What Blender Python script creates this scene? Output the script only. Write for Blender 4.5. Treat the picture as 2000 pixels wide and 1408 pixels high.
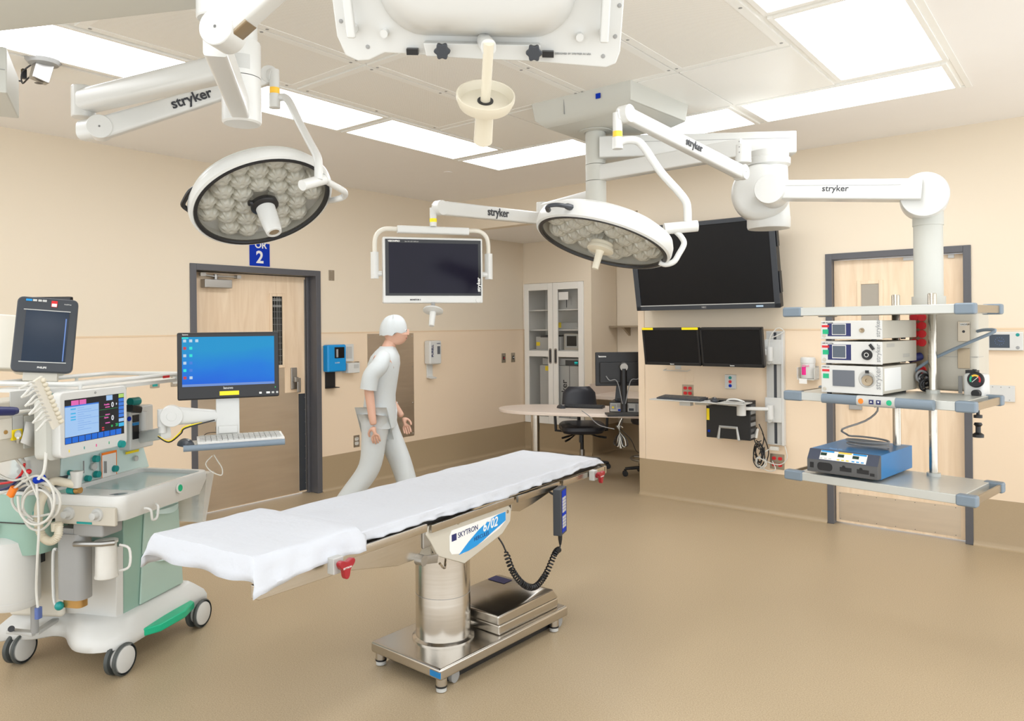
import bpy, bmesh, math, random
from math import sin, cos, pi, radians, sqrt
from mathutils import Vector, Matrix, noise

# ------------------------------------------------------------------ camera, world, light, exposure
for o in list(bpy.data.objects):
    bpy.data.objects.remove(o, do_unlink=True)
SC = bpy.context.scene
COL = SC.collection
F_PX, YAW, ROLL, SHY, CH = 1443.1, 0.67501, 0.00958, -68.8, 1.631
R_ = Vector((cos(YAW), sin(YAW), 0)); FW = Vector((-sin(YAW), cos(YAW), 0)); U_ = Vector((0, 0, 1))
CAM = Vector((0, 0, CH))
cd = bpy.data.cameras.new('camera'); cam = bpy.data.objects.new('camera', cd); COL.objects.link(cam)
cd.sensor_fit = 'HORIZONTAL'; cd.sensor_width = 36; cd.lens = F_PX / 2000 * 36
cd.shift_y = SHY / 2000; cd.clip_start = 0.05
_r = R_ * cos(ROLL) - U_ * sin(ROLL); _u = R_ * sin(ROLL) + U_ * cos(ROLL)
cam.matrix_world = Matrix(((_r.x, _u.x, -FW.x, 0), (_r.y, _u.y, -FW.y, 0), (_r.z, _u.z, -FW.z, CH), (0, 0, 0, 1)))
SC.camera = cam
SC.view_settings.view_transform = 'Standard'; SC.view_settings.look = 'None'
SC.view_settings.gamma = 1; SC.view_settings.use_curve_mapping = False
SC.view_settings.exposure = 0.4
PANEL_STRENGTH = 6.0
wd = bpy.data.worlds.new('world'); SC.world = wd; wd.use_nodes = True
wd.node_tree.nodes['Background'].inputs[0].default_value = (0.95, 0.98, 1.0, 1)
wd.node_tree.nodes['Background'].inputs[1].default_value = 1.75

# room measures (metres): camera stands at the origin, +y runs along the left wall, +x along the right wall
W, D, H, BH, RAIL = 6.034, 6.291, 3.061, 0.349, 1.566
AY, AY2, AH, AX = 7.79, 8.41, 2.72, -3.479
SX = -4.969
RX, NY = 1.4, -1.6

# ------------------------------------------------------------------ helpers
def ray(x, y):
    a = x - 1000; b = 704 - y + SHY
    c, s = cos(ROLL), sin(ROLL)
    return R_ * ((c * a + s * b) / F_PX) + U_ * ((-s * a + c * b) / F_PX) + FW
def P(x, y, t): return CAM + ray(x, y) * t
class Fr:
    """local frame of a thing: origin + rotation about z"""
    def __init__(s, o, deg=0, R=None):
        s.o = Vector(o); s.deg = deg
        s.R = R if R is not None else Matrix.Rotation(radians(deg), 3, 'Z')
        s.Ri = s.R.transposed()
    def loc(s, p): return s.Ri @ (Vector(p) - s.o)
    def on(s, x, y, ax, v):
        c = s.Ri @ (CAM - s.o); d = s.Ri @ ray(x, y); i = 'xyz'.index(ax)
        return c + d * ((v - c[i]) / d[i])
    def w(s, p): return s.o + s.R @ Vector(p)
WORLD = Fr((0, 0, 0))
def frame_px(l, r, z, base=0.0):
    a = WORLD.on(l[0], l[1], 'z', z); b = WORLD.on(r[0], r[1], 'z', z)
    f = Fr((a.x, a.y, base), math.degrees(math.atan2(b.y - a.y, b.x - a.x)))
    return f, (b - a).length
def facing(x, y, ratio, dx, dy):
    """normal of a disc seen at pixel (x, y) with the given minor/major ratio, pointing to the viewer and towards image direction (dx, dy)"""
    v = -ray(x, y).normalized()
    d = R_ * dx - U_ * dy
    d = (d - v * d.dot(v)).normalized()
    return (v * ratio + d * sqrt(1 - ratio * ratio)).normalized()

def lin(c):
    return tuple((v / 255 / 12.92) if v / 255 <= 0.04045 else ((v / 255 + 0.055) / 1.055) ** 2.4 for v in c)
MATS = {}
def mat(name, rgb, rough=0.5, metal=0.0, var=0.03, scale=6.0, emit=0, spec=0.5, bump=0.0, bscale=60.0, stretch=None, coat=0.0):
    m = bpy.data.materials.new(name); m.use_nodes = True
    nt = m.node_tree; N = nt.nodes; L = nt.links
    b = N['Principled BSDF']; c = lin(rgb)
    b.inputs['Roughness'].default_value = rough; b.inputs['Metallic'].default_value = metal
    b.inputs['Specular IOR Level'].default_value = spec
    if coat: b.inputs['Coat Weight'].default_value = coat
    tc = N.new('ShaderNodeTexCoord'); mp = N.new('ShaderNodeMapping'); L.new(tc.outputs['Object'], mp.inputs[0])
    if stretch: mp.inputs['Scale'].default_value = stretch
    nz = N.new('ShaderNodeTexNoise'); nz.inputs['Scale'].default_value = scale; nz.inputs['Detail'].default_value = 4
    L.new(mp.outputs[0], nz.inputs['Vector'])
    mx = N.new('ShaderNodeMix'); mx.data_type = 'RGBA'; L.new(nz.outputs['Fac'], mx.inputs['Factor'])
    mx.inputs[6].default_value = (*[max(0, v * (1 - var)) for v in c], 1)
    mx.inputs[7].default_value = (*[min(1, v * (1 + var)) for v in c], 1)
    L.new(mx.outputs[2], b.inputs['Base Color'])
    if bump:
        n2 = N.new('ShaderNodeTexNoise'); n2.inputs['Scale'].default_value = bscale; L.new(mp.outputs[0], n2.inputs['Vector'])
        bp = N.new('ShaderNodeBump'); bp.inputs['Strength'].default_value = bump; bp.inputs['Distance'].default_value = 0.01
        L.new(n2.outputs['Fac'], bp.inputs['Height']); L.new(bp.outputs[0], b.inputs['Normal'])
    if emit:
        L.new(mx.outputs[2], b.inputs['Emission Color']); b.inputs['Emission Strength'].default_value = emit
    MATS[name] = m
    return m
M = MATS
mat('upper_paint', (224, 211, 190), 0.6, var=0.01, scale=2)
mat('lower_panel', (231, 210, 183), 0.42, var=0.012, scale=1.5)
mat('panel_trim', (222, 196, 162), 0.4)
mat('vinyl_base', (168, 148, 118), 0.35, var=0.06, scale=150)
mat('ceiling_paint', (240, 237, 233), 0.7, var=0.01)
mat('grid_white', (238, 237, 232), 0.35, var=0.01)
mat('seam_grey', (110, 106, 98), 0.6)
mat('frame_grey', (86, 86, 90), 0.35, var=0.02)
mat('white_enamel', (207, 207, 203), 0.28, var=0.01)
mat('cream_enamel', (212, 207, 194), 0.35, var=0.01)
mat('cover_grey', (194, 194, 186), 0.45, var=0.01)
mat('shadow_gap', (60, 58, 54), 0.6)
mat('black_plastic', (22, 22, 24), 0.4, var=0.1)
mat('black_gloss', (14, 14, 17), 0.16, var=0.1)
mat('screen_matt', (20, 20, 22), 0.32, var=0.1, spec=0.25)
mat('dark_screen', (30, 28, 36), 0.08, var=0.1)
mat('slate_screen', (70, 80, 92), 0.12, var=0.05)
mat('grey_screen', (92, 96, 104), 0.2, var=0.03)
mat('charcoal', (52, 56, 62), 0.4, var=0.05)
mat('dark_grey', (78, 78, 78), 0.45, var=0.05)
mat('bumper_grey', (118, 132, 144), 0.45, var=0.03)
mat('light_grey', (186, 186, 182), 0.4, var=0.02)
mat('mid_grey', (150, 150, 148), 0.4, var=0.02)
mat('beige_grey', (190, 184, 170), 0.42, var=0.02)
mat('shelf_metal', (192, 193, 187), 0.28, 0.25, var=0.02)
mat('bronze_metal', (158, 142, 118), 0.3, 0.6, var=0.05)
mat('plate_steel', (170, 158, 140), 0.3, 0.75, var=0.03)
mat('white_sheet', (196, 199, 205), 0.85, var=0.01, bump=0.25, bscale=30)
mat('paper', (226, 225, 221), 0.7, var=0.01)
mat('mint_panel', (176, 200, 190), 0.38, var=0.02)
mat('mint_dark', (146, 178, 164), 0.4, var=0.02)
mat('mint_pale', (200, 220, 216), 0.35, var=0.02)
mat('teal', (10, 140, 136), 0.35, var=0.05)
mat('green_plastic', (20, 178, 132), 0.35, var=0.05)
mat('red', (206, 30, 38), 0.35, var=0.05)
mat('dark_red', (150, 22, 34), 0.3, var=0.05)
mat('blue_paint', (18, 118, 178), 0.35, var=0.04)
mat('sign_blue', (0, 48, 168), 0.5, var=0.02, spec=0.15)
mat('dispenser_blue', (10, 140, 208), 0.3, var=0.02)
mat('light_blue', (160, 204, 246), 0.4)
mat('yellow', (250, 222, 20), 0.45, var=0.02)
mat('amber', (250, 196, 60), 0.4)
mat('orange', (246, 130, 30), 0.45, var=0.02)
mat('pink', (232, 40, 140), 0.45, var=0.02)
mat('purple', (120, 40, 110), 0.45)
mat('navy', (26, 34, 92), 0.4, var=0.03)
mat('cable_white', (206, 204, 196), 0.45, var=0.02)
mat('cable_grey', (128, 128, 128), 0.45, var=0.03)
mat('tube_cream', (212, 204, 184), 0.4, var=0.03)
mat('brass', (190, 150, 90), 0.3, 0.7, var=0.05)
mat('green_label', (16, 170, 120), 0.45)
mat('vinyl_black', (40, 42, 50), 0.38, var=0.05, bump=0.1, bscale=120)
mat('desk_laminate', (222, 208, 196), 0.35, var=0.02)
mat('skin', (214, 170, 148), 0.55, var=0.03)
mat('scrub_white', (200, 205, 206), 0.8, var=0.02, bump=0.3, bscale=12)
mat('shoe_white', (226, 226, 222), 0.6)
mat('ink', (40, 42, 48), 0.5)
mat('ink_light', (150, 152, 152), 0.5)
mat('pane_dark', (48, 48, 46), 0.08, var=0.4, scale=9)
mat('pane_grey', (158, 150, 136), 0.12, var=0.1, scale=4)
mat('tyre', (70, 74, 72), 0.5)
mat('cabinet_white', (236, 234, 228), 0.4, var=0.01)
mat('violet_screen', (15, 12, 30), 0.12, var=0.3, scale=3, spec=0.2)
mat('night_screen', (34, 46, 62), 0.15, var=0.2, scale=4, spec=0.2)
mat('slate_dark', (62, 68, 84), 0.4)
mat('bumper_blue', (84, 104, 160), 0.4)

def glow(name, rgb, s):
    m = bpy.data.materials.new(name); m.use_nodes = True; N = m.node_tree.nodes; L = m.node_tree.links
    b = N['Principled BSDF']; b.inputs['Base Color'].default_value = (0.02, 0.02, 0.02, 1); b.inputs['Roughness'].default_value = 0.15; b.inputs['Specular IOR Level'].default_value = 0.15
    nz = N.new('ShaderNodeTexNoise'); nz.inputs['Scale'].default_value = 2.0
    mx = N.new('ShaderNodeMix'); mx.data_type = 'RGBA'; c = lin(rgb)
    mx.inputs[6].default_value = (*[v * 0.97 for v in c], 1); mx.inputs[7].default_value = (*c, 1)
    L.new(nz.outputs['Fac'], mx.inputs['Factor']); L.new(mx.outputs[2], b.inputs['Emission Color'])
    b.inputs['Emission Strength'].default_value = s if s > 3 else s * .72; M[name] = m
glow('lamp_diffuser', (250, 252, 255), PANEL_STRENGTH)
glow('glow_paleblue', (168, 206, 250), 0.95); glow('glow_blue', (10, 110, 225), 0.9); glow('glow_black', (30, 30, 36), 0.6)
glow('glow_pink', (240, 110, 190), 0.9); glow('glow_white', (245, 248, 255), 0.95); glow('glow_green', (60, 220, 120), 0.9)
glow('glow_lime', (190, 230, 120), 0.9); glow('glow_cyan', (60, 190, 245), 0.9); glow('glow_midblue', (60, 130, 230), 0.9)
glow('glow_teal', (20, 210, 200), 1.2); glow('glow_icon', (200, 225, 245), 0.9); glow('glow_red', (220, 60, 70), 0.8)
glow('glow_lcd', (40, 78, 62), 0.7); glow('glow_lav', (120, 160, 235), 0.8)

def desktop_material():
    m = bpy.data.materials.new('desktop_wallpaper'); m.use_nodes = True; N = m.node_tree.nodes; L = m.node_tree.links
    b = N['Principled BSDF']; b.inputs['Base Color'].default_value = (0.01, 0.02, 0.03, 1); b.inputs['Roughness'].default_value = 0.12; b.inputs['Specular IOR Level'].default_value = 0.12
    tc = N.new('ShaderNodeTexCoord'); sp = N.new('ShaderNodeSeparateXYZ'); L.new(tc.outputs['Generated'], sp.inputs[0])
    nz = N.new('ShaderNodeTexNoise'); nz.inputs['Scale'].default_value = 1.6; L.new(tc.outputs['Generated'], nz.inputs['Vector'])
    ad = N.new('ShaderNodeMath'); ad.operation = 'MULTIPLY_ADD'; L.new(nz.outputs['Fac'], ad.inputs[0]); ad.inputs[1].default_value = 0.5; L.new(sp.outputs['Z'], ad.inputs[2])
    cr = N.new('ShaderNodeValToRGB'); e = cr.color_ramp.elements
    e[0].position = 0.25; e[0].color = (*lin((0, 96, 226)), 1); e[1].position = 1.15 if False else 1.0; e[1].color = (*lin((10, 152, 212)), 1)
    k = cr.color_ramp.elements.new(0.6); k.color = (*lin((0, 122, 226)), 1)
    L.new(ad.outputs[0], cr.inputs[0]); L.new(cr.outputs[0], b.inputs['Emission Color']); b.inputs['Emission Strength'].default_value = 0.66
    M['desktop'] = m
desktop_material()

def clear(name, rgb, alpha, rough=0.03):
    m = bpy.data.materials.new(name); m.use_nodes = True; nt = m.node_tree; N = nt.nodes; L = nt.links
    for n in list(N): N.remove(n)
    out = N.new('ShaderNodeOutputMaterial'); tr = N.new('ShaderNodeBsdfTransparent'); gl = N.new('ShaderNodeBsdfPrincipled')
    nz = N.new('ShaderNodeTexNoise'); nz.inputs['Scale'].default_value = 5
    mx = N.new('ShaderNodeMix'); mx.data_type = 'RGBA'; c = lin(rgb)
    mx.inputs[6].default_value = (*[v * 0.95 for v in c], 1); mx.inputs[7].default_value = (*c, 1)
    L.new(nz.outputs['Fac'], mx.inputs['Factor']); L.new(mx.outputs[2], gl.inputs['Base Color']); gl.inputs['Roughness'].default_value = rough
    ms = N.new('ShaderNodeMixShader'); ms.inputs[0].default_value = alpha
    L.new(tr.outputs[0], ms.inputs[1]); L.new(gl.outputs[0], ms.inputs[2]); L.new(ms.outputs[0], out.inputs[0]); M[name] = m
clear('lamp_glass', (120, 114, 100), 0.30); clear('cabinet_glass', (120, 118, 110), 0.08)
clear('clear_plastic', (225, 226, 222), 0.5, 0.25); clear('tray_film', (205, 222, 220), 0.55, 0.08); clear('bottle_clear', (235, 232, 224), 0.6, 0.2)

def wood_material(name, a, b_, axis_scale):
    m = bpy.data.materials.new(name); m.use_nodes = True; N = m.node_tree.nodes; L = m.node_tree.links
    b = N['Principled BSDF']; b.inputs['Roughness'].default_value = 0.38
    tc = N.new('ShaderNodeTexCoord'); mp = N.new('ShaderNodeMapping'); mp.inputs['Scale'].default_value = axis_scale
    L.new(tc.outputs['Object'], mp.inputs[0])
    nz = N.new('ShaderNodeTexNoise'); nz.inputs['Scale'].default_value = 3; nz.inputs['Detail'].default_value = 6; nz.inputs['Distortion'].default_value = 1.2
    L.new(mp.outputs[0], nz.inputs['Vector'])
    cr = N.new('ShaderNodeValToRGB'); e = cr.color_ramp.elements
    e[0].position = 0.3; e[0].color = (*lin(a), 1); e[1].position = 0.7; e[1].color = (*lin(b_), 1)
    L.new(nz.outputs['Fac'], cr.inputs[0]); L.new(cr.outputs[0], b.inputs['Base Color']); M[name] = m
wood_material('maple', (224, 198, 166), (238, 216, 188), (5, 5, 0.5))

def steel_material(name, rgb, rough, stretch, sc=8, lo=0.85):
    m = bpy.data.materials.new(name); m.use_nodes = True; N = m.node_tree.nodes; L = m.node_tree.links
    b = N['Principled BSDF']; b.inputs['Metallic'].default_value = 1.0; b.inputs['Roughness'].default_value = rough
    tc = N.new('ShaderNodeTexCoord'); mp = N.new('ShaderNodeMapping'); mp.inputs['Scale'].default_value = stretch; L.new(tc.outputs['Object'], mp.inputs[0])
    nz = N.new('ShaderNodeTexNoise'); nz.inputs['Scale'].default_value = sc; nz.inputs['Detail'].default_value = 5; L.new(mp.outputs[0], nz.inputs['Vector'])
    mx = N.new('ShaderNodeMix'); mx.data_type = 'RGBA'; c = lin(rgb)
    mx.inputs[6].default_value = (*[v * lo for v in c], 1); mx.inputs[7].default_value = (*c, 1)
    L.new(nz.outputs['Fac'], mx.inputs['Factor']); L.new(mx.outputs[2], b.inputs['Base Color'])
    rm = N.new('ShaderNodeMapRange'); rm.inputs[3].default_value = rough * 0.8; rm.inputs[4].default_value = rough * 1.3
    L.new(nz.outputs['Fac'], rm.inputs[0]); L.new(rm.outputs[0], b.inputs['Roughness']); M[name] = m
steel_material('steel', (205, 200, 192), 0.2, (1, 1, 30), 4, 0.9)
steel_material('steel_rail', (205, 198, 186), 0.24, (1, 1, 20), 6)
steel_material('kick_steel', (222, 207, 186), 0.42, (1, 1, 12), 3)
steel_material('brushed_grey', (176, 174, 170), 0.35, (1, 1, 30), 5)

def floor_material():
    m = bpy.data.materials.new('floor_vinyl'); m.use_nodes = True; N = m.node_tree.nodes; L = m.node_tree.links
    b = N['Principled BSDF']; b.inputs['Roughness'].default_value = 0.36; b.inputs['Specular IOR Level'].default_value = 0.45
    tc = N.new('ShaderNodeTexCoord')
    n1 = N.new('ShaderNodeTexNoise'); n1.inputs['Scale'].default_value = 190; n1.inputs['Detail'].default_value = 3; L.new(tc.outputs['Object'], n1.inputs['Vector'])
    n2 = N.new('ShaderNodeTexNoise'); n2.inputs['Scale'].default_value = 1.3; n2.inputs['Detail'].default_value = 5; L.new(tc.outputs['Object'], n2.inputs['Vector'])
    cr = N.new('ShaderNodeValToRGB'); e = cr.color_ramp.elements
    e[0].position = 0.32; e[0].color = (*lin((163, 144, 115)), 1); e[1].position = 0.68; e[1].color = (*lin((191, 172, 142)), 1)
    L.new(n1.outputs['Fac'], cr.inputs[0])
    mx = N.new('ShaderNodeMix'); mx.data_type = 'RGBA'; mx.blend_type = 'MULTIPLY'; mx.inputs['Factor'].default_value = 0.15
    L.new(cr.outputs[0], mx.inputs[6]); L.new(n2.outputs['Fac'], mx.inputs[7]); L.new(mx.outputs[2], b.inputs['Base Color'])
    mr = N.new('ShaderNodeMapRange'); mr.inputs[3].default_value = 0.3; mr.inputs[4].default_value = 0.46
    L.new(n2.outputs['Fac'], mr.inputs[0]); L.new(mr.outputs[0], b.inputs['Roughness']); M['floor'] = m
floor_material()

def perforated_material():
    m = bpy.data.materials.new('perforated_metal'); m.use_nodes = True; N = m.node_tree.nodes; L = m.node_tree.links
    b = N['Principled BSDF']; b.inputs['Roughness'].default_value = 0.5
    tc = N.new('ShaderNodeTexCoord'); mp = N.new('ShaderNodeMapping'); mp.inputs['Scale'].default_value = (150, 150, 1); mp.inputs['Rotation'].default_value = (0, 0, 0.785)
    L.new(tc.outputs['Object'], mp.inputs[0])
    fr = N.new('ShaderNodeVectorMath'); fr.operation = 'FRACTION'; L.new(mp.outputs[0], fr.inputs[0])
    sb = N.new('ShaderNodeVectorMath'); sb.operation = 'SUBTRACT'; sb.inputs[1].default_value = (0.5, 0.5, 0); L.new(fr.outputs[0], sb.inputs[0])
    mu = N.new('ShaderNodeVectorMath'); mu.operation = 'MULTIPLY'; mu.inputs[1].default_value = (1, 1, 0); L.new(sb.outputs[0], mu.inputs[0])
    ln = N.new('ShaderNodeVectorMath'); ln.operation = 'LENGTH'; L.new(mu.outputs[0], ln.inputs[0])
    lt = N.new('ShaderNodeMath'); lt.operation = 'LESS_THAN'; lt.inputs[1].default_value = 0.28; L.new(ln.outputs['Value'], lt.inputs[0])
    mx = N.new('ShaderNodeMix'); mx.data_type = 'RGBA'; mx.inputs[6].default_value = (*lin((240, 238, 232)), 1); mx.inputs[7].default_value = (*lin((208, 202, 190)), 1)
    L.new(lt.outputs[0], mx.inputs['Factor']); L.new(mx.outputs[2], b.inputs['Base Color']); M['perforated'] = m
perforated_material()

# ---- mesh builder
class MB:
    def __init__(s): s.v = []; s.f = []; s.m = []; s.s = []
    def add(s, vs, fs, m=0, sm=False):
        n = len(s.v); s.v += [tuple(v) for v in vs]
        for f in fs: s.f.append([i + n for i in f]); s.m.append(m); s.s.append(sm)
        return s
    def box(s, a, b, m=0, R=None, c=None):
        x0, y0, z0 = [min(a[i], b[i]) for i in range(3)]; x1, y1, z1 = [max(a[i], b[i]) for i in range(3)]
        vs = [Vector(p) for p in ((x0, y0, z0), (x1, y0, z0), (x1, y1, z0), (x0, y1, z0), (x0, y0, z1), (x1, y0, z1), (x1, y1, z1), (x0, y1, z1))]
        if R is not None:
            c = Vector(c) if c is not None else Vector(((x0 + x1) / 2, (y0 + y1) / 2, (z0 + z1) / 2))
            vs = [c + R @ (v - c) for v in vs]
        return s.add(vs, [(0, 3, 2, 1), (4, 5, 6, 7), (0, 1, 5, 4), (1, 2, 6, 5), (2, 3, 7, 6), (3, 0, 4, 7)], m)
    def prism(s, poly, ax, a, b, m=0, sm=False):
        def mk(p, q): return {'x': (q, p[0], p[1]), 'y': (p[0], q, p[1]), 'z': (p[0], p[1], q)}[ax]
        n = len(poly); vs = [mk(p, a) for p in poly] + [mk(p, b) for p in poly]
        s.add(vs, [tuple(range(n)), tuple(range(2 * n - 1, n - 1, -1))], m, False)
        base = len(s.v) - 2 * n
        for i in range(n):
            j = (i + 1) % n; s.f.append([base + j, base + i, base + n + i, base + n + j]); s.m.append(m); s.s.append(sm)
        return s
    def loft(s, rings, m=0, sm=True, cap=True, closed=False):
        n = len(rings[0]); vs = [p for r in rings for p in r]; fs = []
        K = len(rings)
        for k in range(K - 1 + (1 if closed else 0)):
            a = k * n; b_ = ((k + 1) % K) * n
            for i in range(n):
                j = (i + 1) % n; fs.append((a + i, a + j, b_ + j, b_ + i))
        s.add(vs, fs, m, sm)
        if cap and not closed:
            base = len(s.v) - len(vs)
            s.f.append([base + i for i in range(n)][::-1]); s.m.append(m); s.s.append(False)
            s.f.append([base + (K - 1) * n + i for i in range(n)]); s.m.append(m); s.s.append(False)
        return s
    def cyl(s, p0, p1, r0, r1=None, m=0, n=24, cap=True):
        r1 = r0 if r1 is None else r1; p0 = Vector(p0); p1 = Vector(p1); a, b_ = perp(p1 - p0)
        rg = [[p + (a * cos(2 * pi * i / n) + b_ * sin(2 * pi * i / n)) * r for i in range(n)] for p, r in ((p0, r0), (p1, r1))]
        return s.loft(rg, m, True, cap)
    def lathe(s, prof, o, ax, m=0, n=32, cap=True, ref=None):
        o = Vector(o); ax = Vector(ax).normalized(); a, b_ = perp(ax)
        return s.loft([[o + ax * z + (a * cos(2 * pi * i / n) + b_ * sin(2 * pi * i / n)) * max(r, 1e-4) for i in range(n)] for r, z in prof], m, True, cap)
    def tube(s, pts, r, m=0, n=10, closed=False, cap=True, sect=None):
        pts = [Vector(p) for p in pts]; K = len(pts); rg = []
        t = (pts[1] - pts[0]).normalized(); a, b_ = perp(t)
        for i in range(K):
            if closed: t2 = (pts[(i + 1) % K] - pts[i - 1]).normalized()
            elif i == 0: t2 = (pts[1] - pts[0]).normalized()
            elif i == K - 1: t2 = (pts[-1] - pts[-2]).normalized()
            else: t2 = (pts[i + 1] - pts[i - 1]).normalized()
            a = (a - t2 * a.dot(t2)); a = a.normalized() if a.length > 1e-6 else perp(t2)[0]; b_ = t2.cross(a)
            rr = r[i] if isinstance(r, (list, tuple)) else r
            rg.append([pts[i] + (a * cos(2 * pi * k / n) + b_ * sin(2 * pi * k / n)) * rr for k in range(n)])
        return s.loft(rg, m, True, cap, closed)
    def beam(s, p0, p1, w0, h0, w1=None, h1=None, m=0, rad=0.3, n=5, up=(0, 0, 1)):
        """rounded rectangular bar from p0 to p1; h along up"""
        w1 = w0 if w1 is None else w1; h1 = h0 if h1 is None else h1
        p0 = Vector(p0); p1 = Vector(p1); t = (p1 - p0).normalized(); up = Vector(up); sd = t.cross(up).normalized(); u2 = sd.cross(t).normalized()
        rg = []
        for p, w, h in ((p0, w0, h0), (p1, w1, h1)):
            rr = min(w, h) * rad; ring = []
            for cx, cy, a0 in ((w / 2 - rr, h / 2 - rr, 0), (-w / 2 + rr, h / 2 - rr, 90), (-w / 2 + rr, -h / 2 + rr, 180), (w / 2 - rr, -h / 2 + rr, 270)):
                for k in range(n): a = radians(a0 + 90 * k / (n - 1)); ring.append(p + sd * (cx + rr * cos(a)) + u2 * (cy + rr * sin(a)))
            rg.append(ring)
        return s.loft(rg, m, True, True)
    def ball(s, c, r, m=0, n=16, k=10, sc=(1, 1, 1)):
        c = Vector(c); rg = []
        for i in range(1, k):
            a = pi * i / k; rg.append([c + Vector((sc[0] * r * sin(a) * cos(2 * pi * j / n), sc[1] * r * sin(a) * sin(2 * pi * j / n), sc[2] * r * cos(a))) for j in range(n)])
        rg = rg[::-1]
        return s.loft(rg, m, True, True)
    def quad(s, pts, m=0): return s.add(pts, [tuple(range(len(pts)))], m)
    def build(s, name, mats, parent=None, bevel=0, seg=2, angle=35, label=None, flip=True):
        me = bpy.data.meshes.new(name); me.from_pydata(s.v, [], s.f)
        mats = [mats] if isinstance(mats, str) else mats
        for k in mats: me.materials.append(M[k])
        for p, mi, sm in zip(me.polygons, s.m, s.s): p.material_index = min(mi, len(mats) - 1); p.use_smooth = sm
        bm = bmesh.new(); bm.from_mesh(me); bmesh.ops.recalc_face_normals(bm, faces=bm.faces); bm.to_mesh(me); bm.free()
        me.set_sharp_from_angle(angle=radians(angle)) if hasattr(me, 'set_sharp_from_angle') else None
        o = bpy.data.objects.new(name, me); COL.objects.link(o)
        if parent: o.parent = parent
        if bevel:
            b = o.modifiers.new('bevel', 'BEVEL'); b.width = bevel; b.segments = seg; b.limit_method = 'ANGLE'; b.angle_limit = radians(50); b.harden_normals = True
            for p in me.polygons: p.use_smooth = True
            me.set_sharp_from_angle(angle=radians(80))
        if label: o['label'] = label
        return o
def perp(t):
    t = Vector(t).normalized(); h = Vector((0, 0, 1)) if abs(t.z) < 0.9 else Vector((1, 0, 0))
    a = t.cross(h).normalized(); return a, t.cross(a).normalized()
def smooth(pts, k=6, closed=False):
    pts = [Vector(p) for p in pts]; out = []; n = len(pts)
    for i in range(n if closed else n - 1):
        if closed: a, b_, c, d = pts[i - 1], pts[i], pts[(i + 1) % n], pts[(i + 2) % n]
        else: a = pts[max(i - 1, 0)]; b_ = pts[i]; c = pts[i + 1]; d = pts[min(i + 2, n - 1)]
        for j in range(k):
            t = j / k; out.append(0.5 * ((2 * b_) + (c - a) * t + (2 * a - 5 * b_ + 4 * c - d) * t * t + (3 * b_ - a - 3 * c + d) * t ** 3))
    if not closed: out.append(pts[-1])
    return out
def rrect(x0, y0, x1, y1, r, n=5):
    if x0 > x1: x0, x1 = x1, x0
    if y0 > y1: y0, y1 = y1, y0
    out = []
    for cx, cy, a0 in ((x1 - r, y1 - r, 0), (x0 + r, y1 - r, 90), (x0 + r, y0 + r, 180), (x1 - r, y0 + r, 270)):
        for k in range(n): a = radians(a0 + 90 * k / (n - 1)); out.append((cx + r * cos(a), cy + r * sin(a)))
    return out
def B(a, b, m=0): return MB().box(a, b, m)
def thing(name, label, cat, fr=None, loc=(0, 0, 0), group=None, kind=None):
    o = bpy.data.objects.new(name, None); COL.objects.link(o); o.empty_display_size = 0.1
    if fr is not None:
        o.matrix_world = Matrix.Translation(fr.o) @ fr.R.to_4x4()
    else: o.location = loc
    if kind: o['kind'] = kind
    if label: o['label'] = label
    if cat: o['category'] = cat
    if group: o['group'] = group
    return o
def tag(o, label, cat, group=None, kind=None):
    if label: o['label'] = label
    if cat: o['category'] = cat
    if group: o['group'] = group
    if kind: o['kind'] = kind
    return o
def struct(o): o['kind'] = 'structure'; return o
def place(o, fr):
    o.matrix_world = Matrix.Translation(fr.o) @ fr.R.to_4x4(); return o
def text(s, size, m, parent, origin, xd, ud, name='lettering', align='LEFT', depth=0.0006, shear=0.0, width=1.0, bold=0.0):
    cu = bpy.data.curves.new('t', 'FONT'); cu.body = s; cu.size = size; cu.align_x = align; cu.extrude = depth; cu.shear = shear; cu.offset = bold
    cu.resolution_u = 3
    t = bpy.data.objects.new('t', cu); COL.objects.link(t)
    bpy.context.view_layer.update()
    me = bpy.data.meshes.new_from_object(t.evaluated_get(bpy.context.evaluated_depsgraph_get()))
    bpy.data.objects.remove(t, do_unlink=True); bpy.data.curves.remove(cu)
    xd = Vector(xd).normalized(); ud = Vector(ud); ud = (ud - xd * ud.dot(xd)).normalized(); nd = xd.cross(ud)
    Mx = Matrix(((xd.x * width, ud.x, nd.x, origin[0]), (xd.y * width, ud.y, nd.y, origin[1]), (xd.z * width, ud.z, nd.z, origin[2]), (0, 0, 0, 1)))
    me.transform(Mx)
    if not len(me.materials): me.materials.append(M[m])
    else: me.materials[0] = M[m]
    o = bpy.data.objects.new(name, me); COL.objects.link(o); o.parent = parent
    return o
def copytree(o, parent=None):
    c = o.copy(); COL.objects.link(c)
    if parent: c.parent = parent
    for ch in list(o.children): copytree(ch, c)
    return c

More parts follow.
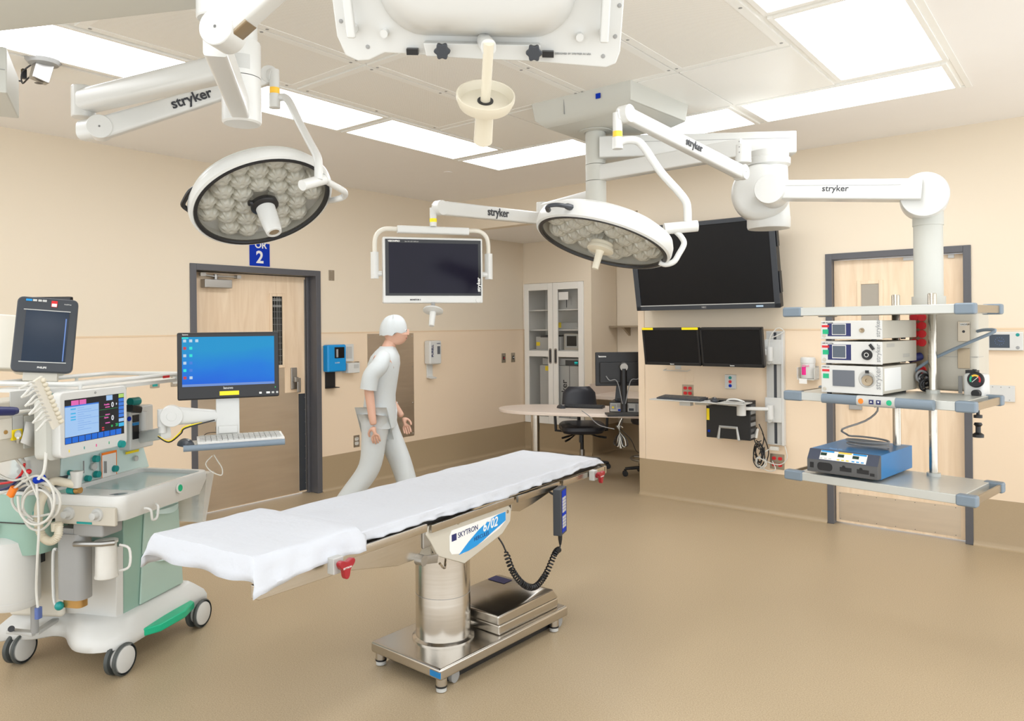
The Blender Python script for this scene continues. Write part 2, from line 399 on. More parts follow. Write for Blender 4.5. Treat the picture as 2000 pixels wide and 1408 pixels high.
# ------------------------------------------------------------------ room shell
struct(B((-6.3, NY - .1, -0.06), (RX + .1, 8.6, 0)).build('floor', 'floor'))
struct(B((-6.3, NY - .1, H), (RX + .1, D + .12, H + 0.1)).build('ceiling', 'ceiling_paint'))
DY0, DY1, DZ = 3.179, 4.511, 2.184          # door in the left wall, outer frame
EX0, EX1 = -1.762, -0.749                   # door in the right wall, outer frame
def wall(name, boxes): 
    mb = MB()
    for a, b, m in boxes: mb.box(a, b, m)
    return struct(mb.build(name, ['upper_paint', 'lower_panel', 'panel_trim'], bevel=0))
t = 0.005
wall('wall_left', [((-6.25, NY, 0), (-W, DY0 + .01, H), 0), ((-6.25, DY1 - .01, 0), (-W, AY, H), 0), ((-6.25, DY0 + .01, DZ - .01), (-W, DY1 - .01, H), 0),
    ((-W, NY, BH), (-W + t, DY0, RAIL), 1), ((-W, DY1, BH), (-W + t, AY, RAIL), 1),
    ((-W, NY, RAIL), (-W + t * 1.6, DY0, RAIL + .012), 2), ((-W, DY1, RAIL), (-W + t * 1.6, AY, RAIL + .012), 2)])
wall('wall_right', [((AX, D, 0), (EX0 + .01, D + .2, H), 0), ((EX1 - .01, D, 0), (RX, D + .2, H), 0), ((EX0 + .01, D, DZ - .01), (EX1 - .01, D + .2, H), 0),
    ((-W, D, AH), (AX, D + .12, H), 0),
    ((AX + .07, D - t, BH), (EX0, D, RAIL), 1), ((EX1, D - t, BH), (RX, D, RAIL), 1),
    ((AX + .07, D - t * 1.6, RAIL), (EX0, D, RAIL + .012), 2), ((EX1, D - t * 1.6, RAIL), (RX, D, RAIL + .012), 2)])
struct(B((AX - .004, D - .009, BH), (AX + .062, D + .21, 2.0)).build('trim_1', 'lower_panel', bevel=.003))
# alcove behind the opening
wall('wall_alcove', [((-W, AY, 0), (SX, AY + .01, BH), 0), ((-W, AY, 2.178), (SX, AY + .66, AH), 0), ((-W, AY + .001, BH), (-6.012, AY + .61, 2.178), 0), ((-5.079, AY, BH), (SX, AY + .66, 2.178), 0),
    ((-W, AY + .61, BH), (SX, AY + .615, 2.178), 0), ((-W, AY + .012, 0), (SX, AY + .66, BH - .001), 0),
    ((SX, AY2, 0), (-2.2, AY2 + .1, AH + .1), 0), ((-2.3, D + .2, 0), (-2.2, AY2, AH + .1), 0)])
struct(B((-6.25, D + .12, AH), (-2.2, 8.6, AH + .1)).build('ceiling_alcove', 'ceiling_paint'))
_e = thing('ceiling_light', 'small added fill light panel inside the alcove, out of view, right of the one before the glass cabinet', 'ceiling light', loc=(-3.55, 7.1, AH - .001), group='recessed ceiling light panels')  # unseen lamp, added to brighten the alcove and its cabinet
B((-.32, -.32, -.012), (.32, .32, 0)).build('frame', 'grid_white', _e, bevel=.002)
B((-.29, -.29, -.0135), (.29, .29, -.0121)).build('diffuser', 'lamp_diffuser', _e)
_e = thing('ceiling_light', 'small added fill light panel in the alcove before the glass cabinet, hidden behind the tilted surgical light', 'ceiling light', loc=(-4.5, 7.15, AH - .001), group='recessed ceiling light panels')  # second added lamp, out of view, to lift the grey cabinet frame
B((-.27, -.27, -.012), (.27, .27, 0)).build('frame', 'grid_white', _e, bevel=.002)
B((-.24, -.24, -.0135), (.24, .24, -.0121)).build('diffuser', 'lamp_diffuser', _e)
# coved vinyl base
def cove(name, runs):
    mb = MB()
    for ax, pos, sgn, a, b in runs:
        pr = [(0, BH), (sgn * .006, BH), (sgn * .006, .04)] + [(sgn * (.006 + .034 * (1 - cos(radians(q)))), .04 - .04 * sin(radians(q))) for q in (20, 45, 70, 90)] + [(0, 0)]
        if ax == 'y': mb.prism([(pos + u, z) for u, z in pr], 'y', a, b, sm=False)
        else: mb.prism([(pos + u, z) for u, z in pr], 'x', a, b)
    return struct(mb.build(name, 'vinyl_base', angle=60))
cove('baseboard_left', [('y', -W, 1, NY, DY0), ('y', -W, 1, DY1, AY)])
cove('baseboard_right', [('x', D, -1, AX, EX0), ('x', D, -1, EX1, RX)])
cove('baseboard_alcove', [('x', AY, -1, -W, SX), ('x', AY2, -1, SX, -2.3), ('y', SX, 1, AY, AY2), ('y', AX, -1, D, D + .2)])

# door in the left wall
d1 = thing('door_1', 'pale maple hinged door in dark grey frame, under the blue sign', None, kind='structure')
fx = -W + .014
mb = MB()
for a, b in (((DY0, 0), (DY0 + .055, DZ)), ((DY1 - .055, 0), (DY1, DZ)), ((DY0 + .055, DZ - .055), (DY1 - .055, DZ))):
    mb.box((-6.24, a[0], a[1]), (fx, b[0], b[1]))
mb.box((-6.24, DY1 - .085, 0), (-6.13, DY1 - .055, DZ - .055)); mb.box((-6.24, DY0 + .055, DZ - .08), (-6.2, DY1 - .085, DZ - .055))
mb.build('frame', 'frame_grey', d1, bevel=.003)
LX = -6.155
lf = B((LX - .045, DY0 + .057, .012), (LX, DY1 - .087, DZ - .06)).build('leaf', 'maple', d1, bevel=.002)
B((LX, DY0 + .08, .02), (LX + .0015, 4.33, 1.27)).build('kick_plate', 'kick_steel', lf)
B((LX, 4.18, 1.0), (LX + .003, 4.335, 1.28)).build('lock_plate', 'maple', lf, bevel=.001)
g = B((LX, 4.335, .03), (LX + .004, DY1 - .09, .98)).box((LX, 4.408, .03), (LX + .006, 4.42, 2.1), 1)
for k in range(8): g.ball((LX + .005, 4.405, .1 + k * .12), .004, 1, 6, 4)
g.build('edge_guard', ['charcoal', 'brushed_grey'], lf)
def slab_frame(y0, z0, y1, z1, w, x0, x1, m):
    mb = MB()
    for a, b in (((y0, z0), (y0 + w, z1)), ((y1 - w, z0), (y1, z1)), ((y0 + w, z0), (y1 - w, z0 + w)), ((y0 + w, z1 - w), (y1 - w, z1))): mb.box((x0, a[0], a[1]), (x1, b[0], b[1]), m)
    return mb
wf = slab_frame(4.02, 1.245, 4.185, 1.955, .028, LX - .002, LX + .012, 0).build('vision_frame', 'maple', lf, bevel=.003)
pn = MB().box((LX, 4.048, 1.27), (LX + .003, 4.157, 1.93), 0)
for i, z in enumerate((1.9, 1.885, 1.84, 1.828)): pn.box((LX + .003, 4.055, z), (LX + .0035, 4.15, z + .004), 1)
for i in range(9): pn.box((LX + .003, 4.05, 1.30 + i * .06), (LX + .0034, 4.155, 1.302 + i * .06), 2)
for y in (4.075, 4.098, 4.11, 4.13): pn.box((LX + .003, y, 1.27), (LX + .0034, y + .003, 1.93), 2)
pn.build('vision_pane', ['pane_dark', 'white_enamel', 'ink_light'], lf)
B((LX, 4.245, 1.03), (LX + .02, 4.31, 1.24)).box((LX + .02, 4.262, 1.1), (LX + .06, 4.30, 1.15)).box((LX + .045, 4.285, 1.0), (LX + .06, 4.325, 1.14)).build('handle', 'brushed_grey', lf, bevel=.006)
cl = B((LX, 3.34, 1.985), (LX + .075, 3.60, 2.06)).build('closer_body', 'brushed_grey', lf, bevel=.006)
MB().cyl((LX + .04, 3.46, 2.06), (LX + .04, 3.46, 2.105), .018).beam((LX + .04, 3.46, 2.085), (LX + .03, 3.33, 2.1), .03, .012).beam((LX + .05, 3.46, 2.09), (LX + .05, 3.68, 2.088), .02, .01).box((LX + .03, 3.31, 2.085), (LX + .06, 3.36, 2.115)).box((LX + .02, 3.65, 2.075), (LX + .07, 3.69, 2.105)).build('closer_arm', 'brushed_grey', lf)

# door in the right wall
d2 = thing('door_2', 'pale maple door with kick plate behind the equipment shelves', None, kind='structure')
mb = MB(); fy = D - .014
for a, b in (((EX0, 0), (EX0 + .05, DZ)), ((EX1 - .05, 0), (EX1, DZ)), ((EX0 + .05, DZ - .05), (EX1 - .05, DZ))):
    mb.box((a[0], fy, a[1]), (b[0], D + .18, b[1]))
mb.build('frame', 'frame_grey', d2, bevel=.003)
LY = D + .045
lf = B((EX0 + .052, LY, .012), (EX1 - .052, LY + .045, DZ - .055)).build('leaf', 'maple', d2, bevel=.002)
mb = B((EX0 + .075, LY - .0015, .03), (EX1 - .085, LY, .255))
for i in range(7):
    for z in (.04, .245): mb.ball((EX0 + .085 + i * .135, LY - .002, z), .003, 1, 6, 4)
mb.build('kick_plate', ['kick_steel', 'ink'], lf)
mb = MB()
x0, x1, z0, z1 = -1.535, -1.345, 1.16, 1.96
for a, b in (((x0, z0), (x0 + .03, z1)), ((x1 - .03, z0), (x1, z1)), ((x0 + .03, z0), (x1 - .03, z0 + .03)), ((x0 + .03, z1 - .03), (x1 - .03, z1))): mb.box((a[0], LY - .01, a[1]), (b[0], LY, b[1]))
mb.build('vision_frame', 'maple', lf, bevel=.003)
B((x0 + .03, LY - .003, z0 + .03), (x1 - .03, LY, z1 - .03)).build('vision_pane', 'pane_grey', lf)
B((-1.6, LY - .02, .93), (-1.505, LY, 1.05)).build('handle', 'brushed_grey', lf, bevel=.003)
MB().box((-1.2, LY - .012, 2.1), (-1.0, LY, 2.125)).box((-.9, LY - .012, 2.1), (-.86, LY, 2.125)).build('closer_arm', 'brushed_grey', lf)

# ------------------------------------------------------------------ ceiling grid: lights and air diffusers
CZ = H - .001
place_txt = {(-4.33, 'l'): 'beside the left wall'}
def light(x0, y0, x1, y1, label):
    c = ((x0 + x1) / 2, (y0 + y1) / 2, CZ)
    t_ = thing('ceiling_light', label, 'ceiling light', loc=c, group='recessed ceiling light panels')
    hx, hy = (x1 - x0) / 2, (y1 - y0) / 2; w = .028
    mb = MB()
    for a, b in (((-hx, -hy), (-hx + w, hy)), ((hx - w, -hy), (hx, hy)), ((-hx + w, -hy), (hx - w, -hy + w)), ((-hx + w, hy - w), (hx - w, hy))): mb.box((a[0], a[1], -.014), (b[0], b[1], 0))
    mb.build('frame', 'grid_white', t_, bevel=.002)
    B((-hx + w, -hy + w, -.009), (hx - w, hy - w, -.001)).build('diffuser', 'lamp_diffuser', t_)
LXa, LXb = -4.325, -3.775
for y0, y1, l in ((3.43, 4.62, 'long flat ceiling light panel just left of the hanging white dish handle'), (2.2, 3.40, 'long flat ceiling light panel behind the left surgical light column'), (.97, 2.17, 'long ceiling light panel nearest the camera above the white boom arm'), (-.3, .9, 'ceiling light panel near the front, left row')):
    light(LXa, y0, LXb, y1, l)
for x0, x1, l in ((-4.325, -3.13, 'ceiling light panel in the far left corner of the ring, before the canopy'), (-3.08, -1.9, 'ceiling light panel behind the central square canopy'), (-1.86, -.665, 'ceiling light panel in the far right corner of the ring')):
    light(x0, 4.68, x1, 5.225, l)
for y0, y1, l in ((3.44, 4.62, 'broad ceiling light panel at upper right of the room, largest in view'), (2.24, 3.40, 'ceiling light panel cut by the top edge at upper right'), (1.0, 2.2, 'right row ceiling light panel, third from the back'), (-.2, .96, 'right row ceiling light panel, nearest the front wall')):
    light(-1.215, y0, -.645, y1, l)
mb = MB()
for a, b in (((-4.36, -.4), (-4.325, 5.26)), ((-.645, -.4), (-.61, 5.26)), ((-4.325, 5.225), (-.645, 5.26))): mb.box((a[0], a[1], CZ - .006), (b[0], b[1], CZ))
struct(mb.build('trim_2', 'grid_white', bevel=.002))
struct(B((-4.325, -.4, CZ - .0008), (-.645, 5.225, CZ)).build('trim_3', 'grid_white'))
xs = [-3.745, -3.115, -2.49, -1.865, -1.24]
rows = ['in the row by the far lights', 'in the second row from the far lights', 'in the nearer row', 'in the row above the camera']
cols = ['leftmost', 'second from left', 'second from right', 'rightmost']
for j, (y0, y1) in enumerate(((2.645, 3.845), (1.425, 2.62), (.2, 1.4), (-.4, .18))):
    for i in range(4):
        a = (xs[i] + .004, y0); b = (xs[i + 1] - .004, y1); c = ((a[0] + b[0]) / 2, (a[1] + b[1]) / 2, CZ)
        hx, hy = (b[0] - a[0]) / 2, (b[1] - a[1]) / 2; w = .045
        t_ = thing('air_diffuser', f'perforated white ceiling air panel, {cols[i]} {rows[j]}', 'ceiling panel', loc=c, group='perforated ceiling air panels')
        mb = MB()
        for p, q in (((-hx, -hy), (-hx + w, hy)), ((hx - w, -hy), (hx, hy)), ((-hx + w, -hy), (hx - w, -hy + w)), ((-hx + w, hy - w), (hx - w, hy))): mb.box((p[0], p[1], -.012), (q[0], q[1], 0))
        for sx_ in (-1, 1):
            for sy_ in (-1, 0, 1): mb.lathe([(.001, -.0145), (.009, -.0135), (.009, -.012)], (sx_ * (hx - .02), sy_ * (hy - .06), 0), (0, 0, 1), 1, 10)
        mb.build('frame', ['grid_white', 'mid_grey'], t_, bevel=.0015)
        B((-hx + w, -hy + w, -.010), (hx - w, hy - w, -.001)).build('perforated_sheet', 'perforated', t_)
for i, l in enumerate(('plain white ceiling panel at left beside the hanging handle', 'plain white ceiling panel left of the canopy', 'glossy plain ceiling panel right of the canopy', 'glossy plain ceiling panel before the broad light at upper right')):
    tag(B((xs[i] + .004, 3.865, CZ - .012), (xs[i + 1] - .004, 4.66, CZ)).build('ceiling_panel', 'grid_gloss' if False else 'grid_white', bevel=.0015), l, 'ceiling panel', 'plain ceiling panels')
sp = WORLD.on(875, 336, 'z', H)
tag(MB().lathe([(.001, -.006), (.038, -.005), (.042, 0)], (sp.x, sp.y, H - .0005), (0, 0, 1), 0, 24).build('sprinkler_cover', 'ceiling_paint'), 'small round sprinkler cover on the ceiling past the lights', 'sprinkler')

# ------------------------------------------------------------------ things on the left wall
def onw(n, y0, z0, y1, z1, d, m, parent=None, bevel=.003, base=-W + t): return B((base, y0, z0), (base + d, y1, z1)).build(n, m, parent, bevel=bevel)
s_ = thing('door_sign', 'blue sign reading OR 2 above the left door', 'sign', loc=(-W, 3.845, 2.3))
o = B((0, -.103, -.105), (.006, .103, .105)).build('sign_plate', 'sign_blue', s_, bevel=.001)
text('2', .155, 'paper', s_, (.0065, -.040, -.075), (0, 1, 0), (0, 0, 1), bold=.004)
text('OR', .085, 'paper', s_, (.0065, -.052, .06), (0, 1, 0), (0, 0, 1), bold=.002)
def plate(name, y0, z0, y1, z1, label, cat, m='plate_steel', group=None, screws=True, base=-W):
    cy, cz = (y0 + y1) / 2, (z0 + z1) / 2; e = thing(name, label, cat, loc=(base, cy, cz), group=group)
    hy, hz = (y1 - y0) / 2, (z1 - z0) / 2
    B((0, -hy, -hz), (.005, hy, hz)).build('cover_plate', m, e, bevel=.002)
    if screws:
        mb = MB()
        for s in (-1, 1): mb.cyl((.004, 0, s * hz * .8), (.0062, 0, s * hz * .8), .0035, n=10)
        mb.build('screw', 'light_grey', e)
    return e, hy, hz
def outlet(e, hy, hz, mcol='cable_white', sx=1):
    for s in (-1, 1):
        mb = MB().prism([(y * .62, z + s * hz * .36) for y, z in rrect(-hy, -hz * .27, hy, hz * .27, hz * .2)], 'x', .004, .008, 0)
        for q in (-1, 1): mb.box((.0078, q * hy * .22 - .0015, s * hz * .36), (.0085, q * hy * .22 + .0015, s * hz * .36 + .009), 1)
        mb.build('socket', [mcol, 'ink'], e)
plate('blank_plate', 4.615, 2.095, 4.685, 2.2, 'small blank metal plate right of the left door frame top', 'wall plate')
e, hy, hz = plate('power_outlet', 4.905, .39, 4.982, .512, 'power outlet low on the left wall behind the walking person', 'outlet', base=-W + t); outlet(e, hy, hz)
e, hy, hz = plate('power_outlet', 3.005, 1.15, 3.077, 1.27, 'wall outlet just left of the computer screen', 'outlet', base=-W + t); outlet(e, hy, hz)
e, hy, hz = plate('data_outlet', 2.835, 1.15, 2.912, 1.272, 'wall outlet with green socket above the anaesthesia machine shelf', 'outlet', base=-W + t)
MB().box((.005, -.02, -.05), (.009, .02, -.015)).build('socket', 'teal', e)
for y, l, c_ in ((7.35, 'left', 'red'), (7.545, 'right', 'paper')):
    e, hy, hz = plate('switch_plate', y - .04, 1.15, y + .04, 1.272, f'{l} one of two metal switch plates beside the glass cabinet', 'switch', base=-W + t)
    MB().box((.005, -.012, -.022), (.010, .012, .022), 0).box((.010, -.006, -.008), (.018, .006, .008), 1).build('toggle', ['ink', c_], e)
e, hy, hz = plate('switch_plate', 4.925, 1.155, 4.985, 1.272, 'small wall plate right of the white glove box holder', 'wall plate', base=-W + t)
e = thing('access_panel', 'tall stainless steel access panel behind the walking person', 'access panel', loc=(-W + t, 5.43, .98))
B((0, -.332, -.57), (.004, .332, .575)).build('panel_sheet', 'kick_steel', e, bevel=.001)
mb = MB()
for y in (-.31, 0, .31):
    for z in (-.54, -.2, .2, .54):
        if y or abs(z) > .5: mb.ball((.004, y, z), .006, 0, 8, 4)
mb.build('screw', 'light_grey', e)
stk = B((.004, -.03, .46), (.0055, .045, .53)).build('warning_sticker', 'red', e)
text('CAUTION', .014, 'paper', stk, (.006, -.026, .505), (0, 1, 0), (0, 0, 1))
# blue dispenser
e = thing('soap_dispenser', 'bright blue wall dispenser with black drip tray beside the left door', 'dispenser', loc=(-W + t, 4.645, 1.32))
B((0, -.115, -.135), (.085, .115, .135)).build('housing', 'dispenser_blue', e, bevel=.018, seg=3)
B((.083, -.035, -.0), (.090, .085, .11)).build('window', 'black_gloss', e, bevel=.01)
MB().cyl((.088, -.005, .01), (.088, -.005, .09), .012).build('bottle', 'mid_grey', e)
MB().box((.0, -.09, -.30), (.012, .03, -.13), 0).prism([(0, -.30), (.08, -.295), (.085, -.288), (.012, -.285), (.0, -.26)], 'y', -.09, .03, 0).build('drip_tray', 'black_plastic', e, bevel=.003)
text('ecolab', .022, 'paper', e, (.0865, -.03, -.05), (0, 1, 0), (0, 0, 1))
e = thing('glove_holder', 'white plastic holder right of the blue dispenser', 'holder', loc=(-W + t, 4.84, 1.31))
mb = B((0, -.06, -.03), (.03, .055, .145)).box((0, -.07, -.145), (.10, .075, -.045)).box((.03, -.035, .0), (.034, .03, .12), 1)
mb.build('housing', ['white_enamel', 'light_grey'], e, bevel=.008)
mb = MB(); mb.box((.10, .0, -.10), (.102, .06, -.06)); mb.build('label', 'light_grey', e)
e = thing('sanitizer_dispenser', 'white hand sanitizer dispenser on the wall right of the steel panel', 'dispenser', loc=(-W + t, 6.02, 1.33))
B((0, -.095, -.135), (.10, .095, .135)).build('housing', 'white_enamel', e, bevel=.02, seg=3)
B((.10, .02, -.02), (.103, .065, .07)).build('window', 'grey_screen', e, bevel=.004)
MB().box((.0, -.06, -.29), (.015, .03, -.13)).prism([(0, -.29), (.075, -.30), (.08, -.285), (.02, -.275), (.012, -.24), (0, -.24)], 'y', -.055, .03).build('drip_tray', 'white_enamel', e, bevel=.004)
text('PURELL', .042, 'navy', e, (.1035, -.045, -.05), (0, 0, 1), (0, -1, 0), bold=.001)
text('PURELL', .018, 'navy', e, (.1035, .01, .095), (0, 1, 0), (0, 0, 1))

# ------------------------------------------------------------------ right wall: television, monitors, wall track, tray, computer
def tilted(name, label, cat, x0, x1, z0, z1, y, tilt, thick, group=None):
    """panel hung on the right wall, its top leaning out into the room; returns thing with local x right, z up, -y to the room"""
    R = Matrix.Rotation(radians(tilt), 3, 'X')
    return thing(name, label, cat, Fr(((x0 + x1) / 2, y, z0), R=R), group=group), (x1 - x0) / 2, (z1 - z0)
Rt = 11
R = Matrix.Rotation(radians(Rt), 3, 'X')
tv, hw, hh = tilted('television', 'large black wall television tilted forward above the two small monitors', 'television', -3.385, -2.06, 1.755, 2.52, 6.10, Rt, .06)
B((-hw, -.0, 0), (hw, .07, hh)).box((hw - .0, .0, .12), (hw + .012, .05, .3)).box((hw, .0, .5), (hw + .012, .05, .68)).build('casing', 'black_plastic', tv, bevel=.008)
mb = MB(); w = .035
for a, b in (((-hw, 0), (-hw + w * 1.4, hh)), ((hw - w * 1.4, 0), (hw, hh)), ((-hw, 0), (hw, .04)), ((-hw, hh - w), (hw, hh))): mb.box((a[0], -.012, a[1]), (b[0], .002, b[1]))
mb.build('bezel', 'charcoal', tv, bevel=.003)
B((-hw + .045, -.002, .038), (hw - .045, 0, hh - .03)).build('screen', 'screen_matt', tv)
B((-hw + .045, -.0135, .04), (hw - .045, -.011, .047)).build('trim_strip', 'light_grey', tv)
text('NEC', .022, 'light_grey', tv, (-.02, -.0125, .012), (1, 0, 0), (0, 0, 1))
B((hw - .2, -.013, .012), (hw - .14, -.012, .026)).build('label', 'glow_icon', tv)
MB().beam((0, .07, .35), (0, .255, .37), .4, .08).build('wall_bracket', 'black_plastic', tv)
def small_monitor(x0, x1, label, yel):
    e, hw, hh = tilted('flat_monitor', label, 'monitor', x0, x1, 1.262, 1.597, 6.03, 10, .04, 'paired monitors under the television')
    B((-hw, 0, 0), (hw, .045, hh)).build('casing', 'black_plastic', e, bevel=.006)
    mb = MB()
    for a, b in (((-hw, 0), (-hw + .018, hh)), ((hw - .018, 0), (hw, hh)), ((-hw, 0), (hw, .025)), ((-hw, hh - .018), (hw, hh))): mb.box((a[0], -.006, a[1]), (b[0], .002, b[1]))
    mb.build('bezel', 'black_plastic', e, bevel=.002)
    B((-hw + .016, -.001, .022), (hw - .016, 0, hh - .015)).build('screen', 'screen_matt', e)
    text('lenovo', .014, 'paper', e, (-.02, -.0068, .008), (1, 0, 0), (0, 0, 1), bold=.0004)
    for a, b in yel: B((a, -.008, hh - .014), (b, -.005, hh + .006)).build('yellow_sticker', 'yellow', e)
    return e
small_monitor(-3.27, -2.725, 'left of the two small black monitors, yellow stickers on its top edge', ((-.27, -.16), (.12, .27)))
small_monitor(-2.715, -2.175, 'right of the two small black monitors, next to the wall track', ())
e = thing('mounting_track', 'tall white and grey wall track beside the small monitors', 'wall mount', loc=(-2.165, D - t, .6))
mb = MB()
mb.box((-.075, -.03, 0), (.07, 0, .96), 0); mb.box((.055, -.05, 0), (.075, 0, .96), 0); mb.box((-.065, -.034, .01), (-.012, -.028, .95), 1); mb.box((.012, -.034, .01), (.052, -.028, .95), 1); mb.box((-.012, -.032, .01), (.012, -.028, .95), 2)
mb.build('rail', ['white_enamel', 'light_grey', 'charcoal'], e, bevel=.002)
for z0, z1 in ((.68, .89), (.19, .40)):
    c = B((-.085, -.052, z0), (.055, -.034, z1)).build('carriage', 'white_enamel', e, bevel=.006)
    MB().cyl((-.03, -.085, z0 + .03), (-.03, -.085, z0 + .15), .03).beam((-.03, -.05, z0 + .03), (-.03, -.085, z0 + .03), .05, .05).cyl((-.03, -.10, z0 + .02), (-.03, -.052, z0 + .02), .018).build('pivot', 'white_enamel', c)
mb = MB(); mb.beam((-.03, -.085, .78), (-.20, -.11, .80), .05, .06); mb.beam((-.2, -.11, .8), (-.42, -.12, .83), .05, .05); mb.beam((-.42, -.12, .83), (-.62, -.14, .83), .03, .2)
mb.build('monitor_arm', 'white_enamel', e)
mb = MB(); mb.beam((-.03, -.085, .305), (-.2, -.28, .32), .035, .03); mb.cyl((-.2, -.28, .26), (-.2, -.28, .37), .038); mb.beam((-.2, -.28, .345), (-.62, -.33, .365), .035, .025); mb.box((-.72, -.36, .32), (-.62, -.30, .37))
mb.build('tray_arm', 'white_enamel', e)
# tray: local world coordinates
KT = WORLD
e = thing('keyboard_tray', 'grey wall tray holding the dark keyboard and mouse below the small monitors', 'tray', loc=(-2.72, 5.98, .965))
B((-.42, -.13, -.004), (.2, .12, .004)).box((.14, -.1, -.004), (.43, .08, .004)).build('tray_plate', 'light_grey', e, bevel=.003)
B((-.02, -.06, -.03), (.1, .06, -.004)).build('bracket', 'beige_grey', e, bevel=.004)
MB().tube(smooth([(.25, -.03, .008), (.28, -.05, .03), (.34, -.05, .035), (.39, -.03, .02), (.39, .0, .008)], 5), .008).build('mouse_rest', 'white_enamel', e)
def keyboard(name, label, fr, w, d, mk, mkey, wedge=.012):
    e = thing(name, label, 'keyboard', fr)
    MB().prism([(-d / 2, 0), (d / 2, 0), (d / 2, wedge + .012), (-d / 2, .012)], 'x', -w / 2, w / 2).build('base', mk, e, bevel=.002)
    mb = MB(); n = 15; rr = 5; sl = wedge / d
    for i in range(n):
        for j in range(rr):
            xa = -w / 2 + .012 + i * (w - .024) / n; ya = -d / 2 + .012 + j * (d - .022) / rr; z = .012 + (ya + d / 2) * sl
            mb.box((xa + .001, ya + .001, z), (xa + (w - .024) / n - .0015, ya + (d - .022) / rr - .0015, z + .007))
    k = mb.build('keys', mkey, e)
    return e
keyboard('keyboard', 'dark keyboard on the wall tray below the small monitors', Fr((-2.88, 5.965, .9695), -3), .42, .15, 'charcoal', 'dark_grey')
def mouse(label, fr, m, s=1.0):
    e = thing('mouse', label, 'mouse', fr)
    rg = []
    for i in range(9):
        a = pi * i / 8; y = -.055 * cos(a) * s; w = .032 * sin(a) ** .5 * s + .001; h = .034 * sin(a) ** .6 * s + .001
        rg.append([(w * cos(q), y, max(0, h * sin(q))) for q in [pi * k / 10 for k in range(11)]])
    MB().loft(rg, 0, True, True).build('shell', m, e)
    B((-.004 * s, -.04 * s, .028 * s), (.004 * s, -.015 * s, .035 * s)).build('wheel', 'mid_grey', e)
    return e
mouse('dark mouse on the wall tray beside the keyboard', Fr((-2.585, 5.97, .9695), 30), 'charcoal')
# computer in holder under tray
e = thing('desktop_computer', 'black computer tower mounted on the wall under the keyboard tray', 'computer', loc=(-2.5, 6.12, .645))
B((-.2, -.06, 0), (.19, .07, .33)).build('case', 'black_plastic', e, bevel=.004)
mb = MB()
for i in range(6): mb.box((.19, -.05, .02 + i * .05), (.195, .05, .05 + i * .05), i % 2)
mb.build('rear_ports', ['mid_grey', 'dark_grey'], e)
B((-.195, -.0625, .15), (-.17, -.0605, .25)).build('yellow_sticker', 'yellow', e)
B((-.185, -.0625, .045), (-.165, -.0605, .065)).build('label', 'sign_blue', e)
MB().tube([(-.09, -.065, 0), (-.075, -.065, .1), (.075, -.065, .1), (.09, -.065, 0)], .013, n=4).tube([(-.09, -.065, 0), (-.09, .09, -.01), (-.09, .165, -.01)], .01, n=4).tube([(.09, -.065, 0), (.09, .09, -.01), (.09, .165, -.01)], .01, n=4).tube([(-.09, .165, -.01), (-.09, .165, .2)], .012, n=4).build('wall_holder', 'light_grey', e)
# cable tangle
random.seed(4)
def loops(pts_list, r, name, mats, parent=None):
    mb = MB()
    for i, (pts, m) in enumerate(pts_list): mb.tube(smooth(pts, 5), r, m, 7)
    return mb.build(name, mats, parent)
def cluster(c, n, rx, rz, m, dy=.02):
    out = []
    for i in range(n):
        a0 = random.uniform(0, 6.28); k = random.uniform(.6, 1.1)
        pts = [(c[0] + rx * k * cos(a0 + q) + random.uniform(-.01, .01), c[1] + random.uniform(-dy, dy), c[2] + rz * k * sin(a0 + q) * 1.2) for q in (0, 1.1, 2.2, 3.3, 4.4, 5.5)]
        out.append((pts, m))
    return out
cc = cluster((-2.29, 6.2, .52), 7, .045, .09, 0) + cluster((-2.27, 6.19, .45), 4, .05, .04, 1)
cc += [([(-2.29, 6.15, .75), (-2.32, 6.17, .65), (-2.28, 6.18, .56)], 0), ([(-2.27, 6.15, .78), (-2.24, 6.18, .66), (-2.28, 6.18, .52)], 0),
       ([(-2.27, 6.2, .52), (-2.2, 6.22, .57), (-2.16, 6.22, .58)], 1), ([(-2.09, 6.25, .6), (-2.07, 6.24, .5), (-2.13, 6.23, .44), (-2.25, 6.22, .46)], 1), ([(-2.2, 6.26, .46), (-2.16, 6.22, .40), (-2.22, 6.22, .38), (-2.3, 6.2, .42)], 1),
       ([(-2.26, 6.2, .7), (-2.22, 6.23, .55), (-2.24, 6.23, .45)], 0)]
tag(MB().tube(smooth([(-2.2, 6.205, 1.35), (-2.19, 6.20, 1.5), (-2.13, 6.215, 1.585), (-2.08, 6.225, 1.56), (-2.12, 6.22, 1.53), (-2.19, 6.21, 1.50)], 5), .0045, n=7).build('white_cable', 'cable_white'), 'white cable looped over the top of the track beside the small monitors', 'cable')
tag(loops(cc, .0045, 'cable_bundle', ['black_plastic', 'cable_white']), 'tangle of black and white cables under the wall track', 'cables')
tag(MB().beam((-2.3, 6.15, .66), (-2.29, 6.16, .74), .035, .02).box((-2.2, 6.2, .56), (-2.13, 6.23, .59)).build('cable_plug', 'cable_white', bevel=.003), 'pale cable connectors among the tangle below the wall track', 'plug')
def rplate(name, x0, z0, x1, z1, label, cat, m='plate_steel', d=.005, base=D - t):
    cx, cz = (x0 + x1) / 2, (z0 + z1) / 2; e = thing(name, label, cat, loc=(cx, base, cz)); hx, hz = (x1 - x0) / 2, (z1 - z0) / 2
    B((-hx, -d, -hz), (hx, 0, hz)).build('cover_plate', m, e, bevel=.002); return e, hx, hz
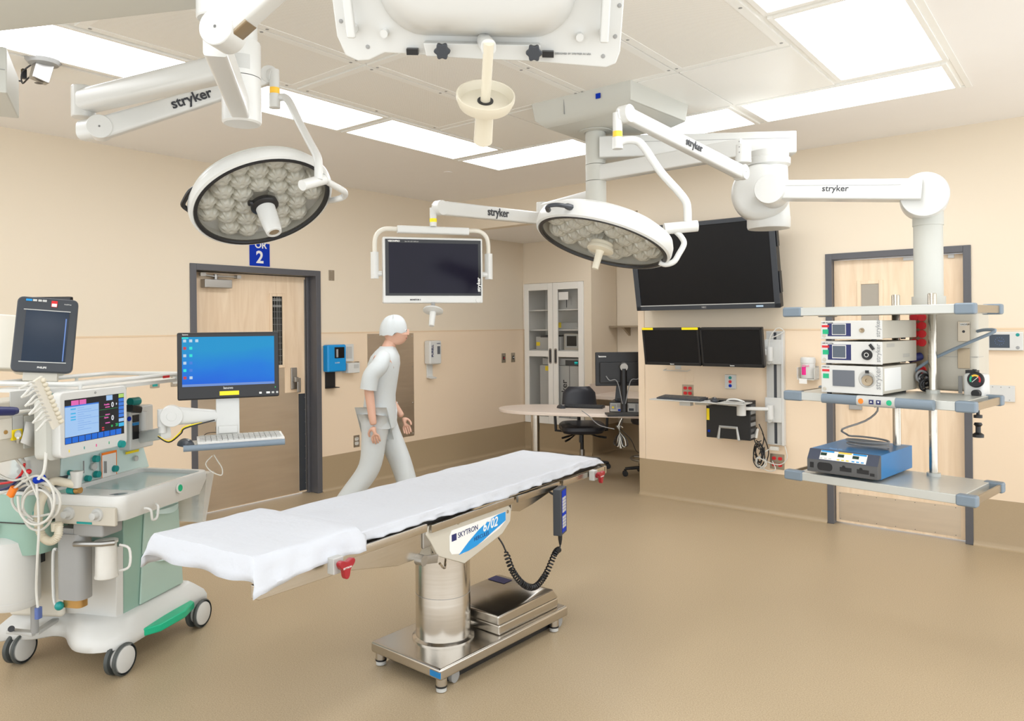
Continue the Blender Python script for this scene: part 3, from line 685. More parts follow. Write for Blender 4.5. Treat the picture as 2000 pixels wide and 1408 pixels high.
for (x0, z0, x1, z1, l) in ((-3.03, .963, -2.92, 1.072, 'red four-socket outlet above the wall keyboard tray'), (-2.226, .39, -2.105, .52, 'red four-socket outlet low beside the cable tangle')):
    e, hx, hz = rplate('power_outlet', x0, z0, x1, z1, l, 'outlet')
    for a in (-1, 1):
        for b in (-1, 1): MB().prism([(a * hx * .42 + u, b * hz * .42 + v) for u, v in rrect(-.017, -.014, .017, .014, .012)], 'y', -.011, -.004).build('socket', 'red', e)
rplate('blank_plate', -3.0, 1.1, -2.915, 1.22, 'small cream blank plate under the left small monitor', 'wall plate', 'lower_panel')
e = thing('cable_bracket', 'white wire bracket under the left small monitor', 'bracket', loc=(-3.08, D - t, 1.21))
MB().tube([(-.11, -.06, -.01), (.13, -.06, -.01)], .004, n=6).tube([(-.11, -.06, -.01), (-.11, 0, 0)], .004, n=6).tube([(.13, -.06, -.01), (.13, 0, 0)], .004, n=6).box((-.01, -.02, 0), (.04, 0, .05)).build('wire', 'white_enamel', e)
e, hx, hz = rplate('call_station', -2.615, 1.055, -2.515, 1.178, 'white wall call station with red and blue buttons', 'call button', 'white_enamel', .02)
for z, m in ((.035, 'teal'), (.0, 'red'), (-.035, 'sign_blue')): MB().cyl((0, -.024, z), (0, -.019, z), .014, n=20).build('button', m, e)
# touch clock panel and white plate beyond the shelves
e = thing('touch_panel', 'white wall control panel with clock screen right of the door', 'control panel', loc=(-.562, D - t, 1.485))
B((-.125, -.03, -.067), (.125, 0, .067)).build('housing', 'white_enamel', e, bevel=.008, seg=3)
sc = B((-.075, -.032, -.047), (.045, -.0295, .047)).build('screen', 'slate_screen', e)
mb = MB()
for k in range(12): mb.ball((-.015 + .027 * cos(k * pi / 6), -.0325, .027 * sin(k * pi / 6)), .002, 0, 6, 4)
mb.beam((-.015, -.0325, 0), (-.015 + .02, -.0325, 0), .0015, .0015); mb.beam((-.015, -.0325, 0), (-.024, -.0325, .008), .0015, .0015)
mb.build('clock_face', 'glow_lav', sc)
for z, m in ((.045, 'teal'), (-.045, 'ink_light')): MB().lathe([(.001, .002), (.012, 0)], (.092, -.0305, z), (0, -1, 0), 0, 16).build('button', m, e)
e, hx, hz = rplate('blank_plate', -.655, 1.055, -.49, 1.17, 'wide white blank plate with six screws right of the door', 'wall plate', 'white_enamel', .012)
mb = MB()
for a in (-.05, 0, .05):
    for b in (-.045, .045): mb.cyl((a, -.014, b), (a, -.011, b), .004, n=8)
mb.build('screw', 'mid_grey', e)
# wipes canister
e = thing('wipes_canister', 'white wipes canister with pink label in a wall holder', 'canister', loc=(-1.885, D - .075, 1.175))
MB().lathe([(.001, .0), (.052, .002), (.056, .01), (.056, .125), (.059, .127), (.059, .16), (.052, .172), (.001, .174)], (0, 0, 0), (0, 0, 1), 0, 32).build('tub', 'white_enamel', e)
MB().prism([(.0575 * cos(radians(a)), .0575 * sin(radians(a))) for a in range(-130, -89, 5)] + [(.0555 * cos(radians(a)), .0555 * sin(radians(a))) for a in range(-90, -131, -5)], 'z', .03, .095).build('label', 'pink', e)
MB().box((-.065, -.065, -.01), (.065, .07, 0)).box((-.065, .055, -.01), (.065, .07, .1)).box((-.07, -.062, .0), (-.064, .06, .09)).box((.064, -.062, 0), (.07, .06, .09)).build('holder', 'clear_plastic', e)
B((-.05, -.068, -.04), (.01, -.064, .0)).build('tag', 'paper', e)
text('WipeS', .022, 'pink', e, (-.03, -.0645, .098), (1, 0, 0), (0, 0, 1))

# ------------------------------------------------------------------ alcove: cabinet, desks, chair, stool
cab = thing('storage_cabinet', 'tall white glass-door cabinet built into the alcove wall', 'cabinet', loc=(-5.545, AY, BH))
cw, chh = .465, 1.825
mb = MB(); mb.box((-cw, .0, 0), (-cw + .02, .45, chh)); mb.box((cw - .02, 0, 0), (cw, .45, chh)); mb.box((-cw, .43, 0), (cw, .45, chh)); mb.box((-cw, 0, 0), (cw, .45, .02)); mb.box((-cw, 0, chh - .02), (cw, .45, chh))
mb.build('body', 'cabinet_white', cab)
for z in (.95, 1.215, 1.475): B((-cw + .02, .06, z - .008), (cw - .02, .43, z + .008)).build('shelf', 'cabinet_white', cab)
for s in (-1, 1):
    x0, x1 = (-cw, -.003) if s < 0 else (.003, cw)
    mb = MB(); w = .075
    for a, b in (((x0, 0), (x0 + w, chh)), ((x1 - w, 0), (x1, chh)), ((x0 + w, 0), (x1 - w, .09)), ((x0 + w, chh - .09), (x1 - w, chh)), ((x0 + w, .87), (x1 - w, .945))): mb.box((a[0], -.022, a[1]), (b[0], -.002, b[1]))
    dr = mb.build('door', 'cabinet_white', cab, bevel=.003)
    B((x0 + w, -.013, .09), (x1 - w, -.010, .87)).box((x0 + w, -.013, .945), (x1 - w, -.010, chh - .09)).build('pane', 'cabinet_glass', dr)
    xc = -.042 if s < 0 else .042
    MB().prism([(xc + u, .88 + v) for u, v in rrect(-.022, -.1, .022, .1, .02)], 'y', -.026, -.0225).prism([(xc + u, .88 + v) for u, v in rrect(-.014, -.085, .014, .085, .013)], 'y', -.0262, -.0232, 1).build('pull', ['brushed_grey', 'charcoal'], dr)
B((.09, -.0145, 1.6), (.24, -.0135, 1.70)).build('notice', 'paper', cab)
def cabthing(name, label, cat, x, y, z, sx, sy, sz, m, extra=None):
    e = thing(name, label, cat, loc=(-5.545 + x, AY + y, BH + z))
    B((-sx / 2, -sy / 2, 0), (sx / 2, sy / 2, sz)).build('housing', m, e, bevel=.008)
    if extra: extra(e)
    return e
def ex1(e):
    B((-.0, -.152, .02), (.012, -.1505, .21)).build('seam', 'charcoal', e); text('stryker', .04, 'ink_light', e, (.09, -.152, .05), (0, 0, 1), (-1, 0, 0))
cabthing('medical_console', 'grey equipment box on the top shelf of the glass cabinet', 'medical device', .13, .25, 1.483, .48, .3, .27, 'light_grey', ex1)
def ex2(e): B((-.19, -.081, .02), (-.1, -.0805, .09)).build('yellow_sticker', 'yellow', e)
cabthing('recorder_box', 'flat white box with yellow sticker on the second cabinet shelf', 'device', .1, .25, 1.223, .5, .16, .085, 'light_grey', ex2)
e = thing('sterile_handle', 'white disc handle standing on the second cabinet shelf', 'handle', loc=(-5.545 + .30, AY + .2, BH + 1.223))
MB().lathe([(.001, 0), (.085, .002), (.085, .02), (.03, .03), (.03, .16), (.001, .162)], (0, 0, 0), (0, 0, 1), 0, 24).build('disc', 'white_enamel', e)
def ex3(e):
    B((-.13, -.2, .15), (.13, .0, .19)).build('lid', 'charcoal', e, bevel=.01); B((-.19, -.202, .05), (-.13, -.2005, .10)).build('yellow_sticker', 'yellow', e)
cabthing('printer', 'grey printer with dark lid on the third cabinet shelf', 'printer', -.13, .25, .958, .40, .4, .17, 'light_grey', ex3)
def ex4(e):
    B((-.13, -.152, .03), (.07, -.1505, .2)).build('bezel', 'light_grey', e, bevel=.003); B((-.105, -.154, .05), (.045, -.152, .18)).build('screen', 'screen_matt', e)
cabthing('display_unit', 'small white monitor unit with dark screen on the third cabinet shelf', 'medical device', .26, .22, .958, .31, .3, .21, 'beige_grey', ex4)
def ex5(e):
    text('stryker', .12, 'ink', e, (.12, -.212, .2), (0, 0, 1), (-1, 0, 0), bold=.002); B((-.22, -.212, .66), (-.16, -.2105, .72)).build('yellow_sticker', 'yellow', e)
    B((.16, -.212, .0), (.165, -.2105, .77)).build('seam', 'charcoal', e)
cabthing('fluid_cart', 'tall grey equipment tower at the bottom of the glass cabinet', 'medical device', .05, .25, .025, .62, .42, .73, 'light_grey', ex5)
def ex6(e):
    B((.22, -.152, .02), (.27, -.1505, .05)).build('display', 'glow_teal', e); B((.08, -.152, .0), (.28, -.1502, .07)).build('fascia', 'charcoal', e)
cabthing('recorder_box', 'flat recorder with glowing teal display on the grey tower in the cabinet', 'device', .05, .22, .757, .58, .3, .09, 'light_grey', ex6)

# peninsula desk: front edge runs from the wall end to a round left end
DF = Fr((-3.5, 6.465, 0), 180 + 19.5)     # local x to the left end, -y away from the camera is +y here
dk = thing('peninsula_desk', 'pale laminate desk with round end standing out of the alcove', 'desk', DF)
L_ = 1.15; wd2 = .38
def desk_outline(L0, hw, off):
    pts = [(L0, 0)]; pts += [(L_ + hw * sin(radians(a)) * 1.35, hw - hw * cos(radians(a))) for a in range(0, 181, 10)]; pts += [(L0, 2 * hw)]
    return [(x, -y + off) for x, y in pts]
o = MB().prism(desk_outline(.0, wd2, 0), 'z', .70, .735).build('top', 'desk_laminate', dk, bevel=.006)
pl = DF.loc(P(1045, 800, 8.0)); 
MB().cyl((pl.x, pl.y, 0), (pl.x, pl.y, .70), .046, n=32).build('leg', 'steel', dk)
# back desk
bd = thing('back_desk', 'pale counter in the far recess holding the black monitor', 'desk', loc=(-4.0, 8.08, 0))
B((-.96, -.42, .72), (1.6, .32, .765)).build('top', 'desk_laminate', bd, bevel=.004)
B((-.96, -.40, .765), (-.93, .3, .9)).build('side_splash', 'desk_laminate', bd)
B((-.4, .1, 0), (-.36, .3, .72)).box((1.2, .1, 0), (1.24, .3, .72)).build('support', 'desk_laminate', bd)
e = thing('metal_shelf', 'small metal shelf high on the recess wall above the black monitor', 'shelf', loc=(-4.3, AY2, 1.6))
B((-.66, -.22, -.01), (1.4, 0, .012)).build('board', 'plate_steel', e); MB().prism([(-.18, -.01), (0, -.01), (0, -.12)], 'x', -.5, -.47).build('bracket', 'plate_steel', e)
# black monitor seen from the back
mt = 7.3
a = P(1163, 720, mt); b = P(1250, 720, mt)
f = Fr((a.x, a.y, 0), math.degrees(math.atan2(b.y - a.y, b.x - a.x)))
zt = (P(1163, 688, mt)).z; zb = P(1163, 754, mt).z; wdt = .56
e = thing('computer_monitor', 'black computer monitor seen from behind at the alcove desk', 'monitor', Fr((a.x, a.y, .735), f.deg))
z0 = zb - .735; z1 = zt - .735
B((0, 0, z0), (wdt, .025, z1)).box((.04, -.03, z0 + .03), (wdt - .04, 0, z1 - .1)).build('casing', 'black_plastic', e, bevel=.008)
text('lenovo', .028, 'paper', e, (.03, -.0015, z1 - .05), (1, 0, 0), (0, 0, 1), bold=.0006)
B((.02, .025, z0 + .02), (wdt - .02, .027, z1 - .02)).build('screen', 'dark_screen', e)
MB().cyl((.27, -.03, z1 - .14), (.27, -.085, z1 - .145), .045, .038, 0).cyl((.27, -.06, z1 - .16), (.27, -.06, .04), .03, .035, 1).box((.1, -.13, 0), (.44, .1, .015), 1).build('stand', ['brushed_grey', 'black_plastic'], e)
for m_, pts in (('cable_grey', [(.1, -.04, z0 + .1), (.13, -.07, z0 + .06), (.2, -.09, z0 + .05), (.25, -.09, .12)]), ('cable_grey', [(.45, -.04, z0 + .1), (.4, -.07, z0 + .07), (.33, -.09, z0 + .05), (.28, -.09, .12)])):
    MB().tube(smooth(pts, 5), .005, n=6).build('cable', m_, e)
# desktop computer lying on the peninsula, rear towards camera
a = WORLD.on(1190, 805, 'z', .735); b = WORLD.on(1247, 806.5, 'z', .735)
f = Fr((a.x, a.y, .7355), math.degrees(math.atan2(b.y - a.y, b.x - a.x)))
e = thing('desktop_computer', 'flat black desktop computer showing its rear ports on the peninsula desk', 'computer', f)
B((0, 0, 0), (.36, .38, .105)).build('case', 'black_plastic', e, bevel=.003)
mb = MB(); mb.box((.01, -.003, .01), (.35, 0, .095), 0)
for x0, z0, x1, z1, m_ in ((.02, .03, .07, .08, 1), (.08, .05, .2, .085, 1), (.09, .015, .13, .035, 2), (.2, .02, .25, .045, 3), (.265, .015, .285, .09, 1), (.295, .015, .315, .09, 1), (.325, .015, .345, .09, 1), (.03, .04, .05, .06, 4)): mb.box((x0, -.006, z0), (x1, -.003, z1), m_)
mb.build('rear_ports', ['light_grey', 'mid_grey', 'sign_blue', 'charcoal', 'yellow'], e)
e = thing('monitor_stand_box', 'dark grey back of the monitor stand standing on the desktop computer', 'monitor stand', Fr(f.w((.10, .13, .1055)), f.deg))  # back of the monitor stand, built as a tapered box
MB().loft([[(-.06, -.03, 0), (.06, -.03, 0), (.06, .04, 0), (-.06, .04, 0)], [(-.045, -.02, .17), (.04, -.02, .17), (.04, .03, .17), (-.045, .03, .17)]], sm=False).build('body', 'charcoal', e, bevel=.006)
B((-.035, -.034, .002), (.03, -.02, .03)).build('port_recess', 'black_plastic', e)
kp = WORLD.on(1140, 796, 'z', .735)
keyboard('keyboard', 'black keyboard on the pale peninsula desk', Fr((kp.x, kp.y, .7355), 19.5), .44, .15, 'black_plastic', 'charcoal')
kp = WORLD.on(1096, 797, 'z', .735)
mouse('dark mouse left of the keyboard on the peninsula desk', Fr((kp.x, kp.y, .7355), 60), 'charcoal', 1.15)
# hanging cable bundle at the desk edge
c0 = P(1214, 826, 6.95)
hang = []
random.seed(11)
for i in range(12):
    s = random.uniform(-1, 1)
    hang.append(([(c0.x + .02 * s, c0.y, .745 if i < 5 else .66), (c0.x + .03 * s, c0.y - .06, .68), (c0.x + .005 * s, c0.y - .03, .62), (c0.x + .07 * s, c0.y - .02, .56), (c0.x + .09 * s, c0.y - .02, .47 + .04 * abs(s)), (c0.x + .04 * s, c0.y - .03, .50), (c0.x, c0.y - .03, .61)], i % 2))
hang.append(([P(1200, 838, 6.95), P(1170, 830, 6.97), P(1150, 812, 7.0), P(1136, 802, 7.02)], 2))
hang.append(([P(1212, 838, 6.95), P(1232, 858, 7.0), P(1242, 880, 7.1), P(1250, 884, 7.15)], 0))
tag(loops(hang, .0042, 'cable_bundle', ['black_plastic', 'cable_white', 'cable_grey']), 'bundle of grey and black cables hanging off the peninsula desk', 'cables')

def caster(parent, x, y, r=.03, m='black_plastic', ang=0):
    c, s = cos(ang), sin(ang)
    mb = MB()
    for k in (-1, 1): mb.cyl((x - s * k * .012, y + c * k * .012, r), (x - s * k * .026, y + c * k * .026, r), r, n=18)
    mb.cyl((x, y, r * 1.2), (x, y, r * 2.6), .012)
    return mb.build('caster', m, parent)
def star_base(e, r, n, a0, zc=.09):
    for i in range(n):
        a = a0 + i * 2 * pi / n; p = (r * cos(a), r * sin(a))
        l = MB().beam((.03 * cos(a), .03 * sin(a), zc), (p[0], p[1], zc - .02), .05, .035, .035, .028).build('base_leg', 'black_plastic', e)
        caster(l, p[0], p[1], .03, ang=a)
ch = thing('office_chair', 'black vinyl office chair behind the peninsula desk', 'chair', Fr((-4.62, 7.02, 0), 40))
star_base(ch, .29, 5, radians(-75))
MB().cyl((0, 0, .07), (0, 0, .22), .028, m=1).cyl((0, 0, .2), (0, 0, .43), .02).box((-.03, -.03, .3), (.0, .03, .42)).build('gas_column', ['black_plastic', 'brushed_grey'], ch)
rg = []
for z, s in ((.425, .72), (.44, .93), (.47, 1.0), (.505, .98), (.525, .88), (.53, .6)):
    rg.append([(.26 * s * (abs(cos(a)) ** .6) * (1 if cos(a) > 0 else -1), -.02 + .235 * s * (abs(sin(a)) ** .6) * (1 if sin(a) > 0 else -1), z - .015 * (sin(a) < -.5)) for a in [2 * pi * k / 36 for k in range(36)]])
MB().loft(rg).build('seat', 'vinyl_black', ch)
rg = []
for k in range(9):
    q = k / 8; y0 = .215 + .05 * q; hw_ = .21 * (1 - .12 * q) if q < .8 else .185 - .06 * (q - .8) / .2
    z = .62 + .29 * q; th = .035 * (1 if 0 < k < 8 else .35)
    rg.append([(hw_ * (abs(cos(a)) ** .5) * (1 if cos(a) > 0 else -1), y0 + th * sin(a) - .03 * (1 - abs(cos(a))) , z) for a in [2 * pi * j / 28 for j in range(28)]])
MB().loft(rg).build('backrest', 'vinyl_black', ch)
MB().tube(smooth([(0, .1, .41), (0, .25, .42), (0, .29, .55), (0, .27, .72)], 5), .02).build('back_support', 'black_plastic', ch)
for s in (-1, 1): MB().beam((s * .15, 0, .42), (s * .29, .05, .43), .04, .02).beam((s * .29, .05, .42), (s * .3, .05, .64), .03, .02, up=(0, 1, 0)).build('armrest_post', 'black_plastic', ch)
for pts in ([(-.06, -.05, .41), (-.14, -.1, .39), (-.24, -.14, .37)], [(-.06, -.03, .41), (-.13, -.07, .36), (-.2, -.12, .33)], [(.06, -.05, .41), (.16, -.1, .38), (.26, -.14, .37)]):
    MB().tube(smooth(pts, 4), [.008] * 5 + [.012] * 4, n=8).build('lever', 'black_plastic', ch)
st = thing('rolling_stool', 'dark rolling stool half hidden behind the wall end', 'stool', Fr((-3.80, 7.1, 0), 0))
star_base(st, .27, 5, radians(215), .10)
MB().cyl((0, 0, .08), (0, 0, .56), .025).build('gas_column', 'black_plastic', st)
MB().tube([(.21 * cos(2 * pi * k / 28), .21 * sin(2 * pi * k / 28), .19) for k in range(28)], .011, closed=True).tube([(-.21, 0, .19), (.21, 0, .19)], .008).tube([(0, -.21, .19), (0, .21, .19)], .008).build('foot_ring', 'brushed_grey', st)
MB().lathe([(.001, .56), (.19, .565), (.205, .59), (.205, .62), (.18, .64), (.001, .645)], (0, 0, 0), (0, 0, 1)).build('seat', 'vinyl_black', st)

# ------------------------------------------------------------------ operating table
bo = WORLD.on(866, 1240, 'z', .115)
TB = Fr((bo.x, bo.y, 0), 5.9)                      # bed frame: local y runs along the bed, away from the camera
ot = thing('operating_table', 'stainless steel operating table on a column and wheeled base', 'operating table', TB)
Rb = Matrix.Rotation(radians(-7.4), 3, 'Z')
def rb(p): return Rb @ Vector(p)
def rbox(mb, a, b, m=0): return mb.box(a, b, m, R=Rb, c=(0, 0, 0)) if False else mb.add([rb(v) for v in [(x, y, z) for z in (a[2], b[2]) for x, y in ((a[0], a[1]), (b[0], a[1]), (b[0], b[1]), (a[0], b[1]))]], [(0, 3, 2, 1), (4, 5, 6, 7), (0, 1, 5, 4), (1, 2, 6, 5), (2, 3, 7, 6), (3, 0, 4, 7)], m)
base = rbox(MB(), (-.225, -.27, .062), (.255, .69, .115)).build('base_slab', 'steel', ot, bevel=.012, seg=3)
rbox(MB(), (-.18, -.19, .012), (.2, .62, .062)).build('base_skirt', 'black_plastic', base)
hp = rbox(MB(), (-.16, .16, .115), (.225, .64, .165)).build('battery_cover', 'steel', base, bevel=.008)
mb = MB(); mb.loft([[rb(p) for p in ((-.16, .155, .165), (.225, .155, .165), (.225, .645, .165), (-.16, .645, .165))], [rb(p) for p in ((-.16, .155, .21), (.225, .155, .21), (.225, .6, .22), (-.16, .6, .22))], [rb(p) for p in ((-.15, .175, .225), (.19, .175, .225), (.19, .56, .23), (-.15, .56, .23))]], sm=False)
mb.build('battery_cover', 'steel', base, bevel=.008)
mb = MB(); mb.add([rb(p) for p in ((-.14, .48, .2312), (-.02, .48, .2312), (-.02, .55, .2318), (-.14, .55, .2318))], [(0, 1, 2, 3)]); mb.build('label', 'navy', base)
rbox(MB(), (.19, -.272, .075), (.256, -.268, .1)).build('blue_mark', 'blue_paint', base)
for x, y in ((.225, -.235), (-.19, -.235), (.225, .6), (-.19, .6)):
    p = rb((x, y, 0)); MB().lathe([(.001, .002), (.024, .004), (.024, .022)], (p.x, p.y, 0), (0, 0, 1), 1, 20).lathe([(.027, .022), (.027, .03)], (p.x, p.y, 0), (0, 0, 1), 2, 20).lathe([(.026, .03), (.026, .064)], (p.x, p.y, 0), (0, 0, 1), 0, 20).build('foot', ['steel', 'light_grey', 'black_plastic'], ot)
for x, y in ((.2, -.14), (.2, .66), (-.17, -.14), (-.17, .66)):
    p = rb((x, y, 0)); MB().cyl((p.x - .018, p.y, .03), (p.x + .018, p.y, .03), .03, n=20).build('wheel', 'mid_grey', ot)
MB().lathe([(.152, .115), (.152, .121), (.138, .127), (.134, .13), (.134, .30), (.1335, .302), (.1335, .62)], (0, 0, 0), (0, 0, 1), 0, 64, cap=False).lathe([(.134, .128), (.152, .128)], (0, 0, -.01), (0, 0, 1), 0, 48, False).lathe([(.1345, .335), (.1345, .337)], (0, 0, 0), (0, 0, 1), 1, 64, False).build('column', ['steel', 'mid_grey'], ot)
def zt(y): return -.015 * y                         # the top falls slightly towards its far end
# head block under the top
mb = MB(); mb.prism([(-.16, .60), (.16, .60), (.18, .70), (-.18, .70)], 'x', -.14, .16)
mb.box((-.12, -.30, .60), (.17, -.13, .69)); mb.build('head_block', 'beige_grey', ot, bevel=.004)
B((.1702, -.29, .62), (.1712, -.2, .67)).build('rating_label', 'ink', ot)
MB().tube(smooth([(.14, -.14, .60), (.15, -.17, .545), (.17, -.2, .53), (.18, -.23, .545), (.18, -.25, .565)], 4), .006, n=8).build('hook', 'steel', ot)
sf = MB()
# side shrouds with sloping lower edge (both sides)
prof = [(-.43, .735), (-.46, .77), (-.44, .80), (.17, .765), (.20, .74), (.19, .68), (.12, .635), (-.19, .575), (-.38, .66)]
for s, n_ in ((1, 'side_shroud'), (-1, 'side_shroud')):
    mb = MB().prism([(y, z - .012) for y, z in prof], 'x', s * .255, s * .275)
    sh = mb.build(n_, 'beige_grey', ot, bevel=.004)
    if s > 0:
        lab = [(-.30, .713), (-.285, .735), (.145, .725), (.145, .68), (.09, .655), (-.06, .625), (-.2, .612), (-.285, .63), (-.30, .65)]
        lb = MB().prism(lab, 'x', .2755, .2762).build('maker_label', 'paper', sh)
        blu = [(-.235, .6145), (-.16, .655), (-.08, .69), (0, .715), (.08, .7245), (.145, .7245), (.145, .682), (.10, .670), (.02, .65), (-.05, .630), (-.1, .620), (-.16, .614)]
        MB().prism(blu, 'x', .2763, .2768).build('label_swoosh', 'dispenser_blue', lb)
        B((.2763, -.285, .685), (.277, -.25, .715)).build('logo_mark', 'navy', lb)
        text('SKYTRON', .034, 'navy', lb, (.2769, -.24, .69), (0, 1, 0.02), (0, 0, 1))
        text('6702', .062, 'paper', lb, (.2769, -.05, .672), (0, 1, 0.02), (0, 0, 1), shear=.25, bold=.001)
        text('HERCULES', .026, 'navy', lb, (.2769, -.12, .646), (0, 1, 0.02), (0, 0, 1))
        for y, z in ((-.235, .758), (.165, .72)): MB().lathe([(.001, .004), (.008, .003), (.009, 0)], (.275, y, z), (1, 0, 0), 0, 16).build('bolt', 'plate_steel', sh)
# side rails, three sections a side
for s in (1, -1):
    for y0, y1, dz in ((-.96, -.47, .012), (-.44, .20, 0), (.24, .66, -.002), (.70, 1.22, -.002)):
        MB().beam((s * .285, y0, .772 + zt(y0) + dz), (s * .285, y1, .772 + zt(y1) + dz), .012, .032, rad=.15).build('side_rail', 'steel_rail', ot)
    mb = MB()
    ye = -1.31 if s > 0 else -1.2; mb.prism([(ye, .755), (ye + .02, .745), (-.9, .73), (-.62, .67), (-.5, .665), (-.47, .70), (-.47, .79), (ye, .80)], 'x', s * .245, s * .262)
    mb.build('section_frame', 'steel_rail', ot, bevel=.003)
    MB().prism([(.22, .71), (.3, .69), (.42, .70), (.66, .735), (1.2, .74), (1.2, .765), (.22, .775)], 'x', s * .245, s * .262).build('section_frame', 'steel_rail', ot, bevel=.003)
    B((s * .24, -.47, .70), (s * .27, -.42, .77)).build('hinge', 'brushed_grey', ot, bevel=.004)
MB().cyl((.262, -.5, .665), (.30, -.5, .665), .022).beam((.285, -.5, .665), (.285, -.40, .645), .012, .035).build('hinge_link', 'brushed_grey', ot)
# bed plate
mb = MB()
mb.loft([[(-.255, y, .785 + zt(y)), (.255, y, .785 + zt(y)), (.255, y, .797 + zt(y)), (-.255, y, .797 + zt(y))] for y in (-1.27, 0, 1.24)], sm=False)
mb.build('bed_plate', 'black_plastic', ot)
# far end crossbar
MB().beam((-.29, 1.24, .745), (.29, 1.24, .745), .02, .045).build('end_bar', 'steel_rail', ot)
def knob(y, x, z, lab):
    e = thing('rail_clamp', lab, 'clamp', Fr(TB.w((x, y, z)), TB.deg))
    B((-.02, -.028, -.028), (.014, .02, .03)).build('clamp_block', 'light_grey', e, bevel=.004)
    mb = MB().cyl((.014, .0, 0), (.04, .0, 0), .014)
    pr = [((.020 + .022 * (.5 + .5 * cos(3 * a)) ** 1.5) * cos(a + .5), (.020 + .022 * (.5 + .5 * cos(3 * a)) ** 1.5) * sin(a + .5)) for a in [2 * pi * k / 48 for k in range(48)]]
    mb.prism(pr, 'x', .034, .054); mb.build('red_knob', 'dark_red', e, bevel=.003)
    text('SKYTRON', .009, 'paper', e, (.0545, -.022, -.004), (0, 1, 0), (0, 0, 1))
knob(-1.0, .315, .79, 'red three-lobed clamp knob on the near end of the table rail')
knob(1.03, .315, .75, 'red three-lobed clamp knob on the far end of the table rail')
# hand control
e = hand_ctl = thing('hand_control', 'dark hand control with blue keypad hanging on the table rail', 'remote control', Fr(TB.w((.325, .60, .515)), TB.deg + 12))
B((-.022, -.055, 0), (.022, .055, .245)).build('casing', 'charcoal', e, bevel=.004)
kp = B((.0222, -.035, .012), (.0235, .038, .235)).build('keypad', 'sign_blue', e)
mb = MB()
for i in range(10):
    for j in range(2):
        if i == 5: continue
        z = .198 - i * .0165; mb.box((.0236, -.03 + j * .032, z - .0135), (.0245, -.001 + j * .032, z))
mb.build('keys', 'light_grey', kp)
MB().tube([(-.0, .0, 0), (0, .0, -.03), (0, 0, -.06)], [.012, .011, .006]).build('strain_relief', 'black_plastic', e)
MB().tube(smooth([(-.02, 0, .2), (-.06, 0, .22), (-.06, .0, .25)], 3), .006).build('hook', 'black_plastic', e)
# coiled cord between shroud and hand control
p0 = Vector((.25, .12, .60)); p3 = TB.loc(Fr((TB.w((.325, .60, .515))), TB.deg + 12).w((0, 0, -.06)))
cl = smooth([p0, Vector((.27, .14, .55)), Vector((.29, .18, .43)), Vector((.30, .27, .335)), Vector((.31, .36, .30)), Vector((.315, .46, .335)), Vector((.32, .55, .42)), Vector((p3.x, p3.y - .01, p3.z - .02)), p3], 40)
pts = []; ln = 0; tw = 60 * 2 * pi
n_ = len(cl)
for i, p in enumerate(cl):
    q = i / (n_ - 1); rr = .013 * max(0, min(1, (q - .14) / .03, (.88 - q) / .03))
    tg = (cl[min(i + 1, n_ - 1)] - cl[max(i - 1, 0)]).normalized(); a_, b_ = perp(tg)
    for h_ in range(3):
        aa = tw * ((i + h_ / 3) / n_); pts.append(p + (cl[min(i + 1, n_ - 1)] - p) * (h_ / 3) + (a_ * cos(aa) + b_ * sin(aa)) * rr)
HC = Fr(TB.w((.325, .60, .515)), TB.deg + 12)
MB().tube([HC.loc(TB.w(p)) for p in pts], .0042, n=5).build('coiled_cord', 'black_plastic', hand_ctl)

# mattress sheet and head pad cover
def drape(name, y0, y1, hw, ztop, drop, seed, label, cat, hem, end0=0.0, end1=0.0, puff=.0, flare=1.0):
    rings = []; NY_ = 90; NX = 48
    vs = []; fs = []
    for j in range(NY_ + 1):
        q = j / NY_; y = y0 + (y1 - y0) * q
        for i in range(NX + 1):
            u = -1 + 2 * i / NX; au = abs(u); s = 1 if u > 0 else -1
            flat = .72
            if au < flat: x = s * hw * (au / flat); z = 0.0
            else:
                k = (au - flat) / (1 - flat); d = drop + hem(y, s)
                x = s * (hw + flare * (.008 * sin(min(1, k * 3) * pi / 2) + .02 * k) + (.005 * sin(y * 23 + seed + 1.5 * sin(y * 5)) + .004 * sin(y * 57 + seed * 2) + .010 * noise.noise(Vector((y * 16, k * 3, seed)))) * k)
                z = -d * k
                if k < .2: z = -d * k * (k / .2) ** .5
            nn = noise.noise(Vector((x * 5 + seed, y * 5, 0))) * .005 + noise.noise(Vector((x * 14 + y * 6, y * 9 + seed, 2))) * .0035 * (1.6 if au > flat else 1)
            zz = ztop + zt(y) + z + nn + puff * (1 - min(1, au / flat) ** 4) * min(1, q * 8, (1 - q) * 8)
            e0 = max(0, 1 - q * NY_ / 4); e1 = max(0, 1 - (1 - q) * NY_ / 4)
            if end0 or end1:
                de = end0 * e0 ** 1.3 + end1 * e1 ** 1.3
                if -z > de: zz -= de * .12
                else: zz -= (de + z) + -z * .12
            yy = y + (.01 * sin(u * 9 + seed) if j in (0, NY_) else 0)
            vs.append((x, yy, zz))
    for j in range(NY_):
        for i in range(NX): a = j * (NX + 1) + i; fs.append((a, a + 1, a + NX + 2, a + NX + 1))
    o = MB().add(vs, fs, 0, True).build(name, 'white_sheet'); place(o, TB)
    sd = o.modifiers.new('solid', 'SOLIDIFY'); sd.thickness = .004; sd.offset = -1
    tag(o, label, cat); return o
B_ = MB(); B_.loft([[(x, y, z + zt(y)) for x, z in rrect(-.262, .797, .262, .836, .012)] for y in (-1.27, -.6, 0, .6, 1.23)]); B_.build('mattress_pad', 'black_plastic', ot)
def hem1(y, s): return .006 * sin(y * 3.1 + 1) + .008 * noise.noise(Vector((y * 4, s, 0)))
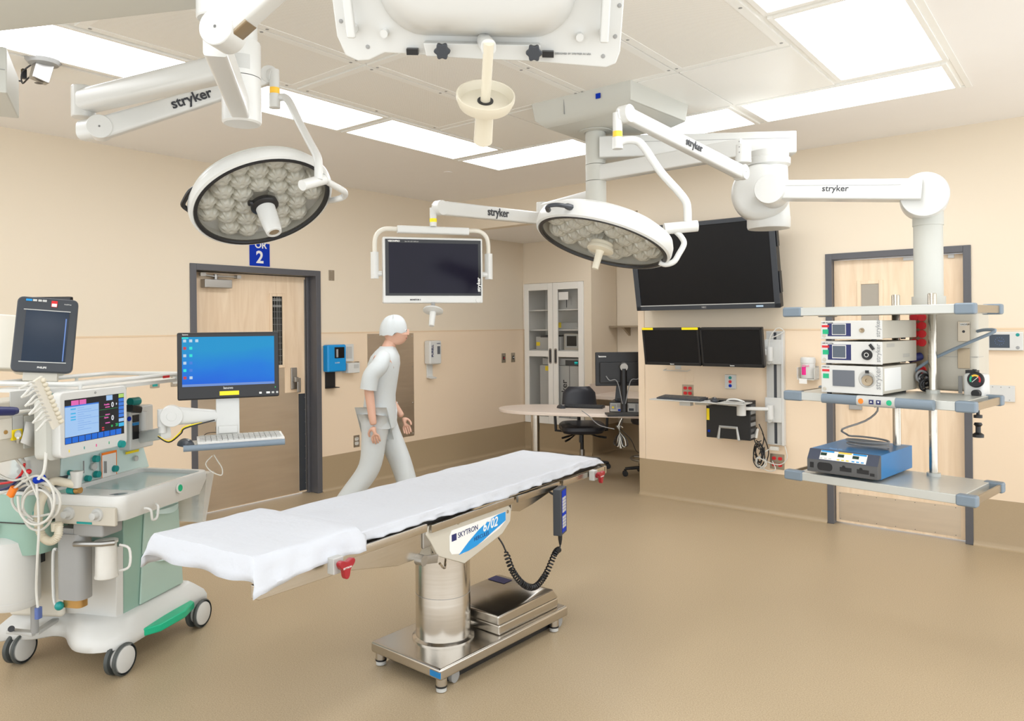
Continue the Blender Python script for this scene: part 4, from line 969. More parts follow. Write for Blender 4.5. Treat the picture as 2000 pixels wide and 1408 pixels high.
drape('table_sheet', -.86, 1.26, .266, .845, .046, 3.0, 'long white sheet covering the operating table mattress', 'sheet', hem1, end1=.045, flare=.2)
def hem2(y, s): return (.03 * max(0, (-1.1 - y) / .25)) + .012 * noise.noise(Vector((y * 6, s, 3)))
drape('pad_cover', -1.345, -.84, .276, .874, .085, 7.0, 'white covered pad at the near end of the operating table', 'pad', hem2, end0=.075, end1=.03, puff=.006)

# ------------------------------------------------------------------ suspended arms
def joint_disc(mb, c, r, axis, depth, m=0):
    axis = Vector(axis).normalized(); c = Vector(c)
    mb.lathe([(r * .96, -depth), (r, -depth * .93), (r, depth * .93), (r * .96, depth)], c, axis, m, 40)
def side_axis(a, b):
    """horizontal axis perpendicular to an arm, turned to the camera side"""
    d = (Vector(b) - Vector(a)); s = d.cross(Vector((0, 0, 1))).normalized()
    return s if s.dot(CAM - Vector(a)) > 0 else -s
def spring_arm(parent, a, b, ra, rb, h0, h1, w, txt=None, tpos=.5, tsize=.05, name='spring_arm', off0=0, off1=0, tc='ink'):
    a = Vector(a); b = Vector(b); s = side_axis(a, b); mb = MB(); up = Vector((0, 0, 1))
    d = (b - a).normalized(); u = s.cross(d); u = u if u.z > 0 else -u
    mb.beam(a + u * off0, b + u * off1, w, h0, w * .85, h1, rad=.22, n=5)
    o = mb.build(name, 'white_enamel', parent)
    mb = MB(); joint_disc(mb, a, ra, s, w * .58); mb.build('joint', 'white_enamel', o)
    mb = MB(); mb.lathe([(.001, w * .6), (.004, w * .6)], a, s, 0, 10); mb.build('pin', 'mid_grey', o)
    mb = MB(); joint_disc(mb, b, rb, s, w * .5); mb.build('joint', 'white_enamel', o)
    if txt:
        xd = d if d.dot(R_) > 0 else -d
        p = a + (b - a) * tpos + s * (w * .5 + .001) + u * (off0 * (1 - tpos) + off1 * tpos) - u * tsize * .25
        text(txt, tsize, tc, o, p, xd, u, align='CENTER', bold=.0012, depth=.0008)
    return o
def vcyl(parent, c, r, z0, z1, name='pivot_housing', m='white_enamel', n=32):
    return MB().lathe([(r * .94, z0), (r, z0 + r * .08), (r, z1 - r * .08), (r * .94, z1)], (c[0], c[1], 0), (0, 0, 1), 0, n).build(name, m, parent)
def zof(y, t, x=1000): return (P(x, y, t)).z

def light_head(parent, px, py, t, ratio, dx, dy, R0, handle, dp=.10):
    """round lamp head: R0 outer radius; handle = 'camera' or 'dish'; returns frame vectors"""
    n = facing(px, py, ratio, dx, dy); c = P(px, py, t); a, b = perp(n)
    def L(x, y, z): return c + a * x + b * y + n * z
    sh = MB().lathe([(.001, -dp), (R0 * .55, -dp * .98), (R0 * .85, -dp * .88), (R0 * .97, -dp * .66), (R0, -dp * .4), (R0, -.012), (R0 * .985, .002), (R0 * .955, .008), (R0 * .94, .004), (R0 * .94, -.02)], c, n, 0, 72, cap=False).build('lamp_housing', 'white_enamel', parent)
    MB().lathe([(R0 * .945, .004), (R0 * .94, .0095), (R0 * .90, .009), (R0 * .89, .002), (R0 * .89, -.006)], c, n, 0, 72, False).build('gasket', 'black_plastic', sh)
    MB().lathe([(R0 * .93, -.065), (.001, -.067)], c, n, 0, 64, False).lathe([(R0 * .93, -.065), (R0 * .93, -.004)], c, n, 0, 64, False).build('reflector_tray', 'cover_grey', sh)
    MB().lathe([(R0 * .9, .001), (.05, .004)], c, n, 0, 64, False).build('glass', 'lamp_glass', sh)
    k = 0; sp_ = R0 * .285
    for j in range(-4, 5):
        for i in range(-4, 5):
            x = (i + .5 * (j % 2)) * sp_; y = j * sp_ * .866; rr = sqrt(x * x + y * y)
            if rr > R0 * .80 or rr < R0 * .16: continue
            rg = []
            for q, (r, z) in enumerate(((.043, -.062), (.042, -.045), (.037, -.026), (.026, -.014), (.012, -.010), (.001, -.014))):
                rg.append([L(x + r * R0 / .3 * (1 + (.13 if q < 3 else .06) * cos(9 * w_)) * cos(w_), y + r * R0 / .3 * (1 + (.13 if q < 3 else .06) * cos(9 * w_)) * sin(w_), z) for w_ in [2 * pi * e / 32 for e in range(32)]])
            MB().loft(rg, 0, True, False).build('led_reflector', 'reflector', sh)
    if handle == 'camera':
        MB().lathe([(.056, .0), (.058, .018), (.05, .026), (.038, .03)], c, n, 0, 32).cyl(L(.05, 0, .01), L(.07, 0, .01), .012, m=0).build('handle_ring', 'black_plastic', sh)
        MB().lathe([(.040, .02), (.039, .06), (.036, .12), (.032, .15), (.030, .156), (.022, .157), (.021, .150), (.001, .149)], c, n, 0, 32).build('camera_handle', 'white_enamel', sh)
        MB().lathe([(.021, .1515), (.001, .1515)], c, n, 0, 24, False).build('camera_lens', 'bronze_metal', sh)
    else:
        MB().lathe([(.056, .02), (.06, .03), (.06, .037), (.02, .04), (.017, .05), (.0145, .125), (.001, .127)], c, n, 0, 32).lathe([(.05, .0), (.05, .02)], c, n, 0, 24, False).build('sterile_handle', 'tube_cream', sh)
    return c, n, a, b, sh, L
mat('reflector', (226, 225, 214), 0.2, 0.1, var=0.08, scale=30)

# ---- left column and its arms
LC = P(472, 200, 2.6); lcx, lcy = LC.x, LC.y
cc_ = thing('boom_column', 'white round column dropping from the ceiling at upper left', 'ceiling column', loc=(lcx, lcy, 0))
zb_ = P(472, 243, 2.6).z; zs = P(472, 155, 2.6).z; zm = P(472, 95, 2.6).z
MB().lathe([(.18, H), (.18, H - .05), (.12, H - .07)], (0, 0, 0), (0, 0, 1)).build('ceiling_flange', 'white_enamel', cc_)
MB().lathe([(.055, H), (.055, zm + .02)], (0, 0, 0), (0, 0, 1), 0, 40).build('stem', 'white_enamel', cc_)
MB().lathe([(.064, zm + .02), (.066, zm + .015), (.066, zs + .003)], (0, 0, 0), (0, 0, 1), 0, 48).build('upper_sleeve', 'white_enamel', cc_)
MB().lathe([(.066, zs), (.066, zb_ + .006), (.06, zb_), (.001, zb_ - .001)], (0, 0, 0), (0, 0, 1), 0, 48).build('lower_sleeve', 'white_enamel', cc_)
lab = MB(); aa = [radians(YAW * 57.3 - 90 + q) for q in range(-5, 50, 5)]
lab.loft([[(.0668 * cos(a), .0668 * sin(a), z) for a in aa] + [(.066 * cos(a), .066 * sin(a), z) for a in reversed(aa)] for z in (zs + .02, zs + .07)], sm=False); lab.build('rating_label', 'light_grey', cc_)
MB().box((.02, -.2, H - .012), (.25, -.02, H - .002)).build('ceiling_plate', 'cover_grey', cc_)

sl1 = thing('surgical_light', 'round surgical light at left, tilted up, white camera handle in its middle', 'surgical light')
A0 = Vector((lcx, lcy, P(472, 126, 2.6).z))
A1 = P(163, 199, 3.01); A1.z = A0.z
dA = (A1 - A0).normalized()
MB().beam(A0 + dA * .05, A1, .085, .09, rad=.3).build('extension_arm', 'white_enamel', sl1)
vcyl(sl1, A1, .045, A1.z - .065, A1.z + .06)
J0 = P(196, 250, 2.97)
MB().beam((A1.x, A1.y, J0.z + .055), (A1.x, A1.y, J0.z - .045), .07, .075, rad=.4).beam((A1.x, A1.y, J0.z), J0, .07, .08, rad=.4).build('knuckle', 'white_enamel', sl1)
J1 = P(525, 148, 3.22)
spring_arm(sl1, J0, J1, .047, .038, .085, .06, .055, 'stryker', .52, .058, off0=-.004, off1=-.006)
K = P(536, 150, 3.2)
MB().beam(J1, (K.x, K.y, J1.z - .01), .05, .06, rad=.4).lathe([(.021, K.z + .03), (.021, P(536, 184, 3.2).z)], (K.x, K.y, 0), (0, 0, 1), 0, 28).lathe([(.024, P(536, 184, 3.2).z), (.024, P(536, 211, 3.2).z)], (K.x, K.y, 0), (0, 0, 1), 0, 28).build('drop_link', 'white_enamel', sl1)
MB().lathe([(.0216, P(536, 172, 3.2).z), (.0216, P(536, 184, 3.2).z)], (K.x, K.y, 0), (0, 0, 1), 0, 28, False).build('yellow_band', 'amber', sl1)
yk = [P(x, y, t_) for x, y, t_ in ((536, 198, 3.2), (548, 190, 3.2), (563, 196, 3.18), (585, 240, 3.08), (606, 280, 2.98), (619, 305, 2.92), (622, 325, 2.88), (622, 352, 2.86))]
MB().tube(smooth(yk, 5), .0165, n=16).build('yoke', 'white_enamel', sl1)
c1, n1, a1, b1, sh1, L1 = light_head(sl1, 515, 396.6, 3.12, .585, .33, .94, .298, 'camera', .07)
MB().cyl(P(590, 362, 2.8), P(634, 350, 2.9), .0205).cyl(P(634, 350, 2.9), P(637, 349, 2.905), .0225).build('swivel_joint', 'white_enamel', sl1)
def on_disc(x, y, c, n, off=0.0):
    r_ = ray(x, y); return CAM + r_ * (((c + n * off) - CAM).dot(n) / r_.dot(n))
MB().tube(smooth([P(634, 352, 2.92), P(652, 362, 2.98), P(672, 374, 3.06), P(672, 383, 3.12), P(658, 389, 3.15), on_disc(642, 392, c1, n1, -.04)], 5), .013, n=12).build('lower_yoke', 'white_enamel', sl1)
MB().tube(smooth([on_disc(x, y, c1, n1, o_) for x, y, o_ in ((408, 360, -.04), (394, 362, -.04), (373, 372, -.04), (361, 390, -.035), (358, 402, -.03), (374, 413, -.03))], 4), [.008] + [.010] * 18 + [.012] * 2, n=8).build('side_grip', 'black_plastic', sl1)

# ---- near overhead monitor on its arm
nm = thing('overhead_monitor', 'white monitor seen from behind at the top of the photo, with dish handle hanging', 'monitor')
e0 = P(478, 210, 2.55); e1 = P(419, 70, 1.95)
zarm = zb_ + .045
e0 = Vector((lcx, lcy, zarm)); q1 = P(420, 70, 1.93)
e1 = Vector((q1.x, q1.y, P(420, 82, 1.93).z))
MB().beam(e0, e1, .06, .075, rad=.15).build('extension_arm', 'white_enamel', nm)
vcyl(nm, (q1.x, q1.y), .046, P(410, 30, 1.9).z, P(410, -90, 1.9).z)
MB().beam((q1.x, q1.y, P(410, 30, 1.9).z + .005), (q1.x, q1.y, P(410, 102, 1.9).z), .075, .085, rad=.25).build('knuckle', 'white_enamel', nm)
J0 = P(436, 62, 1.84); J1 = P(760, -230, 1.75)
spring_arm(nm, J0, J1, .045, .045, .07, .07, .06, off0=.0, off1=.0)
mb = MB(); s_ax = side_axis(J0, J1); d_ = (J1 - J0).normalized(); u_ = s_ax.cross(d_); u_ = u_ if u_.z > 0 else -u_
mb.beam(J0 - u_ * .028 + d_ * .02, J0 - u_ * .028 + d_ * .07, .05, .02); mb.build('copper_cap', 'bronze_metal', nm)
# panel frame: local x right, y up the panel, z towards the camera
tN = 1.6
pc = P(938, 118, tN)
xr = (P(1205, 122, tN * 1.0) - P(672, 112, tN * 1.0)).normalized()
tip = radians(32)
hor = xr.cross(Vector((0, 0, 1))).normalized()      # towards camera?
hor = hor if hor.dot(CAM - pc) > 0 else -hor
upv = (Vector((0, 0, 1)) * cos(tip) + hor * sin(tip)).normalized()   # panel leans over the camera
nv = xr.cross(upv); nv = nv if nv.dot(CAM - pc) > 0 else -nv
def NM(x, y, z): return pc + xr * x + upv * y + nv * z
def nbox(mb, a, b, m=0):
    vs = [NM(x, y, z) for z in (a[2], b[2]) for x, y in ((a[0], a[1]), (b[0], a[1]), (b[0], b[1]), (a[0], b[1]))]
    return mb.add(vs, [(0, 3, 2, 1), (4, 5, 6, 7), (0, 1, 5, 4), (1, 2, 6, 5), (2, 3, 7, 6), (3, 0, 4, 7)], m)
def npoly(mb, poly, z0, z1, m=0):
    n = len(poly); vs = [NM(x, y, z0) for x, y in poly] + [NM(x, y, z1) for x, y in poly]
    return mb.add(vs, [tuple(range(n)), tuple(range(2 * n - 1, n - 1, -1))] + [(i, (i + 1) % n, n + (i + 1) % n, n + i) for i in range(n)], m)
out = [(-.30, .40), (-.298, .05), (-.285, .012), (-.26, .0), (-.235, .002), (-.20, .018), (-.05, .012), (.1, .006), (.27, -.004), (.29, .004), (.298, .03), (.30, .40)]
bp = npoly(MB(), out, 0, .03).build('back_panel', 'white_enamel', nm, bevel=.004)
mb = MB()
def nring(y0, z, hw_, y1, rr=.09):
    pts = []
    for cx, cy, a0 in ((hw_ - rr, y0 + rr, -90), ):
        pass
    poly = [(-hw_, y1), (-hw_, y0 + rr)] + [(-hw_ + rr - rr * cos(radians(q)), y0 + rr - rr * sin(radians(q))) for q in range(15, 90, 15)] + [(-hw_ + rr, y0), (hw_ - rr, y0)] + [(hw_ - rr + rr * sin(radians(q)), y0 + rr - rr * cos(radians(q))) for q in range(15, 90, 15)] + [(hw_, y0 + rr), (hw_, y1)]
    return [NM(x, y, z) for x, y in poly]
mb.loft([nring(.055, .03, .20, .40), nring(.06, .045, .2, .40), nring(.085, .10, .185, .39), nring(.12, .125, .165, .38, .07)], sm=True)
mb.build('rear_cover', 'white_enamel', nm, angle=70)
mb = MB(); npoly(mb, [(-.115, .045), (-.11, .018), (.0, .014), (.12, .012), (.13, .045)], .03, .055); mb.build('cover_flap', 'white_enamel', nm, bevel=.003)
mb = MB()
for x in (-.14, -.05, .06, .145): nbox(MB(), (x - .012, .018, .031), (x + .012, .03, .045)).build('connector', 'black_plastic', nm)
for x in (-.073, .115):
    mb = MB(); pr = [((.015 + .002 * cos(6 * a)) * cos(a), (.015 + .002 * cos(6 * a)) * sin(a)) for a in [2 * pi * k / 40 for k in range(40)]]
    npoly(mb, [(x + u, .035 + v) for u, v in pr], .075, .09); mb.cyl(NM(x, .035, .05), NM(x, .035, .08), .009); mb.build('black_knob', 'charcoal', nm, bevel=.002)
for s in (-1, 1):
    x = -.258 if s < 0 else .258
    mb = MB()
    nbox(mb, (x - .008, .06, .03), (x + .008, .076, .065)); nbox(mb, (x - .008, .14, .03), (x + .008, .156, .065)); nbox(mb, (x - .009, .055, .06), (x + .009, .16, .078)); mb.build('pull_handle', 'white_enamel', nm, bevel=.004)
    mb = MB(); xx = -.195 if s < 0 else .21
    mb.cyl(NM(xx, .06, .03), NM(xx, .06, .05), .008); mb.build('standoff', 'white_enamel', nm)
for x, y in ((-.285, .08), (-.235, .03), (.285, .06), (.262, .02), (.15, .02), (.29, .12), (-.11, .025)):
    mb = MB(); mb.lathe([(.001, .0015), (.004, .001), (.0045, 0)], NM(x, y, .0305), nv, 0, 10); mb.build('bolt', 'mid_grey', nm)
text('DESIGNED BY STRYKER IN USA', .0055, 'ink_light', nm, NM(.16, .022, .031), xr, upv)
# hanging handle with dish
dc = P(948, 196, 1.55)
ax_ = -facing(948, 190, .5, .07, -1)
h1 = dc + ax_ * .004; h0 = dc - ax_ * .125
MB().beam(NM(.012, .05, .05), h0 + ax_ * .008, .03, .03, rad=.4, up=tuple(upv)).build('stem_bracket', 'white_enamel', nm)
hd = MB().cyl(h0, h1, .0105, m=0).build('handle_stem', 'tube_cream', nm)
MB().lathe([(.017, -.004), (.017, .006)], h1, ax_, 0, 24).build('collar', 'black_plastic', hd)

MB().lathe([(.001, .002), (.05, .002), (.0585, -.014), (.0615, -.014), (.0615, -.004), (.055, .012), (.02, .016), (.019, .03), (.0205, .10), (.016, .104), (.001, .105)], dc, ax_, 0, 40).build('dish_grip', 'tube_cream', hd)

# ---- central canopy and column
cy_ = thing('boom_canopy', 'square white ceiling canopy with round column in the middle of the room', 'ceiling canopy', loc=(-2.59, 4.13, 0))
MB().loft([[(-.27, -.34, z) for z in (0,)] and [(x, y, H - .001) for x, y in ((-.27, -.34), (.46, -.34), (.50, .34), (-.27, .38))], [(x, y, H - .12) for x, y in ((-.255, -.325), (.445, -.325), (.485, .325), (-.255, .365))], [(x, y, H - .165) for x, y in ((-.20, -.27), (.38, -.27), (.40, .26), (-.20, .30))]], sm=False).build('cover', 'cover_grey', cy_, bevel=.006)
MB().box((-.02, -.336, H - .12), (-.017, -.325, H - .001)).build('seam', 'mid_grey', cy_)
MB().lathe([(.11, H - .166), (.11, H - .172), (.07, H - .175)], (0, 0, 0), (0, 0, 1), 0, 40, False).build('collar', 'cover_grey', cy_)
B((.22, -.345, H - .075), (.25, -.338, H - .045)).build('label', 'sign_blue', cy_)
zc0 = P(1166, 348, 4.84).z
MB().lathe([(.066, H - .165), (.066, P(1166, 322, 4.84).z)], (0, 0, 0), (0, 0, 1), 0, 48).build('stem', 'cover_grey', cy_)
for ya, yb in ((323, 354), (355, 440)): MB().lathe([(.067, P(1166, ya, 4.84).z), (.067, P(1166, yb, 4.84).z)], (0, 0, 0), (0, 0, 1), 0, 48).build('sleeve', 'cover_grey', cy_)
CC = Vector((-2.59, 4.13, 0))

# ---- second surgical light
sl2 = thing('surgical_light', 'surgical light right of centre, nearly edge-on, in front of the big television', 'surgical light')
z_ = P(1178, 340, 4.84).z
A0 = Vector((CC.x, CC.y, z_)); A1 = P(1451, 300, 4.16); A1.z = z_; dA = (A1 - A0).normalized()
MB().beam(A0 + dA * .05, A1, .075, .10, rad=.12).build('extension_arm', 'white_enamel', sl2)
v_ = vcyl(sl2, A1, .045, P(1451, 319, 4.16).z, P(1451, 283, 4.16).z)
for k in (-.03, 0, .03): MB().lathe([(.001, .001), (.004, 0)], A1 + side_axis(A0, A1) * .0455 + Vector((0, 0, k)), side_axis(A0, A1), 0, 8).build('bolt', 'mid_grey', v_)
J0 = P(1447, 337, 4.12); J1 = P(1222, 223, 3.32)
MB().beam((A1.x, A1.y, P(1451, 319, 4.16).z), (A1.x, A1.y, P(1451, 345, 4.16).z), .07, .075, rad=.3).beam((A1.x, A1.y, J0.z), J0, .065, .07, rad=.4).build('knuckle', 'white_enamel', sl2)
spring_arm(sl2, J0, J1, .042, .04, .075, .065, .055, 'stryker', .5, .055)
K = P(1206, 240, 3.32)
MB().beam(J1, (K.x, K.y, J1.z - .005), .05, .06, rad=.4).lathe([(.021, J1.z + .005), (.021, P(1206, 269, 3.32).z)], (K.x, K.y, 0), (0, 0, 1), 0, 28).lathe([(.0235, P(1206, 269, 3.32).z), (.0235, P(1206, 291, 3.32).z)], (K.x, K.y, 0), (0, 0, 1), 0, 28).build('drop_link', 'white_enamel', sl2)
MB().lathe([(.0218, P(1206, 257, 3.32).z), (.0218, P(1206, 268, 3.32).z)], (K.x, K.y, 0), (0, 0, 1), 0, 28, False).build('yellow_band', 'amber', sl2)
yk = [P(x, y, t_) for x, y, t_ in ((1206, 281, 3.32), (1222, 274, 3.32), (1243, 275, 3.31), (1258, 288, 3.3), (1290, 335, 3.3), (1325, 374, 3.3), (1340, 395, 3.3), (1343, 415, 3.3), (1343, 440, 3.3))]
MB().tube(smooth(yk, 5), .0178, n=16).build('yoke', 'white_enamel', sl2)
c2, n2, a2, b2, sh2, L2 = light_head(sl2, 1176.3, 474, 3.3, .307, -.279, .96, .31, 'dish')
MB().cyl(P(1297, 447, 3.3), P(1362, 441, 3.3), .0255).cyl(P(1314, 445.5, 3.3), P(1315, 445.5, 3.3), .0262).build('swivel_joint', 'white_enamel', sl2)
MB().tube(smooth([P(1320, 452, 3.3), P(1330, 462, 3.3), P(1336, 476, 3.3), P(1326, 496, 3.3), P(1316, 511, 3.3), P(1300, 516, 3.3), P(1288, 512, 3.3)], 5), .013, n=12).build('lower_yoke', 'white_enamel', sl2)
MB().tube(smooth([P(1071, 410, 3.12), P(1070, 403, 3.06), P(1085, 400, 3.03), P(1103, 402, 3.03), P(1126, 408, 3.1)], 4), [.012] * 3 + [.009] * 10 + [.014] * 4, n=8).build('side_grip', 'charcoal', sl2)

# ---- boom monitor in the middle
bm_ = thing('boom_monitor', 'white framed dark monitor hanging from a boom arm left of the tilted light', 'monitor')
z_ = P(1166, 385, 4.84).z
A0 = Vector((CC.x, CC.y, z_)); A1 = P(1060, 410, 5.4); A1.z = z_; dA = (A1 - A0).normalized()
MB().beam(A0 + dA * .05, A1, .075, .10, rad=.2).build('extension_arm', 'white_enamel', bm_)
vcyl(bm_, A1, .047, A1.z - .06, A1.z + .06)
J0 = P(1066, 428, 5.35); J1 = P(859, 406, 4.5)
MB().beam((A1.x, A1.y, A1.z - .06), (A1.x, A1.y, J0.z - .04), .07, .075, rad=.3).build('knuckle', 'white_enamel', bm_)
spring_arm(bm_, J0, J1, .045, .045, .085, .085, .055, 'stryker', .52, .075)
K = P(846, 410, 4.5); zk = P(846, 442, 4.5).z
MB().beam(J1, (K.x, K.y, J1.z - .01), .05, .07, rad=.4).lathe([(.021, J1.z), (.021, zk)], (K.x, K.y, 0), (0, 0, 1), 0, 28).build('drop_link', 'white_enamel', bm_)
MB().lathe([(.0218, P(846, 434, 4.5).z), (.0218, P(846, 427, 4.5).z)], (K.x, K.y, 0), (0, 0, 1), 0, 28, False).build('yellow_band', 'yellow', bm_)
ML = P(748, 530, 4.42); MR = P(943, 535, 4.58)
mf = Fr(((ML.x + MR.x) / 2, (ML.y + MR.y) / 2, 0), math.degrees(math.atan2(MR.y - ML.y, MR.x - ML.x)))
hw = (Vector((MR.x - ML.x, MR.y - ML.y, 0)).length) / 2
zt_ = P(846, 464, 4.5).z; zbm = P(846, 592, 4.5).z
def mloc(mb_pts): return [mf.w(p) for p in mb_pts]
def mbox(mb, a, b, m=0):
    vs = mloc([(x, y, z) for z in (a[2], b[2]) for x, y in ((a[0], a[1]), (b[0], a[1]), (b[0], b[1]), (a[0], b[1]))])
    return mb.add(vs, [(0, 3, 2, 1), (4, 5, 6, 7), (0, 1, 5, 4), (1, 2, 6, 5), (2, 3, 7, 6), (3, 0, 4, 7)], m)
mx_ = mf.w((1, 0, 0)) - mf.w((0, 0, 0))
cs = mbox(MB(), (-hw, 0, zbm), (hw, .07, zt_)).build('casing', 'white_enamel', bm_, bevel=.008, seg=3)
scr = mbox(MB(), (-hw + .014, -.002, zbm + .045), (hw - .012, .001, zt_ - .013)).build('screen_glass', 'black_gloss', cs)
mbox(MB(), (-hw + .035, -.0035, zbm + .06), (hw - .03, -.002, zt_ - .035)).build('screen', 'violet_screen' if 'violet_screen' in M else 'dark_screen', cs)
text('VISIONPRO', .014, 'paper', cs, mf.w((-hw + .03, -.003, zt_ - .03)), mx_, (0, 0, 1), bold=.0006)
text('26in HD LED DISPLAY', .009, 'light_grey', cs, mf.w((-hw + .13, -.003, zt_ - .03)), mx_, (0, 0, 1))
text('stryker', .03, 'paper', cs, mf.w((hw - .018, -.003, zbm + .07)), (0, 0, 1), -mx_, bold=.0008)
text('MONITOR 2', .012, 'ink', cs, mf.w((-hw + .16, -.001, zbm + .017)), mx_, (0, 0, 1), bold=.0005)
mb = MB(); mb.lathe([(.001, .004), (.015, .004), (.017, 0)], mf.w((hw - .03, 0, zbm + .018)), mf.w((0, -1, 0)) - mf.w((0, 0, 0)), 0, 24); mb.build('dial', 'white_enamel', cs)
ztb = P(846, 441, 4.5).z; zbb = P(846, 455, 4.5).z
MB().beam(mf.w((-.215, .035, (ztb + zbb) / 2)), mf.w((.225, .035, (ztb + zbb) / 2 - .004)), .05, ztb - zbb, rad=.2).build('crossbar', 'white_enamel', bm_)
for s in (-1, 1):
    zt2 = (ztb + zbb) / 2
    MB().tube([mf.w(p) for p in smooth([(s * .21, .035, zt2), (s * .29, .035, zt2), (s * .335, .035, zt2 - .03), (s * .35, .035, zt2 - .08), (s * .35, .035, zt2 - .15)], 5)], .0135, n=12).build('side_tube', 'cream_enamel', bm_)
    MB().beam(mf.w((s * .352, .035, zt2 - .14)), mf.w((s * .352, .035, zt2 - .30)), .045, .036, rad=.3, up=(0, 1, 0)).cyl(mf.w((s * .352, .035, zt2 - .27)), mf.w((s * .31, .035, zt2 - .27)), .016).build('side_bracket', 'white_enamel', bm_)
hh_ = P(846, 606, 4.5)
hs = MB().cyl((hh_.x, hh_.y, zbm + .005), (hh_.x, hh_.y, hh_.z), .012).build('handle_stem', 'mid_grey', bm_)
axh = facing(846, 606, .42, -.12, 1)
MB().lathe([(.001, -.006), (.06, -.004), (.062, .006), (.02, .014), (.0175, .10), (.015, .104), (.001, .105)], hh_, axh, 0, 32).build('dish_grip', 'white_enamel', hs)

# ---- equipment boom
eb = thing('equipment_boom', 'white equipment boom arm carrying three shelves in front of the right door', 'equipment boom')
zt3 = P(1548, 262, 4.75).z; zb3 = P(1548, 304, 4.75).z
E0 = Vector((CC.x, CC.y, 0)); E1 = P(1546, 280, 4.76)
dE = (Vector((E1.x, E1.y, 0)) - E0).normalized()
pa = E0 + dE * .02
MB().beam((pa.x, pa.y, (zt3 + zb3) / 2), (E1.x, E1.y, (zt3 + zb3) / 2), .2, zt3 - zb3, rad=.08).build('extension_arm', 'white_enamel', eb)
sE = side_axis(E0, E1)
MB().beam(Vector((pa.x, pa.y, zt3 - .045)) + sE * .1 + dE * .1, Vector((E1.x, E1.y, zt3 - .045)) + sE * .1 - dE * .01, .002, .003).build('seam', 'mid_grey', eb)
G = P(1500, 305, 4.7)
def zz(y, t_=4.7, x=1500): return P(x, y, t_).z
MB().lathe([(.125, zz(298)), (.125, zz(310)), (.135, zz(312)), (.135, zz(324)), (.118, zz(328)), (.12, zz(345)), (.12, zz(360))], (G.x, G.y, 0), (0, 0, 1), 0, 56).build('pivot_housing', 'white_enamel', eb)
_sd = side_axis(G, P(1800, 370, 4.4)); mot = MB()
mot.lathe([(.13, -.125), (.16, -.115), (.175, -.09), (.178, -.05), (.178, .05), (.175, .09), (.16, .115), (.13, .125)], P(1486, 379, 4.68), _sd, 0, 56).lathe([(.121, zz(352)), (.125, zz(400)), (.13, zz(428))], (G.x, G.y, 0), (0, 0, 1), 0, 48)
mot.build('motor_housing', 'white_enamel', eb, angle=60)
MB().lathe([(.132, zz(425)), (.132, zz(443)), (.126, zz(447)), (.001, zz(447))], (G.x, G.y, 0), (0, 0, 1), 0, 48).build('bottom_cap', 'white_enamel', eb)
J0 = P(1507, 373, 4.42); J1 = P(1800, 372, 4.05)
s3 = side_axis(J0, J1); w3 = .13
arm = MB().beam(J0, J1, w3, .108, w3, .115, rad=.08).build('lift_arm', 'white_enamel', eb)
mb = MB(); joint_disc(mb, J0 - s3 * .02, .088, s3, .11); mb.build('joint', 'white_enamel', arm)
J2 = P(1805, 384, 4.1) - s3 * .02
mb = MB(); joint_disc(mb, J2, .122, s3, .11); mb.build('joint', 'white_enamel', arm)
xd = (J1 - J0).normalized()
text('stryker', .048, 'ink', arm, J0 + (J1 - J0) * .45 + s3 * (w3 / 2 + .001) - Vector((0, 0, .012)), xd, (0, 0, 1), align='CENTER', bold=.0005)
MB().beam(J0 + s3 * (w3 / 2 + .0005) + Vector((0, 0, .022)) + xd * .08, J1 + s3 * (w3 / 2 + .0005) + Vector((0, 0, .022)) - xd * .1, .002, .002).build('seam', 'mid_grey', arm)
EC = P(1813, 500, 4.15)
MB().lathe([(.078, P(1813, 415, 4.15).z), (.078, P(1813, 441, 4.15).z), (.074, P(1813, 441.5, 4.15).z), (.074, P(1813, 580, 4.15).z)], (EC.x, EC.y, 0), (0, 0, 1), 0, 48).lathe([(.085, P(1813, 579, 4.15).z), (.085, P(1813, 606, 4.15).z)], (EC.x, EC.y, 0), (0, 0, 1), 0, 48).build('column', 'cover_grey', eb)
SF, sw = frame_px((1557, 921), (1880, 968), .81)
def el(p): return SF.w(p)
hdx0 = SF.on(1780, 650, 'y', .50).x; hdx1 = SF.on(1909, 650, 'y', .50).x
SD = .46
def sbox(mb, a, b, m=0):
    vs = [SF.w((x, y, z)) for z in (a[2], b[2]) for x, y in ((a[0], a[1]), (b[0], a[1]), (b[0], b[1]), (a[0], b[1]))]
    return mb.add(vs, [(0, 3, 2, 1), (4, 5, 6, 7), (0, 1, 5, 4), (1, 2, 6, 5), (2, 3, 7, 6), (3, 0, 4, 7)], m)
sxd = SF.w((1, 0, 0)) - SF.w((0, 0, 0)); syd = SF.w((0, -1, 0)) - SF.w((0, 0, 0))
ZS = (.81, 1.25, 1.712)
